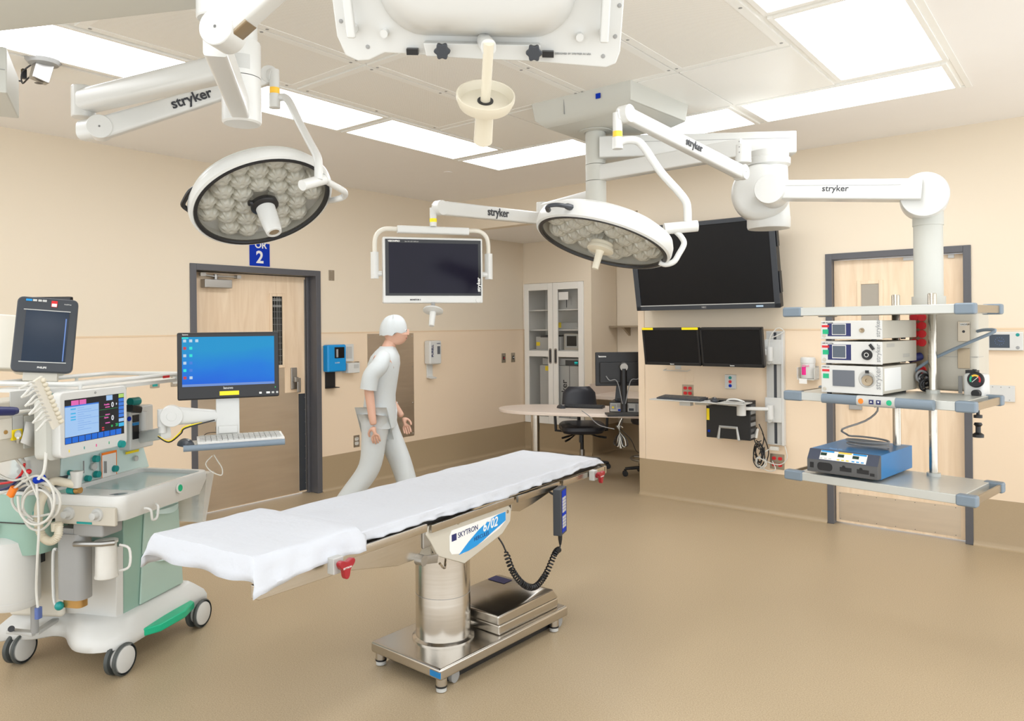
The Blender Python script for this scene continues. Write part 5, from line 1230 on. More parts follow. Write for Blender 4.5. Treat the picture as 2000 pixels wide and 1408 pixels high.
for i, z in enumerate(ZS):
    sh = sbox(MB(), (0, 0, z - .045), (sw, SD, z)).build('shelf', 'shelf_metal', eb, bevel=.004)
    for s in (0, 1):
        x = -.05 if s == 0 else sw + .045
        sbox(MB(), (x - .006, .01, z - .042), (x + .006, SD - .01, z - .005)).build('side_bar', 'bronze_metal', sh, bevel=.002)
        for y0, y1 in ((-.008, .045), (SD - .045, SD + .008)):
            xa, xb = (-.075, .03) if s == 0 else (sw - .03, sw + .06)
            sbox(MB(), (xa, y0, z - .05), (xb, y1, z + .004)).build('corner_bumper', 'bumper_grey', sh, bevel=.01)
    if i == 1:
        for xa, xb in ((.16, .345), (.53, .70)): 
            mb = MB(); mb.beam(SF.w((xa, -.028, z - .022)), SF.w((xb, -.028, z - .022)), .045, .05, rad=.45); mb.build('push_handle', 'bumper_grey', sh)
        mb = MB(); mb.beam(SF.w((.345, -.03, z - .022)), SF.w((.53, -.03, z - .022)), .05, .055, rad=.45); kpn = mb.build('control_pad', 'light_grey', sh)
        for x, m_ in ((.368, 'orange'), (.505, 'green_label')):
            MB().lathe([(.001, .002), (.013, .001), (.014, -.002)], SF.w((x, -.055, z - .022)), syd, 0, 20).build('round_button', m_, kpn)
        for x in (.42, .455):
            k_ = sbox(MB(), (x - .011, -.057, z - .034), (x + .011, -.054, z - .012)).build('square_button', 'navy', kpn)
            s_ = 1 if x < .44 else -1
            MB().add([SF.w((x - .006, -.058, z - .022 - s_ * .004)), SF.w((x + .006, -.058, z - .022 - s_ * .004)), SF.w((x, -.058, z - .022 + s_ * .006))], [(0, 1, 2)]).build('arrow', 'paper', k_)
# poles
for (px, yv) in ((1752, .44), (1823, .40)):
    p = SF.on(px, 850, 'y', yv)
    q = SF.w((p.x, yv, 0))
    MB().lathe([(.021, .80), (.021, 1.775), (.018, 1.78), (.001, 1.78)], (q.x, q.y, 0), (0, 0, 1), 0, 32).build('pole', 'steel_rail', eb)
    for z in ZS[:2]: MB().lathe([(.034, z), (.034, z + .016), (.022, z + .018)], (q.x, q.y, 0), (0, 0, 1), 0, 24, False).build('pole_collar', 'shelf_metal', eb)
# service head behind the shelves
yh = .50
hb = sbox(MB(), (hdx0, yh, 1.255), (hdx1, yh + .22, 1.70)).build('service_head', 'beige_grey', eb, bevel=.03, seg=4)
pa_ = SF.on(1776, 615, 'y', yh - .003); pb_ = SF.on(1816, 748, 'y', yh - .003)
sp_ = sbox(MB(), (pa_.x, yh - .006, pb_.z), (pb_.x, yh, pa_.z)).build('socket_panel', 'bronze_metal', hb)
for j, y in enumerate((620, 636, 652, 669, 722)):
    for px in ((1786, 1801) if j < 4 else (1801,)):
        c = SF.on(px, y, 'y', yh - .006)
        MB().lathe([(.001, .010), (.021, .010), (.022, 0)], SF.w((c.x, yh - .006, c.z)), syd, 0, 20).build('red_socket', 'red', hb)
c = SF.on(1797, 696, 'y', yh - .006); MB().cyl(SF.w((c.x, yh - .006, c.z)), SF.w((c.x - .03, yh - .07, c.z - .01)), .022).build('blue_plug', 'navy', hb)
for (x0, y0), (x1, y1), m_, n_ in (((1871, 628), (1895, 667), 'plate_steel', 'vacuum_outlet'), ((1871, 680), (1895, 720), 'bronze_metal', 'cover_plate'), ((1872, 734), (1880, 768), 'mid_grey', 'cover_plate')):
    a = SF.on(x0, y0, 'y', yh); b = SF.on(x1, y1, 'y', yh)
    pl_ = sbox(MB(), (a.x, yh - .008, b.z), (b.x, yh, a.z)).build(n_, m_, hb, bevel=.002)
    if n_ == 'vacuum_outlet':
        sbox(MB(), (a.x + .012, yh - .009, a.z - .022), (b.x - .012, yh - .008, a.z - .008)).build('label', 'paper', pl_)
        text('VACUUM', .011, 'ink', pl_, SF.w((a.x + .014, yh - .0095, a.z - .019)), sxd, (0, 0, 1))
        MB().lathe([(.001, .004), (.006, .004), (.007, 0)], SF.w(((a.x + b.x) / 2, yh - .008, (a.z + b.z) / 2)), syd, 0, 16).build('port', 'ink', pl_)
for z in (1.23, 1.44): sbox(MB(), (hdx0 - .0005 + .1, yh - .001, z), (hdx1 + .0005, yh + .1, z + .002)).build('seam', 'mid_grey', hb)
t0 = [SF.on(x, y, 'y', v) for x, y, v in ((1780, 735, .42), (1793, 719, .42), (1830, 697, .42), (1890, 670, .42), (1943, 647, .44), (1925, 644, .47), (1909, 647, .5))]
MB().tube([SF.w(p) for p in smooth(t0, 4)], .0085, n=10).build('grey_hose', 'bumper_grey', eb)

# suction regulator in front of the service head
a = SF.on(1906, 750, 'y', .42)
e = thing('suction_regulator', 'white suction regulator with round coloured gauge beside the shelf', 'regulator', Fr(SF.w((a.x, .42, a.z)), SF.deg - 8))
B((-.05, -.03, -.07), (.045, .06, .055)).build('body', 'white_enamel', e, bevel=.016, seg=3)
gd = MB().lathe([(.001, .012), (.036, .012), (.04, .008), (.04, 0)], (.015, -.03, .025), (0, -1, 0), 0, 32).build('gauge', 'black_plastic', e)
for i, m_ in enumerate(('green_label', 'amber', 'red')):
    a0 = 210 - i * 80; pts = [(.015 + r * cos(radians(q)), .025 + r * sin(radians(q))) for r, rng in ((.027, range(a0, a0 - 81, -10)), (.018, range(a0 - 80, a0 + 1, 10))) for q in rng]
    MB().prism(pts, 'y', -.0432, -.0425).build('gauge_scale', m_, gd)
MB().beam((.0, -.0440, .012), (.03, -.0440, .04), .001, .003).build('needle', 'paper', gd)
MB().cyl((.02, -.03, -.045), (.02, -.055, -.045), .02, n=24).cyl((-.01, .01, .055), (-.01, .01, .075), .01).box((-.05, 0, .05), (-.0, .04, .07)).build('knob', 'black_plastic', e)
MB().cyl((.0, .02, -.07), (.0, .02, -.16), .008).cyl((.0, .02, -.16), (.0, .02, -.175), .02).lathe([(.016, -.20), (.02, -.21), (.012, -.22), (.012, -.25), (.026, -.26), (.026, -.275)], (0, .02, 0), (0, 0, 1), 0, 16).build('suction_fitting', 'black_plastic', e)

# ---- stack of consoles on the middle shelf
_c = WORLD.on(1723, 772.5, 'z', ZS[1] + .01); KF = Fr((_c.x, _c.y, 0), -9.6); kw = -KF.on(1604, 740, 'y', 0).x; KF = Fr(KF.w((-kw, 0, 0)), -9.6)
bk = KF.loc(WORLD.on(1793, 761, 'z', ZS[1] + .01)); kd = bk.y
def zk_(y): 
    p = WORLD.on(1723, 772.5, 'z', ZS[1] + .01); tt = (p - CAM).dot(FW); return P(1723, y, tt).z
lv = [(zk_(772.5), zk_(716.5)), (zk_(712.5), zk_(667.5)), (zk_(663), zk_(625.5))]
names = [('light_source', 'bottom console of the white stack, large dark screen and steel port'), ('camera_console', 'middle console of the white stack, blue-edged screen and black ring port'), ('camera_console', 'top console of the white stack, under the top shelf')]
for i, ((z0, z1), (nm_, lb_)) in enumerate(zip(lv, names)):
    f = Fr(KF.w((0, 0, z0)), KF.deg); h = z1 - z0
    e = thing(nm_, lb_, 'medical device', f)
    B((0, .012, .004), (kw, kd, h)).build('case', 'beige_grey', e, bevel=.004)
    fp = MB().prism([(0, 0), (kw, 0), (kw, h), (0, h)], 'y', 0, .014).build('front_panel', 'white_enamel', e, bevel=.003)
    for x in (.03, kw - .05):
        for y in (.03, kd - .05): MB().cyl((x, y, -.010 if i == 0 else -.006), (x, y, .004), .012, n=12).build('foot', 'black_plastic', e)
    MB().lathe([(.001, .003), (.009, .003), (.010, 0)], (.018, 0, .018), (0, -1, 0), 0, 20).build('power_button', 'beige_grey', fp)
    if i == 0: sc_ = [(.20 * kw, .036, .565 * kw, h - .024, 'grey_screen')]
    else:
        B((.12 * kw, -.001, h * .16), (.51 * kw, 0, h * .86)).build('blue_surround', 'navy', fp)
        B((.195 * kw, -.002, h * .23), (.43 * kw, -.001, h * .84)).build('screen_border', 'paper', fp); sc_ = [(.205 * kw, h * .27, .42 * kw, h * .80, 'slate_screen')]
    for x0, z0_, x1, z1_, m_ in sc_: B((x0, -.003, z0_), (x1, -.002, z1_)).build('screen', m_, fp)
    B((.006, -.001, h - .034), (.045, 0, h - .022)).build('red_sticker', 'red', fp)
    B((.010, -.001, h - .07), (.042, 0, h - .045)).build('green_sticker', 'green_label', fp)
    text('1488 HD 3-Chip' if i else 'L9000 LED', .009, 'ink', fp, (.006, -.0006, h - .013), (1, 0, 0), (0, 0, 1))
    text('stryker', .040 if i == 0 else .032, 'ink_light', fp, (kw * .975, -.0008, .028 if i == 0 else .012), (0, 0, 1), (-1, 0, 0), bold=.0003)
    if i == 0:
        MB().lathe([(.001, .0), (.03, .0), (.04, .004), (.045, 0)], (kw * .77, 0, h * .55), (0, -1, 0), 0, 32).build('port_bezel', 'light_grey', fp)
        MB().lathe([(.001, .003), (.008, .003), (.009, .010), (.026, .011), (.028, .004)], (kw * .775, 0, h * .5), (0, -1, 0), 0, 32).build('light_port', 'bronze_metal', fp)
        B((kw * .74, -.004, h * .76), (kw * .80, 0, h * .86)).build('lock', 'black_plastic', fp)
    elif i == 1:
        MB().lathe([(.001, .002), (.007, .002), (.012, .008), (.025, .009), (.027, 0)], (kw * .77, 0, h * .42), (0, -1, 0), 0, 32).build('scope_port', 'black_plastic', fp)
        MB().lathe([(.008, .0095), (.012, .0095)], (kw * .77, 0, h * .42), (0, -1, 0), 0, 24, False).build('port_ring', 'light_grey', fp)
        MB().beam((kw * .82, -.006, h * .88), (kw * .88, -.006, h * .66), .008, .014).build('port_cap', 'black_plastic', fp)
    else:
        MB().lathe([(.001, .003), (.006, .006), (.012, .006), (.013, 0)], (kw * .69, 0, h * .48), (0, -1, 0), 0, 24).build('camera_port', 'bronze_metal', fp)
    if i == 1:
        mb = MB()
        for k in range(5): mb.box((kw, .06, h * .75 + k * .004), (kw + .0006, .16, h * .75 + k * .004 + .0015))
        for k in range(5): mb.box((kw, .27, h * .25 + k * .004), (kw + .0006, .36, h * .25 + k * .004 + .0015))
        mb.build('vent_slots', 'mid_grey', e)
    if i == 0: B((kw, .03, .02), (kw + .0005, .24, h - .01)).build('notice', 'paper', e)

# ---- blue electrosurgical generator on the bottom shelf
GF, gw = frame_px((1577, 921), (1712, 940), ZS[0] + .012)
gb = GF.loc(WORLD.on(1777, 913, 'z', ZS[0] + .012))
pz = WORLD.on(1712, 940, 'z', ZS[0] + .012); tt = (pz - CAM).dot(FW); ztop_ = P(1721, 892, tt).z; zlow = P(1712, 912, tt).z
gd_ = gb.y; z0 = ZS[0] + .012; gh = ztop_ - z0; gl = zlow - z0
gw2 = gw + .005
e = thing('electrosurgical_unit', 'blue electrosurgical generator with grey sloped front on the bottom shelf', 'medical device', Fr(GF.w((0, 0, z0)), GF.deg))
gw = gw2
B((0, .045, 0), (gw, gd_, gh)).build('case', 'blue_paint', e, bevel=.003)
fp = MB().prism([(0, .005), (0, gl), (.035, gh), (.047, gh), (.047, .005)], 'x', -.002, gw + .002).build('front_panel', 'dark_grey', e, bevel=.003)
sl = Vector((0, .035, gh - gl)).normalized(); nr = Vector((0, -sl.z, sl.y))
def SP(x, s, d=.001): return Vector((x, 0, gl)) + sl * s + nr * d
SLn = sqrt(.035 ** 2 + (gh - gl) ** 2)
def sq(mb, x0, s0, x1, s1, d=.001, m=0): return mb.add([SP(x0, s0, d), SP(x1, s0, d), SP(x1, s1, d), SP(x0, s1, d)], [(0, 1, 2, 3)], m)
sq(MB(), .0, .0, gw, SLn, .0006).build('upper_fascia', 'slate_dark' if 'slate_dark' in M else 'charcoal', fp)
kp_ = sq(MB(), .07 * gw / .4, .08 * SLn, gw * .84, .93 * SLn, .0012).build('keypad_fascia', 'paper', fp)
mb = MB()
for k, (x0, m_) in enumerate(((.2, 0), (.45, 1), (.66, 0))):
    sq(mb, gw * (x0 - .02), .78 * SLn, gw * (x0 + .17), .92 * SLn, .0016, m_)
    sq(mb, gw * (x0 - .02), .45 * SLn, gw * (x0 + .07), .72 * SLn, .0018, 2)
    for q in range(3): sq(mb, gw * (x0 - .02 + q * .065), .14 * SLn, gw * (x0 + .02 + q * .065), .24 * SLn, .0018, 3 if k == 0 else (1 if k == 1 else 0))
mb.build('keypad_marks', ['dispenser_blue', 'amber', 'glow_lcd', 'light_grey'], kp_)
B((.015, -.002, gl * .38), (.035, .0, gl * .78)).build('power_switch', 'black_plastic', fp)
MB().prism([(x, z) for x, z in rrect(.055, gl * .25, .135, gl * .85, gl * .25)], 'y', -.0015, .0).build('receptacle', 'black_plastic', fp)
for x in (gw * .48, gw * .72): B((x, -.0015, gl * .38), (x + .06, 0, gl * .68)).cyl((x + .02, -.0015, gl * .7), (x + .02, 0, gl * .7), .008).build('receptacle', 'black_plastic', fp)
B((gw * .9, -.0015, gl * .3), (gw * .96, 0, gl * .5)).build('receptacle', 'black_plastic', fp)
text('Force FX', .018, 'light_blue', e, (.08, .09, gh + .0006), (1, 0, 0), (0, 1, 0))
# coiled grey cord on it, hanging from the shelf control pad
random.seed(2)
cz = ZS[0] + .012 + gh
ctr = GF.w((gw * .62, .24, 0)); rx_, ry_ = .105, .05
lp = []
for i in range(64):
    a = i / 64 * 2 * pi * 4.5; k = 1 + .08 * sin(i * .23) + .05 * sin(i * .61)
    p_ = Vector((rx_ * k * cos(a), ry_ * k * sin(a), .008 + i / 64 * .04 + .006 * sin(a * .5)))
    lp.append(Vector((ctr.x, ctr.y, cz)) + GF.R @ p_)
end = SF.w((.43, -.03, ZS[1] - .05))
kk = [lp[-1] + Vector((-.02, .0, .01)), P(1645, 838, 3.95), P(1690, 822, 3.9), P(1714, 802, 3.85), P(1708, 785, 3.85), P(1696, 772, 3.8), end]
cobj = MB().tube(smooth(lp + kk, 3), .0052, n=8).build('coiled_cable', 'cable_grey')
tag(cobj, 'grey cable coiled on top of the blue generator', 'cable')
# black cables behind the stack
_p = [SF.w(SF.on(x, y, 'y', .42)) for x, y in ((1806, 742), (1812, 752), (1800, 735))]
bb = []
for i in range(7):
    q = _p[i % 3] + Vector((random.uniform(-.01, .01), random.uniform(-.02, .02), 0)); pts_c = []
    for k in range(7): pts_c.append(q + (R_ * cos(k * 1.0 + i) * .028) + Vector((0, 0, max(ZS[1] + .012 - q.z, sin(k * 1.0 + i) * .03))))
    bb.append((pts_c, 0 if i < 5 else 1))
tag(loops(bb, .007, 'power_cables', ['black_plastic', 'cable_grey']), 'black power cables behind the white console stack', 'cables')

# ---- boom arm and housing in the upper left corner, camera on the ceiling
e = thing('overhead_boom', 'big pale boom arm crossing the upper left corner below the ceiling', 'boom arm')
a = P(-260, 118, 1.75); b = P(560, 8, 2.35)
zz0 = P(0, 63, 2.0).z
a.z = b.z = zz0 + .09
far_a = WORLD.on(0, 68, 'z', 2.52); far_b = WORLD.on(375, 26, 'z', 2.52)
d_ = (far_b - far_a).normalized(); nrm = Vector((d_.y, -d_.x, 0)); nrm = nrm if nrm.dot(-far_a) > 0 else -nrm
q0 = far_a - d_ * .9 + nrm * .16; q1_ = far_b + d_ * .12 + nrm * .16
MB().beam((q0.x, q0.y, 2.52 + .1), (q1_.x, q1_.y, 2.52 + .1), .32, .2, rad=.15, n=6).build('arm_cover', 'cover_grey', e)
MB().lathe([(.13, 2.7), (.13, H)], (q0.x + d_.x * .25, q0.y + d_.y * .25, 0), (0, 0, 1), 0, 40).build('hub', 'cover_grey', e)
bx = P(-22, 165, 2.6); e = thing('boom_box', 'pale grey boom housing corner at the left edge of the photo', 'boom housing', Fr((bx.x, bx.y, 0), math.degrees(YAW) + 28))
B((-.30, -.2, P(0, 207, 2.6).z), (.075, .14, P(0, 122, 2.6).z)).build('housing', 'cover_grey', e, bevel=.005)
B((-.30, -.202, P(0, 165, 2.6).z), (.07, -.199, P(0, 164, 2.6).z)).build('seam', 'mid_grey', e)
MB().lathe([(.05, P(0, 122, 2.6).z), (.05, H)], (-.15, 0, 0), (0, 0, 1), 0, 24).build('hanger', 'cover_grey', e)
cp = WORLD.on(85, 126, 'z', H - .03)
sc_ = thing('security_camera', 'silver security camera on the ceiling at upper left', 'camera', loc=(cp.x, cp.y, H))
MB().lathe([(.085, 0), (.085, -.012), (.07, -.03), (.03, -.04), (.001, -.04)], (0, 0, -.0), (0, 0, 1), 0, 32).build('mount_base', 'mid_grey', sc_)
MB().loft([[Vector((0, 0, -.03)) + Vector((x * .03, y * .045, 0)) for x, y in ((-1, -1), (1, -1), (1, 1), (-1, 1))], [Vector((.02, -.03, -.13)) + Vector((x * .028, y * .04, -.01 * y)) for x, y in ((-1, -1), (1, -1), (1, 1), (-1, 1))]], sm=False).build('camera_body', 'brushed_grey', sc_, bevel=.008)
MB().lathe([(.001, -.003), (.02, 0)], (.02, -.03, -.141), (0, 0, 1), 0, 20).build('lens', 'black_gloss', sc_)
mb = MB().tube(smooth([(-.06, -.03, -.02), (-.12, -.06, -.06), (-.15, -.05, -.11), (-.08, -.04, -.09), (-.03, -.01, -.07)], 5), .004, n=6).tube(smooth([(-.15, -.05, -.1), (-.2, -.1, -.08), (-.22, -.1, -.0)], 5), .004, n=6).box((-.14, -.06, -.09), (-.115, -.04, -.04))
mb.build('cable', 'black_plastic', sc_)
B((-.235, -.115, -.025), (-.205, -.085, 0)).build('yellow_connector', 'yellow', sc_)

# ------------------------------------------------------------------ anaesthesia machine
AM = Fr((-4.046, 1.692, 0), 116)      # local x along the drawer front, -y towards the operating table
am = thing('anaesthesia_machine', 'mint and white anaesthesia machine with lit blue screen at the left', 'medical machine', AM)
def A(x, y, ax, v): return AM.on(x, y, ax, v)
bo_ = [(-.31, .38), (-.325, .30), (-.30, .2), (-.245, .13), (-.25, .05), (-.32, -.04), (-.375, -.13), (-.375, -.23), (-.32, -.31), (-.22, -.335), (0, -.32), (.30, -.31), (.345, -.26), (.345, .38)]
bs = [(p.x, p.y) for p in smooth([(x, y, 0) for x, y in bo_], 3, True)]
def sc_ring(k, z): return [(x * k, .02 + (y - .02) * k, z) for x, y in bs]
base = MB().loft([sc_ring(.97, .118), sc_ring(1, .125), sc_ring(1, .155), sc_ring(.965, .185), sc_ring(.86, .225), sc_ring(.80, .245)]).build('base', 'white_enamel', am, angle=60)
MB().prism([(-.18, -.325), (-.1, -.375), (.08, -.38), (.2, -.345), (.22, -.31), (-.18, -.30)], 'z', .125, .165).build('brake_pedal', 'green_plastic', am, bevel=.008)
for x, y in ((-.30, -.31), (-.29, .27), (.27, -.32), (.27, .32)):
    w_ = MB(); 
    for s in (-1, 1):
        w_.lathe([(.052, 0), (.070, .001), (.0745, .008), (.0745, .016), (.068, .022)], (x, y + s * .012, .0752), (0, s, 0), 1, 32, False)
        w_.lathe([(.001, .024), (.05, .0245), (.06, .02), (.062, .012)], (x, y + s * .012, .0752), (0, s, 0), 0, 32, False)
    w_.cyl((x, y - .03, .0752), (x, y + .03, .0752), .05, m=0)
    w_.beam((x + .02, y, .08), (x + .02, y, .15), .05, .03, m=0)
    w_.build('caster', ['white_enamel', 'tyre'], am)
# drawer body
db = MB().loft([[(-.20, -.245, .24), (.23, -.245, .24), (.23, .30, .24), (-.20, .30, .24)], [(-.27, -.31, .78), (.10, -.31, .78), (.22, .30, .78), (-.27, .30, .78)]], sm=False).build('drawer_body', 'mint_dark', am, bevel=.004)
def dfront(z0, z1):
    def pt(u, z, d=0):
        k = (z - .24) / .54; y = -.245 - .065 * k - d
        xa = -.10 - .035 * k; xb = .232 - .125 * k
        return (xa + (xb - xa) * u, y, z)
    mb = MB(); mb.loft([[pt(0, z0, .001), pt(1, z0, .001), pt(1, z1, .001), pt(0, z1, .001)], [pt(0, z0, .012), pt(1, z0, .012), pt(1, z1, .012), pt(0, z1, .012)]], sm=False)
    o = mb.build('drawer', 'mint_panel', am, bevel=.006)
    zc = z1 - .05; hd_ = MB(); rg = []
    for k in range(13):
        u = .3 + .68 * k / 12; q = sin(pi * k / 12); p = Vector(pt(u, zc, .012)); rg.append([p + Vector((0, 0, .014)), p + Vector((0, -.022 * q - .002, .012)), p + Vector((0, -.03 * q - .002, -.004 - .012 * q)), p + Vector((0, 0, -.006))])
    hd_.loft(rg).build('drawer_handle', 'mint_pale', o)
dfront(.25, .50); dfront(.51, .75)
# white flank towards the camera's left and grey cylinder group
MB().loft([[(-.205, -.25, .24), (-.205, .3, .24), (-.24, .3, .24), (-.245, -.24, .24)], [(-.272, -.31, .60), (-.272, .3, .60), (-.30, .3, .6), (-.30, -.30, .60)]], sm=False).build('flank_panel', 'white_enamel', am, bevel=.004)
# work surface
x0, x1, y0, y1 = -.47, .17, -.47, -.04
ro = rrect(x0, y0, x1, y1, .05, 6); ri = rrect(x0 + .03, y0 + .03, x1 - .03, y1 - .03, .03, 6)
wt = MB().loft([[(x * .93 - .01, y * .95, .765) for x, y in ro], [(x, y, .84) for x, y in ro], [(x, y, .872) for x, y in ro], [(x * .99, y * .99, .882) for x, y in ro], [(x, y, .882) for x, y in ri], [(x, y, .862) for x, y in ri]], sm=True).build('work_surface', 'white_enamel', am, angle=50)
MB().prism(rrect(-.26, y0 + .035, x1 - .035, y1 - .035, .025, 5), 'z', .8625, .864).build('surface_film', 'tray_film', wt)
for x, y in ((-.41, -.25), (-.36, -.36)): MB().lathe([(.001, .001), (.045, .001), (.048, 0)], (x, y, .8625), (0, 0, 1), 0, 32).build('oval_pad', 'slate_screen', wt)
MB().lathe([(.001, .004), (.016, .004), (.026, .002), (.026, 0)], (-.08, y0 - .003, .84), (0, -1, .1), 0, 24).build('green_badge', 'white_enamel', wt)
MB().lathe([(.001, .001), (.016, .001), (.017, 0)], (-.08, y0 - .0075, .84), (0, -1, .1), 0, 24).build('badge_centre', 'green_label', wt)
for x in (-.30,): MB().tube(smooth([(x - .03, y0 - .004, .80), (x - .02, y0 - .03, .79), (x - .01, y0 - .03, .745), (x + .02, y0 - .03, .745), (x + .03, y0 - .03, .79), (x + .05, y0 - .004, .80)], 4), .006, n=8).build('rail_hook', 'white_enamel', wt)
# port block facing the camera at the left end of the tray
pb = MB().box((-.475, -.44, .75), (-.455, -.12, .835)).build('port_block', 'beige_grey', am, bevel=.006)
for y in (-.35, -.2):
    MB().lathe([(.012, .035), (.016, .034), (.018, .01), (.028, .008), (.03, 0)], (-.475, y, .80), (-1, 0, 0), 0, 28).build('port', 'light_grey', pb)
B((-.477, -.32, .755), (-.474, -.24, .765)).build('teal_stripe', 'teal', pb)
B((-.46, -.36, .69), (-.33, -.2, .755)).build('suction_bracket', 'mid_grey', am, bevel=.012)
# suction jar and grey canister hung under it
MB().lathe([(.001, .0), (.046, .002), (.05, .006), (.047, .02), (.044, .155), (.05, .16), (.05, .17), (.001, .172)], (-.42, -.345, .50), (0, 0, 1), 0, 36).build('suction_jar', 'bottle_clear', am)
MB().lathe([(.001, .0), (.038, .0), (.038, .14), (.001, .14)], (-.42, -.345, .515), (0, 0, 1), 0, 30).tube(smooth([(-.38, -.38, .64), (-.365, -.42, .62), (-.365, -.42, .54), (-.38, -.38, .52)], 4), .006, n=6).build('jar_liner', 'paper', am)
MB().tube([(-.47, -.22, .66), (-.46, -.36, .665), (-.43, -.40, .665)], .012, n=8).build('jar_clamp', 'brushed_grey', am)
pc_ = A(147, 1110, 'x', -.42)
gx, gy = -.42, pc_.y
MB().prism([(gx + u, gy + v) for u, v in rrect(-.045, -.07, .045, .07, .035)], 'z', .40, .70, sm=True).prism([(gx + u, gy + v) for u, v in rrect(-.035, -.055, .035, .055, .03)], 'z', .70, .725, sm=True).build('grey_canister', 'mid_grey', am, angle=50)
MB().prism([(gx + u, gy + v) for u, v in rrect(-.03, -.05, .03, .05, .02)], 'z', .36, .40).build('brass_outlet', 'brass', am)
MB().ball((gx - .04, gy + .05, .37), .02, 0).build('teal_knob', 'teal', am)
MB().tube(smooth([(gx - .02, gy + .08, .62), (gx - .02, gy + .10, .60), (gx - .02, gy + .10, .40), (gx - .03, gy + .07, .36)], 4), .007, n=8).build('drain_tube', 'white_enamel', am)
# absorber block (mint) on the left flank
rg = []
for z, k, o_ in ((.60, .80, .03), (.64, .86, .02), (.72, .95, .01), (.80, .99, 0), (.88, 1.0, 0)):
    rg.append([(-.40 + u * k, .12 + v * k + o_ * .3, z) for u, v in rrect(-.12, -.20, .12, .20, .09, 6)])
ab = MB().loft(rg).build('absorber', 'mint_dark', am, angle=60)
MB().prism([(-.40 + u, .12 + v) for u, v in rrect(-.123, -.203, .123, .203, .09, 6)], 'z', .752, .756, sm=True).build('absorber_seam', 'shadow_gap', ab)
MB().prism([(-.40 + u, .12 + v) for u, v in rrect(-.11, -.19, .11, .19, .08, 6)], 'z', .88, .895, sm=True).build('absorber_lid', 'white_enamel', ab)
MB().lathe([(.001, .004), (.016, .004), (.018, 0)], (-.50, -.05, .80), (-1, -.4, 0), 0, 20).build('teal_button', 'teal', ab)
MB().box((-.55, .14, .73), (-.52, .19, .745)).cyl((-.54, .165, .745), (-.54, .165, .70), .008).build('latch', 'light_grey', ab, bevel=.002)
# clear bellows dome with dark base above the absorber
MB().loft([[(-.38 + u * k, .10 + v * k, z) for u, v in rrect(-.10, -.12, .10, .12, .05, 5)] for z, k in ((.94, 1), (1.07, .97), (1.085, .9))]).build('bellows_housing', 'clear_plastic', am)
MB().loft([[(-.38 + .06 * cos(a) * k, .10 + .06 * sin(a) * k, z) for a in [2 * pi * i / 24 for i in range(24)]] for z, k in ((.935, 1), (.95, .85), (.965, 1), (.98, .85), (.995, 1), (1.01, .85), (1.02, .9))]).build('bellows', 'black_plastic', am)
MB().prism([(-.38 + u, .10 + v) for u, v in rrect(-.115, -.14, .115, .14, .05, 5)], 'z', .895, .937).build('bellows_base', 'charcoal', am, bevel=.004)
# corrugated breathing hose
def hose(pts, r, name, m, parent, rib=.12, k=14):
    p = smooth(pts, k); return MB().tube(p, [r * (1 + rib * (1 if i % 2 else -1)) for i in range(len(p))], n=14).build(name, m, parent, angle=80)
hose([A(115, 1022, 'x', -.52), A(113, 1046, 'x', -.54), A(100, 1057, 'x', -.55), A(85, 1050, 'x', -.55), A(76, 1030, 'x', -.55), A(75, 1008, 'x', -.54)], .017, 'breathing_hose', 'tube_cream', am)
MB().tube(smooth([A(75, 1010, 'x', -.54), A(78, 985, 'x', -.53), A(92, 955, 'x', -.52), A(105, 940, 'x', -.5), A(130, 943, 'x', -.48), A(146, 946, 'x', -.46)], 6), .019, n=14).build('breathing_tube', 'tube_cream', am)
MB().cyl(A(110, 1020, 'x', -.52), A(111, 1036, 'x', -.52), .022).build('hose_cuff', 'tube_cream', am)
k_ = A(150, 935, 'x', -.46)
MB().beam(k_ + Vector((0, 0, .035)), k_ + Vector((0, 0, -.04)), .05, .045, .03, .03, rad=.35, up=(1, 0, 0)).build('y_piece', 'white_enamel', am)
MB().cyl(A(134, 957, 'x', -.45), A(147, 958, 'x', -.45), .016).build('teal_connector', 'teal', am)
MB().cyl(A(148, 958, 'x', -.45), A(157, 957, 'x', -.45), .015).build('brass_connector', 'brass', am)
# big white bag/cylinder and pole at the far left
cylc = A(28, 1140, 'x', -.45)
MB().lathe([(.001, .345), (.095, .35), (.105, .37), (.105, .60), (.10, .66), (.06, .68)], (cylc.x, cylc.y, 0), (0, 0, 1), 0, 40).lathe([(.106, .385), (.106, .388)], (cylc.x, cylc.y, 0), (0, 0, 1), 0, 40, False).build('white_cylinder', 'white_enamel', am)
MB().loft([[(-.33, .30 + .0 * z, z) , (-.30, .02, z), (-.26, .02, z), (-.26, .30, z)] for z in (.24, .60)], sm=False).build('side_cover', 'cream_enamel', am, bevel=.02, seg=4)
pp = A(68, 1235, 'z', .20)
pole = MB().cyl((pp.x, pp.y, .20), (pp.x, pp.y, .60), .017, n=28).build('clamp_pole', 'mid_grey', am)
MB().beam((pp.x, pp.y, .195), A(18, 1232, 'z', .195), .035, .018).beam((pp.x, pp.y, .195), A(128, 1198, 'z', .195), .035, .018).build('foot_bar', 'light_grey', am)
MB().cyl(A(22, 1228, 'z', .21), A(22, 1228, 'z', .24), .014).build('foot_bolt', 'black_plastic', am)
pb1 = A(72, 1100, 'x', pp.x - .02)
B((pp.x - .045, pp.y - .035, .53), (pp.x + .03, pp.y + .055, .645)).build('clamp_block', 'black_plastic', am, bevel=.003)
B((pp.x - .048, pp.y - .05, .575), (pp.x - .044, pp.y + .012, .64)).build('clamp_plate', 'light_grey', am)
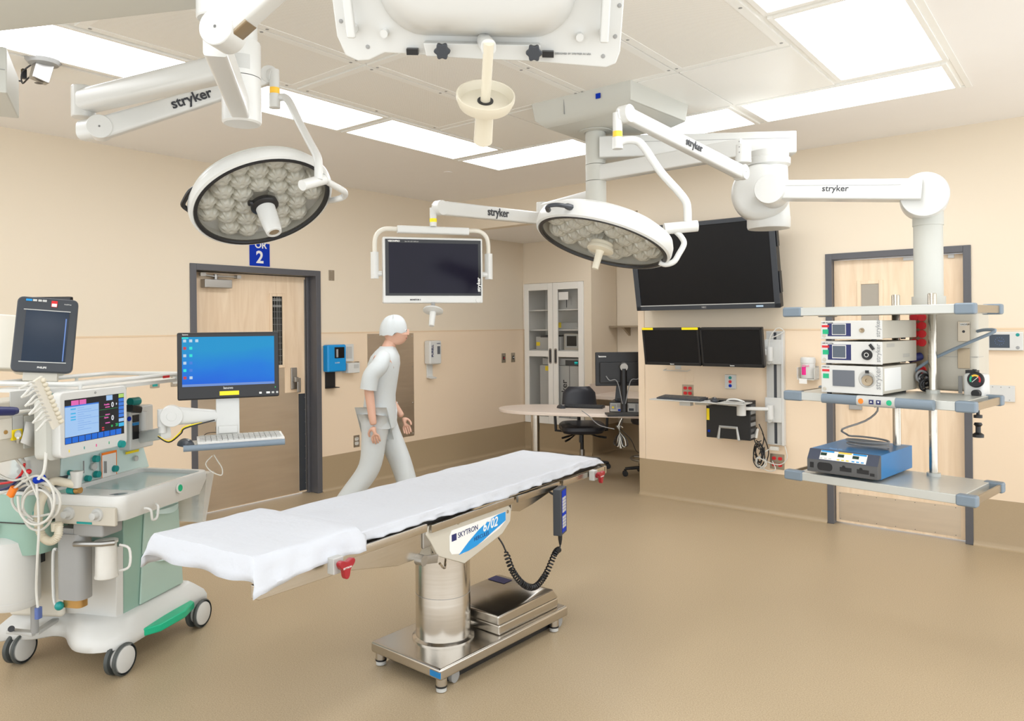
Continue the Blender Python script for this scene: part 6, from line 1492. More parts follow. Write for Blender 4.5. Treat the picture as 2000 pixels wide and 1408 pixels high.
# upper backboard with gauges
bb_ = MB().loft([[(-.36, -.045, .87), (.24, -.045, .87), (.24, .26, .87), (-.36, .26, .87)], [(-.34, -.03, 1.02), (.20, -.03, 1.02), (.20, .26, 1.02), (-.34, .26, 1.02)]], sm=False).build('gauge_board', 'mint_pale', am, bevel=.006)
def onb(x, y, d=0): p = A(x, y, 'y', -.05 - d); return p
for (x, y, r, m_) in ((185, 896, .016, 'teal'), (187, 926, .016, 'teal'), (169, 934, .014, 'teal'), (222, 915, .016, 'teal'), (135, 923, .012, 'teal')):
    MB().lathe([(.001, .022), (r, .02), (r * 1.1, .0)], onb(x, y), (0, -1, 0), 0, 20).build('control_knob', m_, bb_)
for x, y, r in ((182, 911, .018), (264, 895, .014)):
    g_ = MB().lathe([(.001, .006), (r * .8, .006), (r, .010), (r, 0)], onb(x, y), (0, -1, 0), 0, 24).build('gauge', 'light_grey', bb_)
a_ = onb(197, 885); b_ = onb(227, 930)
MB().box((a_.x, -.053, b_.z), (b_.x, -.047, a_.z)).build('flow_panel', 'paper', bb_, bevel=.001)
MB().box((a_.x, -.055, a_.z - .012), (b_.x, -.0531, a_.z)).box((a_.x, -.055, b_.z), (a_.x + .003, -.0531, a_.z)).box((b_.x - .003, -.055, b_.z), (b_.x, -.0531, a_.z)).box((a_.x, -.055, b_.z), (b_.x, -.0531, b_.z + .003)).build('flow_border', 'orange', bb_)
for x in (203, 206, 162): 
    c = onb(x, 912); MB().box((c.x - .004, -.057, c.z - .03), (c.x + .002, -.0532, c.z + .03)).build('flow_tube', 'mid_grey', bb_)
a_ = onb(245, 883); MB().box((a_.x, -.0535, a_.z - .012), (a_.x + .095, -.05, a_.z)).build('yellow_sticker', 'yellow', bb_)
B((-.42, -.03, .90), (-.345, .1, 1.03)).build('vent_block', 'beige_grey', am, bevel=.004)
# body column and module tower
B((-.28, .06, 1.02), (.20, .30, 1.35)).build('rear_body', 'mint_dark', am, bevel=.01)
tw_ = B((.03, -.10, .995), (.205, .12, 1.22)).build('module_tower', 'white_enamel', am, bevel=.008)
def tq(x0, y0, x1, y1, m_, n_):
    a_ = A(x0, y0, 'y', -.102); b_ = A(x1, y1, 'y', -.102); B((a_.x, -.105, b_.z), (b_.x, -.099, a_.z)).build(n_, m_, tw_, bevel=.001)
tq(259, 811, 271, 823, 'black_plastic', 'module_display'); tq(259, 826, 271, 830, 'blue_paint', 'module_stripe'); tq(259, 831, 271, 856, 'black_plastic', 'module_display'); tq(273, 826, 287, 832, 'yellow', 'vaporizer_band')
MB().lathe([(.001, .05), (.018, .05), (.02, .03), (.02, -.05), (.001, -.05)], A(280, 822, 'y', -.11), (0, 0, 1), 0, 20).build('vaporizer', 'white_enamel', tw_)
MB().lathe([(.001, .004), (.012, .004), (.013, 0)], A(252, 818, 'y', -.1), (0, -1, 0), 0, 20).build('blue_button', 'sign_blue', tw_)
MB().cyl(A(270, 783, 'y', -.05), A(254, 785, 'y', -.05), .022).build('teal_dial', 'teal', am)
MB().beam(A(250, 797, 'y', -.12), A(268, 800, 'y', -.12), .06, .035).build('black_module', 'black_plastic', am)
# top shelf
xs0, xs1 = -.50, A(322, 742, 'y', -.15).x
ts = MB().prism(rrect(xs0, -.26, xs1, .20, .05, 6), 'z', 1.345, 1.362, sm=True).build('top_shelf', 'white_enamel', am, angle=50)
fr_ = rrect(xs0, -.26, xs1, .20, .05, 6)
MB().tube([(x, y, 1.385) for x, y in fr_], .011, closed=True, n=8).build('shelf_rail', 'white_enamel', ts)
for x, y in ((xs0 + .03, -.26), (xs1 - .05, -.26), (xs1, 0), (0, .2)): MB().cyl((x, y, 1.36), (x, y, 1.385), .008).build('rail_post', 'white_enamel', ts)
B((xs1 - .17, -.273, 1.372), (xs1 - .12, -.270, 1.385)).build('red_sticker', 'red', ts)
# screen on its arm
yS = -.30
c0 = A(113, 762, 'y', yS); c1_ = A(250, 757, 'y', yS); c2_ = A(247, 872, 'y', yS); c3_ = A(120, 893, 'y', yS)
Sx0, Sx1 = (c0.x + c3_.x) / 2, (c1_.x + c2_.x) / 2; Sz0, Sz1 = (c2_.z + c3_.z) / 2, (c0.z + c1_.z) / 2
out = rrect(Sx0, Sz0, Sx1, Sz1, .025, 5)
vs = MB().prism(out, 'y', yS, yS + .045, sm=True).build('display_housing', 'white_enamel', am, bevel=.006, seg=3)
MB().prism(rrect(Sx0 - .03, Sz0 - .005, Sx1 - .08, Sz1 - .02, .03, 5), 'y', yS + .04, yS + .10, sm=True).build('display_back', 'cover_grey', am)
sx0, sx1, sz0, sz1 = Sx0 + .026, Sx1 - .022, Sz0 + .058, Sz1 - .035
SWd, SHt = sx1 - sx0, sz1 - sz0
def scq(mb, u0, v0, u1, v1, d, m=0): return mb.add([(sx0 + u * SWd, yS - d, sz0 + v * SHt) for u, v in ((u0, v0), (u1, v0), (u1, v1), (u0, v1))], [(0, 1, 2, 3)], m)
scn = scq(MB(), 0, 0, 1, 1, .0008).build('screen', 'glow_black', vs)
mb = MB()
scq(mb, 0, .155, .55, .85, .0014, 0); scq(mb, 0, .83, .55, .86, .0016, 1)
for i in range(9): scq(mb, .005 + i * .1055, .01, .10 + i * .1055, .14, .0014, 2)
scq(mb, .1, .86, .22, .97, .0015, 3); scq(mb, .23, .86, .34, .97, .0015, 3)
scq(mb, .68, .87, .79, .99, .0015, 0); scq(mb, .90, .9, .995, .99, .0015, 5)
for i in range(5): scq(mb, .90, .42 + i * .095, .995, .50 + i * .095, .0015, 1)
scq(mb, .90, .31, .995, .39, .0015, 0); scq(mb, .90, .19, .995, .28, .0015, 6)
for i, v in enumerate((.76, .66, .58, .52)): scq(mb, .09, v, .17, v + .03, .0017, 6)
for i in range(11): scq(mb, .2, .78 - i * .05, .3 + .12 * ((i * 7) % 3), .785 - i * .05, .0017, 1)
scq(mb, .56, .66, .88, .664, .0015, 7); scq(mb, .56, .50, .72, .504, .0015, 7)
for v in (.70, .52, .32): scq(mb, .66, v, .74, v + .025, .0016, 3)
scq(mb, .6, .17, .64, .2, .0016, 8); scq(mb, .6, .22, .64, .25, .0016, 8)
mb.build('screen_graphics', ['glow_paleblue', 'glow_midblue', 'glow_blue', 'glow_pink', 'glow_white', 'glow_lime', 'glow_cyan', 'glow_green', 'glow_red'], scn)
for s_, u, v, sz_, m_ in (('0', .765, .70, .032, 'glow_white'), ('0', .765, .38, .032, 'glow_white'), ('21', .84, .22, .018, 'glow_green'), ('21', .76, .22, .012, 'glow_green'), ('Possible', .64, .76, .010, 'glow_pink'), ('Apnea', .64, .45, .010, 'glow_pink'), ('8', .85, .74, .012, 'glow_white')):
    text(s_, sz_, m_, scn, (sx0 + u * SWd, yS - .002, sz0 + v * SHt), (1, 0, 0), (0, 0, 1), bold=.0005, depth=.0002)
MB().lathe([(.001, .018), (.016, .018), (.018, 0)], A(235, 867, 'y', yS), (0, -1, 0), 0, 28).build('teal_dial', 'teal', vs)
MB().lathe([(.001, .002), (.005, .002), (.006, 0)], ((Sx0 + Sx1) / 2, yS - .001, Sz1 - .017), (0, -1, 0), 0, 16).build('status_lamp', 'mid_grey', vs)
for i, (u, m_) in enumerate(((.06, 'yellow'), (.3, 'teal'), (.5, 'pink'), (.72, 'green_label'))): B((sx0 + u * SWd, yS - .0012, Sz0 + .022), (sx0 + u * SWd + .004, yS + .001, Sz0 + .034)).build('key_mark', m_, vs)
MB().beam((Sx0 + .15, yS + .09, Sz0 + .14), (-.28, .08, 1.2), .06, .08).build('display_arm', 'light_grey', am)
# clear bin on the right end
rx0, ry0 = .20, -.36
MB().loft([[(.17, -.42, .60), (.20, -.42, .60), (.20, -.26, .60), (.17, -.26, .60)], [(.17, -.45, .86), (.235, -.45, .86), (.235, -.22, .86), (.17, -.22, .86)]], sm=False).build('side_bin', 'clear_plastic', am)
MB().box((.17, -.36, .74), (.2, -.30, .87)).build('bin_bracket', 'light_grey', am, bevel=.004)
# module rack on the left side with cable hooks
rk = thing('monitor_module_rack', 'beige module rack with yellow plug and paper strip at the far left', 'medical device', AM)
rA = A(0, 800, 'y', -.12); rB = A(112, 890, 'y', -.12)
B((rA.x - .08, -.12, 1.075), (rB.x - .0, .06, 1.33)).build('rack_housing', 'beige_grey', rk, bevel=.008)
def rq(x0, y0, x1, y1, m_, n_, d=.006, y=-.12):
    a_ = A(x0, y0, 'y', y - d); b_ = A(x1, y1, 'y', y - d); return B((a_.x, y - d, b_.z), (b_.x, y + .001, a_.z)).build(n_, m_, rk, bevel=.0015)
rq(25, 813, 46, 858, 'light_grey', 'module'); rq(47, 813, 92, 868, 'cover_grey', 'module'); rq(24, 840, 45, 857, 'yellow', 'yellow_socket', .009); rq(0, 820, 24, 855, 'cream_enamel', 'module'); rq(60, 760, 96, 808, 'light_grey', 'module'); rq(20, 765, 58, 808, 'light_grey', 'module', .004)
MB().lathe([(.001, .004), (.008, .004), (.009, 0)], A(11, 844, 'y', -.127), (0, -1, 0), 0, 16).build('brass_button', 'brass', rk)
MB().cyl(A(35, 845, 'y', -.13), A(35, 850, 'y', -.16), .012).build('cable_plug', 'light_grey', rk)
B((rA.x - .05, .0, .62), (rA.x + .0, .05, 1.08)).build('support_post', 'light_grey', rk)
pts_ = [A(50, 823, 'y', -.128), A(78, 826, 'y', -.128), A(67, 852, 'y', -.16), A(64, 874, 'y', -.155), A(40, 864, 'y', -.155), A(47, 840, 'y', -.15)]
tag(place(MB().add([tuple(p) for p in pts_], [(0, 1, 2, 5), (5, 2, 3, 4)]).build('paper_strip', 'paper'), AM), 'curled white paper printout hanging from the module rack', 'paper').modifiers.new('s', 'SOLIDIFY').thickness = .0006
# diagonal strip of lead wire clips
cs0, cs1 = A(72, 740, 'y', -.36), A(112, 832, 'y', -.36)
e = thing('cable_organizer', 'diagonal white strip of lead cable clips left of the blue screen', 'cable holder', AM)
MB().beam(cs0, cs1, .012, .05, rad=.2, up=(1, 0, .35)).build('strip', 'cream_enamel', e)
for k in range(11):
    c = cs0 + (cs1 - cs0) * ((k + .6) / 11.5) + Vector((.018, -.008, .003)); MB().ball(c, .013, 0, 12, 8, (1, .8, .8)).build('clip', 'tube_cream', e)
for k in range(10):
    c = cs0 + (cs1 - cs0) * ((k + 1) / 11.5); q = [c + Vector((-.015, 0, 0)), c + Vector((-.05, -.01, .008)), c + Vector((-.075, -.01, -.006 - .006 * (k % 2))), c + Vector((-.1, -.01, -.012 - .02 * (k % 2)))]
    MB().tube(smooth(q, 4), .0045, n=6).build('lead_end', 'cable_white', e)
# blue probe at the left edge
e = thing('ultrasound_probe', 'dark blue probe handle at the left edge of the photo', 'probe', AM)
MB().cyl(A(-30, 803, 'y', -.2), A(24, 803, 'y', -.2), .020, .018).lathe([(.018, 0), (.014, .02), (.001, .025)], A(24, 803, 'y', -.2), (1, 0, 0), 0, 20).build('body', 'navy', e)
MB().tube(smooth([A(32, 805, 'y', -.2), A(60, 802, 'y', -.18), A(85, 806, 'y', -.17), A(89, 840, 'y', -.2), A(90, 880, 'y', -.25), A(86, 920, 'y', -.28), A(75, 935, 'y', -.3)], 5), .0065, n=8).build('cable', 'cable_white', e)
# coiled white leads
random.seed(8)
lead = []
for i in range(5):
    cx, cy_2 = 78 + random.uniform(-8, 8), 985 + random.uniform(-14, 8); rx2, ry2 = 40 + random.uniform(-12, 8), 42 + random.uniform(-14, 8)
    lead.append(([A(cx + rx2 * cos(q + i), cy_2 + ry2 * sin(q + i), 'x', -.58 - .012 * i) for q in [k * .7 for k in range(9)]], 0))
lead += [([A(35, 855, 'y', -.17), A(36, 880, 'x', -.6), A(48, 905, 'x', -.6), A(50, 935, 'x', -.6), A(60, 950, 'x', -.6), A(70, 938, 'x', -.6)], 0),
    ([A(-5, 872, 'x', -.62), A(30, 895, 'x', -.62), A(55, 930, 'x', -.62), A(75, 975, 'x', -.62)], 0), ([A(-5, 925, 'x', -.62), A(25, 938, 'x', -.62), A(55, 930, 'x', -.61)], 0), ([A(-5, 965, 'x', -.62), A(25, 955, 'x', -.62), A(50, 935, 'x', -.61)], 0),
    ([A(-5, 945, 'x', -.61), A(25, 940, 'x', -.61), A(42, 925, 'x', -.61), A(48, 905, 'x', -.61)], 1), ([A(-5, 958, 'x', -.61), A(20, 950, 'x', -.61), A(40, 930, 'x', -.61)], 2)]
for x, y in ((76, 960), (74, 1000), (75, 1060), (72, 1120), (72, 1160), (75, 1185)): pass
lead.append(([A(70, 935, 'x', -.62), A(74, 975, 'x', -.62), A(76, 1030, 'x', -.62), A(73, 1090, 'x', -.62), A(71, 1150, 'x', -.6), A(74, 1188, 'x', -.6)], 0))
o = loops(lead, .0055, 'patient_leads', ['cable_white', 'red', 'navy']); place(o, AM)
tag(o, 'looped white patient leads hanging at the left flank of the machine', 'cables')
e = thing('lead_connector', 'small blue plug at the end of the hanging white lead', 'plug', AM)
c = A(75, 1196, 'x', -.6); MB().beam(c + Vector((0, 0, .022)), c - Vector((0, 0, .026)), .02, .028, rad=.3, up=(1, 0, 0)).build('plug_body', 'bumper_blue' if 'bumper_blue' in M else 'blue_paint', e)
MB().cyl(A(70, 938, 'x', -.62), A(84, 933, 'x', -.62), .016).build('blue_tie', 'sign_blue', o)
MB().beam(A(20, 968, 'x', -.62), A(28, 952, 'x', -.62), .022, .03).build('orange_plug', 'orange', o)
MB().ball(A(56, 921, 'x', -.61), .012).build('red_plug', 'red', o)

# patient monitor (dark, tilted) above the rack
Pa, Pb, Pc, Pd = P(35, 575, 3.62), P(150, 590, 3.62), P(145, 730, 3.55), P(20, 725, 3.55)
cen = (Pa + Pb + Pc + Pd) / 4; xdir = ((Pb - Pa) + (Pc - Pd)).normalized()
xdir = (xdir + FW * .55).normalized() if True else xdir
up = ((Pa - Pd) + (Pb - Pc)).normalized(); up = (up - xdir * up.dot(xdir)).normalized(); nn = xdir.cross(up)
if nn.dot(CAM - cen) < 0: nn = -nn
Rm = Matrix(((xdir.x, -nn.x, up.x), (xdir.y, -nn.y, up.y), (xdir.z, -nn.z, up.z)))
PM = Fr(cen, R=Rm)
pl_ = [PM.on(x, y, 'y', 0) for x, y in ((35, 575), (150, 590), (145, 730), (20, 725))]
xa = (pl_[0].x + pl_[3].x) / 2; xb = (pl_[1].x + pl_[2].x) / 2; za = (pl_[2].z + pl_[3].z) / 2; zb2 = (pl_[0].z + pl_[1].z) / 2
e = thing('patient_monitor', 'dark-screened patient monitor with white rear housing at far left', 'monitor', PM)
MB().prism(rrect(xa, za, xb, zb2, .025, 5), 'y', -.012, .03, sm=True).build('front_bezel', 'charcoal', e, bevel=.008, seg=3)
rg = [[(x, y, z) for x, z in rrect(xa * k + s, za * k, xb * k + s, zb2 * k, .04, 5)] for y, k, s in ((.028, .97, -.004), (.15, .97, -.016), (.19, .92, -.022))]
MB().loft(rg).build('rear_housing', 'cream_enamel', e)
B((xa - .18, .06, za + .02), (xa + .02, .16, zb2 - .08)).build('side_module', 'cream_enamel', e, bevel=.01)
B((xa + .05, .02, za - .04), (xb - .06, .12, za + .01)).build('mount', 'cream_enamel', e, bevel=.005)
sc_ = B((xa + .04, -.014, za + .05), (xb - .035, -.0125, zb2 - .065)).build('screen', 'night_screen' if 'night_screen' in M else 'dark_screen', e)
MB().box((xa + .03, -.0145, zb2 - .066), (xb - .03, -.012, zb2 - .062)).box((xa + .03, -.0145, za + .046), (xb - .03, -.012, za + .05)).build('screen_edge', 'light_grey', e)
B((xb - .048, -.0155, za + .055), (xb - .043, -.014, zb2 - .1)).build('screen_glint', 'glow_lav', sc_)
for x0_, x1_, m_ in ((.035, .06, 'dispenser_blue'), (.063, .08, 'light_grey'), (.085, .10, 'light_grey'), (.103, .12, 'light_grey')): B((xa + x0_, -.0145, zb2 - .022), (xa + x1_, -.012, zb2 - .012)).build('alarm_lamp', m_, e)
B((xa + .14, -.0145, zb2 - .045), (xa + .165, -.012, zb2 - .014)).build('sticker', 'red', e); B((xa + .142, -.0148, zb2 - .043), (xa + .163, -.0145, zb2 - .028)).build('sticker', 'paper', e)
text('PHILIPS', .012, 'paper', e, ((xa + xb) / 2 - .02, -.0128, za + .018), (1, 0, 0), (0, 0, 1), bold=.0004)
text('IntelliVue', .008, 'paper', e, (xb - .06, -.0128, zb2 - .03), (1, 0, 0), (0, 0, 1))
B((xa - .003, .03, zb2 - .07), (xa + .0, .06, zb2 - .04)).build('orange_label', 'orange', e)
# dark panel of the second screen peeking behind
e = thing('rear_monitor', 'dark screen edge peeking out behind the patient monitor', 'monitor', Fr(P(108, 600, 3.85), math.degrees(YAW)))
B((-.18, 0, -.12), (.078, .03, .055)).build('casing', 'black_gloss', e, bevel=.006)
MB().cyl((-.05, .04, -.1), (-.05, .04, -.28), .02).build('post', 'charcoal', e)

# computer on a swing arm
tA = 3.75
Pa = P(346, 716, 3.68); Pb = P(545, 712, 3.88)
CF = Fr((Pa.x, Pa.y, 0), math.degrees(math.atan2(Pb.y - Pa.y, Pb.x - Pa.x)))
cw_ = Vector((Pb.x - Pa.x, Pb.y - Pa.y, 0)).length
cz0, cz1 = P(346, 783, 3.68).z, P(346, 650, 3.68).z
e = thing('all_in_one_computer', 'black computer screen with bright blue desktop on a white swing arm', 'computer', CF)
B((0, 0, cz0), (cw_, .045, cz1)).build('casing', 'black_plastic', e, bevel=.008)
dsp = B((.022, -.002, cz0 + .068), (cw_ - .024, .0005, cz1 - .022)).build('screen', 'desktop', e)
mb = MB()
mb.add([(.022, -.0026, cz0 + .068), (cw_ - .024, -.0026, cz0 + .068), (cw_ - .024, -.0026, cz0 + .080), (.022, -.0026, cz0 + .080)], [(0, 1, 2, 3)], 0)
mb.add([(.022, -.0028, cz1 - .03), (.052, -.0028, cz1 - .03), (.052, -.0028, cz1 - .023), (.022, -.0028, cz1 - .023)], [(0, 1, 2, 3)], 2)
for i in range(6):
    for j in range(3 if i == 0 else 2):
        x = .028 + j * .028; z = cz1 - .048 - i * .037; m_ = [[1, 1, 1], [3, 2], [1, 2], [1, 4], [2, 4], [3, 1]][i][j]
        mb.add([(x, -.0027, z), (x + .014, -.0027, z), (x + .014, -.0027, z + .014), (x, -.0027, z + .014)], [(0, 1, 2, 3)], m_)
mb.build('desktop_icons', ['glow_lav', 'glow_icon', 'glow_teal', 'glow_red', 'glow_midblue'], dsp)
text('lenovo', .017, 'light_grey', e, (cw_ / 2 - .03, -.001, cz0 + .05), (1, 0, 0), (0, 0, 1), bold=.0005)
text('lenovo', .010, 'light_grey', e, (.024, -.001, cz1 - .013), (1, 0, 0), (0, 0, 1), bold=.0004)
B((cw_ / 2 - .048, -.0015, cz0 + .018), (cw_ / 2 + .045, .001, cz0 + .039)).build('yellow_sticker', 'yellow', e)
for x, w_, m_ in ((-.10, .012, 'paper'), (-.065, .018, 'paper'), (-.038, .012, 'light_grey'), (-.016, .010, 'light_grey')): B((cw_ + x, -.0015, cz0 + .018), (cw_ + x + w_, .001, cz0 + .028)).build('sticker', m_, e)
MB().lathe([(.001, .001), (.003, 0)], (cw_ - .02, -.001, cz0 + .05), (0, -1, 0), 0, 10).build('power_lamp', 'glow_green', e)
vx0 = CF.on(422, 800, 'y', .03).x; vx1 = CF.on(468, 800, 'y', .03).x; vz = CF.on(445, 850, 'y', .03).z
B((vx0, .035, vz), (vx1, .06, cz0 + .03)).box((vx0 + .01, .026, vz + .01), (vx1 - .01, .036, vz + .05)).box((vx0 - .005, .02, vz - .012), (vx1 + .008, .07, vz + .004)).build('mount_plate', 'white_enamel', e, bevel=.005)
a0 = CF.on(425, 812, 'y', .06); a1_ = CF.on(335, 812, 'y', .04)
ar = MB().beam(a0, a1_, .05, .06, .055, .095, rad=.4).build('swing_arm', 'white_enamel', e)
mb = MB(); joint_disc(mb, a1_ + Vector((0, 0, -.0)), .053, (0, -1, 0), .032); mb.build('joint', 'white_enamel', ar)
mb = MB(); mb.lathe([(.001, .034), (.022, .034), (.024, .031)], a1_, (0, -1, 0), 0, 28); mb.build('joint_cap', 'white_enamel', ar)
c = CF.on(317, 815, 'y', .05); zb_2 = CF.on(317, 832, 'y', .05).z
MB().beam((c.x, c.y, c.z + .04), (c.x, c.y, zb_2), .05, .045, rad=.3, up=(1, 0, 0)).beam(a1_, c, .05, .06).build('elbow', 'white_enamel', ar)
am_pt = CF.loc(AM.w((.205, .0, 1.03)))
zl = CF.on(320, 845, 'y', .05).z
MB().beam((c.x + .015, c.y, zl), (am_pt.x - .02, am_pt.y, 1.03), .05, .06, rad=.3).cyl((c.x, c.y, zb_2 + .005), (c.x, c.y, zl), .02).build('lower_arm', 'white_enamel', ar)
cbl = MB().tube(smooth([(c.x - .02, c.y - .035, zl - .01), (c.x + .03, c.y - .03, zl - .04), (c.x + .08, c.y - .03, zl + .0), (a1_.x + .06, a1_.y - .04, a1_.z - .055), (a1_.x + .14, a1_.y - .03, a1_.z - .04)], 5), .0035, n=6).tube(smooth([(c.x - .02, c.y - .04, zl - .012), (c.x + .03, c.y - .035, zl - .045), (c.x + .085, c.y - .035, zl - .005), (a1_.x + .065, a1_.y - .045, a1_.z - .06), (a1_.x + .2, a1_.y - .03, a1_.z - .03)], 5), .0035, 1, n=6)
cbl.build('cable', ['yellow', 'black_plastic'], ar)
# tray, keyboard, mouse
ktz = CF.on(360, 875, 'y', -.16).z
tx0 = CF.on(358, 880, 'y', -.17).x; tx1 = CF.on(556, 866, 'y', -.17).x
tr = thing('keyboard_tray', 'white keyboard tray with thick grey front edge under the blue screen', 'tray', Fr(CF.w(((tx0 + tx1) / 2, -.06, ktz)), CF.deg))
hwT = (tx1 - tx0) / 2
B((-hwT + .004, -.10, -.006), (hwT - .06, .12, .002)).box((-.16, .10, -.006), (-.0, .16, .002)).build('tray_plate', 'white_enamel', tr, bevel=.002)
MB().beam((-hwT, -.11, -.002), (hwT, -.11, -.002), .03, .03, rad=.45).build('front_edge', 'bumper_grey', tr)
MB().beam((-.09, .10, 0), (-.09, .10, .04), .08, .02).build('tray_hinge', 'white_enamel', tr)
KB = Fr(CF.w(((tx0 + tx1) / 2 + .035, -.045, ktz + .003)), CF.deg)
keyboard('keyboard', 'white keyboard on the tray under the blue screen', KB, .41, .15, 'paper', 'light_grey')
mouse('black mouse on the tray beside the white keyboard', Fr(CF.w(((tx0 + tx1) / 2 - .222, -.10, ktz + .003)), CF.deg + 20), 'charcoal')
MB().tube(smooth([CF.on(x, y, 'y', -.05) for x, y in ((415, 890), (402, 905), (412, 920), (432, 928), (434, 915), (425, 900), (418, 888))], 5), .003, n=6).build('cable_loop', 'cable_white', e)
MB().tube(smooth([CF.on(x, y, 'y', .05) for x, y in ((392, 860), (405, 846), (440, 845), (470, 852))], 5), .0018, n=5).tube(smooth([CF.on(x, y, 'y', .07) for x, y in ((423, 782), (428, 800), (422, 835), (425, 852))], 5), .002, n=5).build('thin_cable', 'black_plastic', e)

# ------------------------------------------------------------------ walking person
pp_ = P(741, 800, 6.0)
PF = Fr((pp_.x, pp_.y, 0), math.degrees(YAW) + 4)         # local x = walking direction (to the right in the photo), y away
per = thing('person', 'person in white scrubs and cap walking behind the operating table', 'person', PF)
def skin_mesh(name, verts, edges, m, sub=2, root=0):
    me = bpy.data.meshes.new(name); me.from_pydata([v[:3] for v in verts], edges, [])
    o = bpy.data.objects.new('tmp', me); COL.objects.link(o)
    sk = o.modifiers.new('skin', 'SKIN'); sk.use_smooth_shade = True; sk.branch_smoothing = .6
    for i, v in enumerate(verts):
        d = me.skin_vertices[0].data[i]; d.radius = (v[3], v[4] if len(v) > 4 else v[3]); d.use_root = (i == root)
    ss = o.modifiers.new('sub', 'SUBSURF'); ss.levels = sub; ss.render_levels = sub
    bpy.context.view_layer.update()
    me2 = bpy.data.meshes.new_from_object(o.evaluated_get(bpy.context.evaluated_depsgraph_get()))
    bpy.data.objects.remove(o, do_unlink=True)
    me2.materials.clear(); me2.materials.append(M[m])
    for p in me2.polygons: p.use_smooth = True
    r = bpy.data.objects.new(name, me2); COL.objects.link(r); r.parent = per
    return r
# skeleton: x forward, y left(+)/right(-)
sk = [(0, 0, .95, .12, .15), (.015, 0, 1.08, .11, .135), (.035, 0, 1.25, .12, .16), (.06, 0, 1.40, .10, .15), (.085, 0, 1.475, .055, .055), (.11, 0, 1.55, .055, .055),  # 0-5
      (.06, .17, 1.41, .05), (-.02, .215, 1.14, .042), (.13, .20, .93, .032), (.17, .19, .87, .027),     # 6-9 far arm (forward)
      (.06, -.17, 1.41, .05), (-.06, -.215, 1.16, .042), (-.03, -.23, .92, .032), (-.02, -.23, .86, .027),     # 10-13 near arm
      (.0, .09, .90, .10), (.16, .09, .52, .062), (.27, .09, .14, .042), (.28, .09, .06, .04), (.42, .09, .045, .03),      # 14-18 front leg
      (-.02, -.09, .90, .10), (-.06, -.09, .50, .062), (-.30, -.09, .20, .042), (-.345, -.09, .12, .04), (-.24, -.09, .035, .03)]   # 19-23 rear leg
ed = [(0, 1), (1, 2), (2, 3), (3, 4), (4, 5), (3, 6), (6, 7), (7, 8), (8, 9), (3, 10), (10, 11), (11, 12), (12, 13), (0, 14), (14, 15), (15, 16), (16, 17), (17, 18), (0, 19), (19, 20), (20, 21), (21, 22), (22, 23)]
body = skin_mesh('body', sk, ed, 'skin')
# fingers and palms join the body at the wrists
def hand(w, d, side, nrm):
    w = Vector(w); d = Vector(d).normalized(); nrm = Vector(nrm).normalized(); s = d.cross(nrm)
    v = [(*w, .027, .018), (*(w + d * .04), .036, .016), (*(w + d * .075), .036, .014)]; e_ = [(0, 1), (1, 2)]
    for k, (off, ln) in enumerate(((-.028, .062), (-.010, .072), (.009, .068), (.026, .054))):
        b = w + d * .085 + s * off; i = len(v)
        v += [(*b, .010), (*(b + d * ln * .45 + nrm * .006), .0088), (*(b + d * ln * .75 + nrm * .02), .0078), (*(b + d * ln * .9 + nrm * .034), .0068)]; e_ += [(2, i), (i, i + 1), (i + 1, i + 2), (i + 2, i + 3)]
    i = len(v); b = w + d * .03 - s * .036; v += [(*b, .012), (*(b + d * .032 - s * .014 + nrm * .01), .010), (*(b + d * .058 - s * .012 + nrm * .022), .008)]; e_ += [(1, i), (i, i + 1), (i + 1, i + 2)]
    return skin_mesh('hand', v, e_, 'skin')
hand((.17, .19, .87), (.35, 0, -1), 1, (0, -1, 0)); hand((-.02, -.23, .86), (.15, 0, -1), -1, (0, 1, 0))
# scrubs
tp = MB(); rg = []
for z, cx, hx, hy in ((.83, .0, .135, .19), (.87, 0, .135, .188), (.95, .0, .13, .182), (1.08, .01, .122, .168), (1.22, .025, .13, .18), (1.33, .04, .13, .19), (1.39, .05, .115, .185), (1.43, .058, .09, .14), (1.455, .066, .07, .085), (1.47, .07, .06, .065)):
    rg.append([(cx + hx * cos(a) * (1 + .02 * sin(5 * a + z * 9)), hy * sin(a), z + .012 * sin(2 * a) * (z < .85)) for a in [2 * pi * i / 36 for i in range(36)]])
tp.loft(rg, 0, True, True)
for sd, e1_, e2_ in ((1, (.0, .228, 1.24), (-.018, .232, 1.13)), (-1, (-.035, -.228, 1.25), (-.058, -.232, 1.14))):
    tp.tube(smooth([(.05, sd * .10, 1.385), (.045, sd * .165, 1.37), (.02, sd * .21, 1.31), e1_, e2_], 4), [.055] * 2 + [.062] * 4 + [.068] * 5 + [.066] * 6, n=18)
tp.build('scrub_top', 'scrub_white', per, angle=60)
pv = [(0, 0, .94, .13, .165), (0, .09, .88, .115), (.16, .09, .52, .095), (.245, .09, .22, .085), (.275, .09, .11, .08), (-.02, -.09, .88, .115), (-.06, -.09, .50, .095), (-.26, -.09, .25, .085), (-.335, -.09, .15, .078)]
skin_mesh('scrub_trousers', pv, [(0, 1), (1, 2), (2, 3), (3, 4), (0, 5), (5, 6), (6, 7), (7, 8)], 'scrub_white')
for (a, b_) in (((.25, .09, .05), (.45, .09, .04)), ((-.365, -.09, .10), (-.21, -.09, .025))):
    a = Vector(a); b_ = Vector(b_); MB().beam(a, b_, .09, .085, .085, .05, rad=.45).build('shoe', 'shoe_white', per)
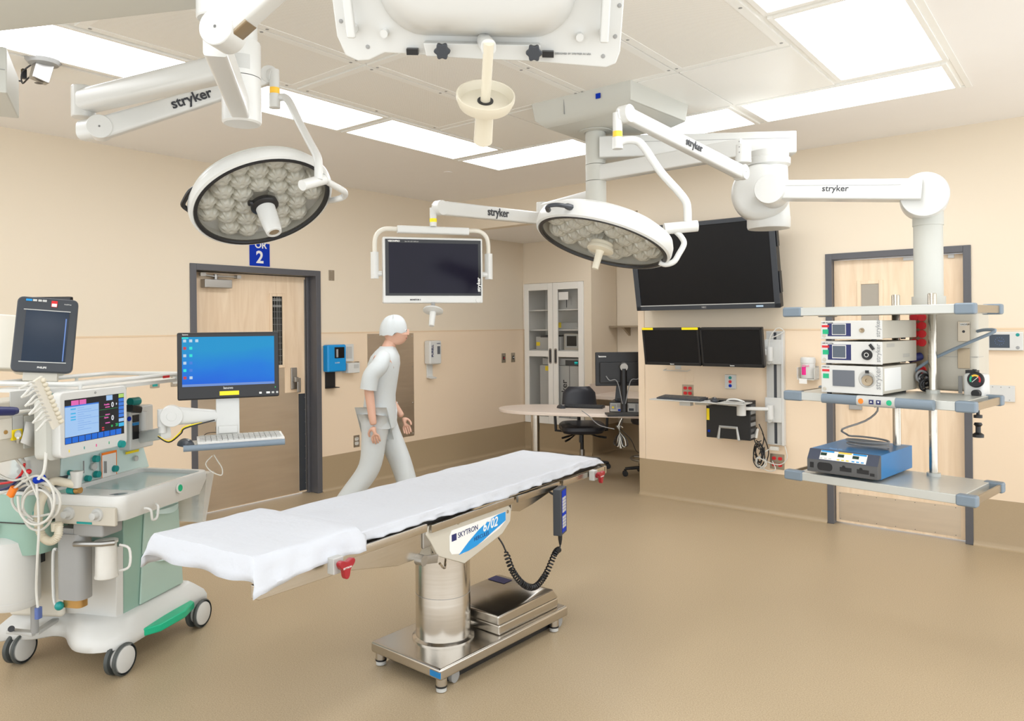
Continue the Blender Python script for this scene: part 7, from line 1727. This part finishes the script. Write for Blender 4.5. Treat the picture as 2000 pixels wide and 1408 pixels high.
# head
hc = Vector((.135, 0, 1.59))
rg = []
for k in range(1, 14):
    th = pi * k / 14; z = .112 * cos(th); r = sin(th) ** .8
    rg.append([hc + Vector((.092 * r * cos(a) + (.012 if cos(a) > 0 and z < 0 else 0) * r, .074 * r * sin(a) * (1 if z > -.03 else .86), z)) for a in [2 * pi * i / 28 for i in range(28)]])
hd_ = MB().loft(rg[::-1]).build('head', 'skin', per)
MB().loft([[hc + Vector((.088 + d_, y * w_, z)) for y, z in ((-.012, -.028), (.012, -.028), (.0, .018))] for d_, w_ in ((0, 1), (.012, .8), (.022, .3))]).build('nose', 'skin', hd_)
for s in (-1, 1):
    MB().ball(hc + Vector((.078, s * .030, .008)), .0125, 0, 12, 8).build('eye', 'paper', hd_); MB().ball(hc + Vector((.088, s * .030, .008)), .006, 0, 10, 6).build('iris', 'ink', hd_)
    MB().ball(hc + Vector((-.005, s * .074, -.005)), .02, 0, 12, 8, (.8, .35, 1.5)).build('ear', 'skin', hd_)
MB().beam(hc + Vector((.088, -.022, -.055)), hc + Vector((.088, .022, -.055)), .008, .008).build('mouth', 'dark_red', hd_)
rg = []
for k in range(0, 11):
    th = pi * .56 * k / 10; z = .125 * cos(th) + .012; r = max(.02, sin(th)) ** .75
    rg.append([hc + Vector((-.018 + .112 * r * cos(a), .094 * r * sin(a), z - .02 * (cos(a) < 0) * r)) * 1 + Vector((0, 0, .004 * sin(9 * a) * r)) for a in [2 * pi * i / 36 for i in range(36)]])
MB().loft(rg).build('surgical_cap', 'scrub_white', per)

# small things at the far left
MB().tube([A(-5, 1086, 'x', -.5), A(18, 1083, 'x', -.48), A(34, 1080, 'x', -.46)], .008, n=8).build('purple_hose', 'purple', am)
MB().tube(smooth([A(-4, 1222, 'z', .09), A(4, 1236, 'z', .07), A(-6, 1246, 'z', .05)], 4), .006, n=8).build('yellow_cable', 'yellow', am)
MB().beam(A(36, 1010, 'x', -.34), A(-12, 1075, 'x', -.34), .03, .05, rad=.3).build('frame_strut', 'cream_enamel', am)
_c = WORLD.on(40, 128, 'z', H)
tag(B((-4.62, 1.15, H - .012), (-4.375, 2.3, H - .0005)).build('ceiling_strip', 'grid_white', bevel=.002), 'flat white ceiling strip that holds the security camera', 'ceiling panel')
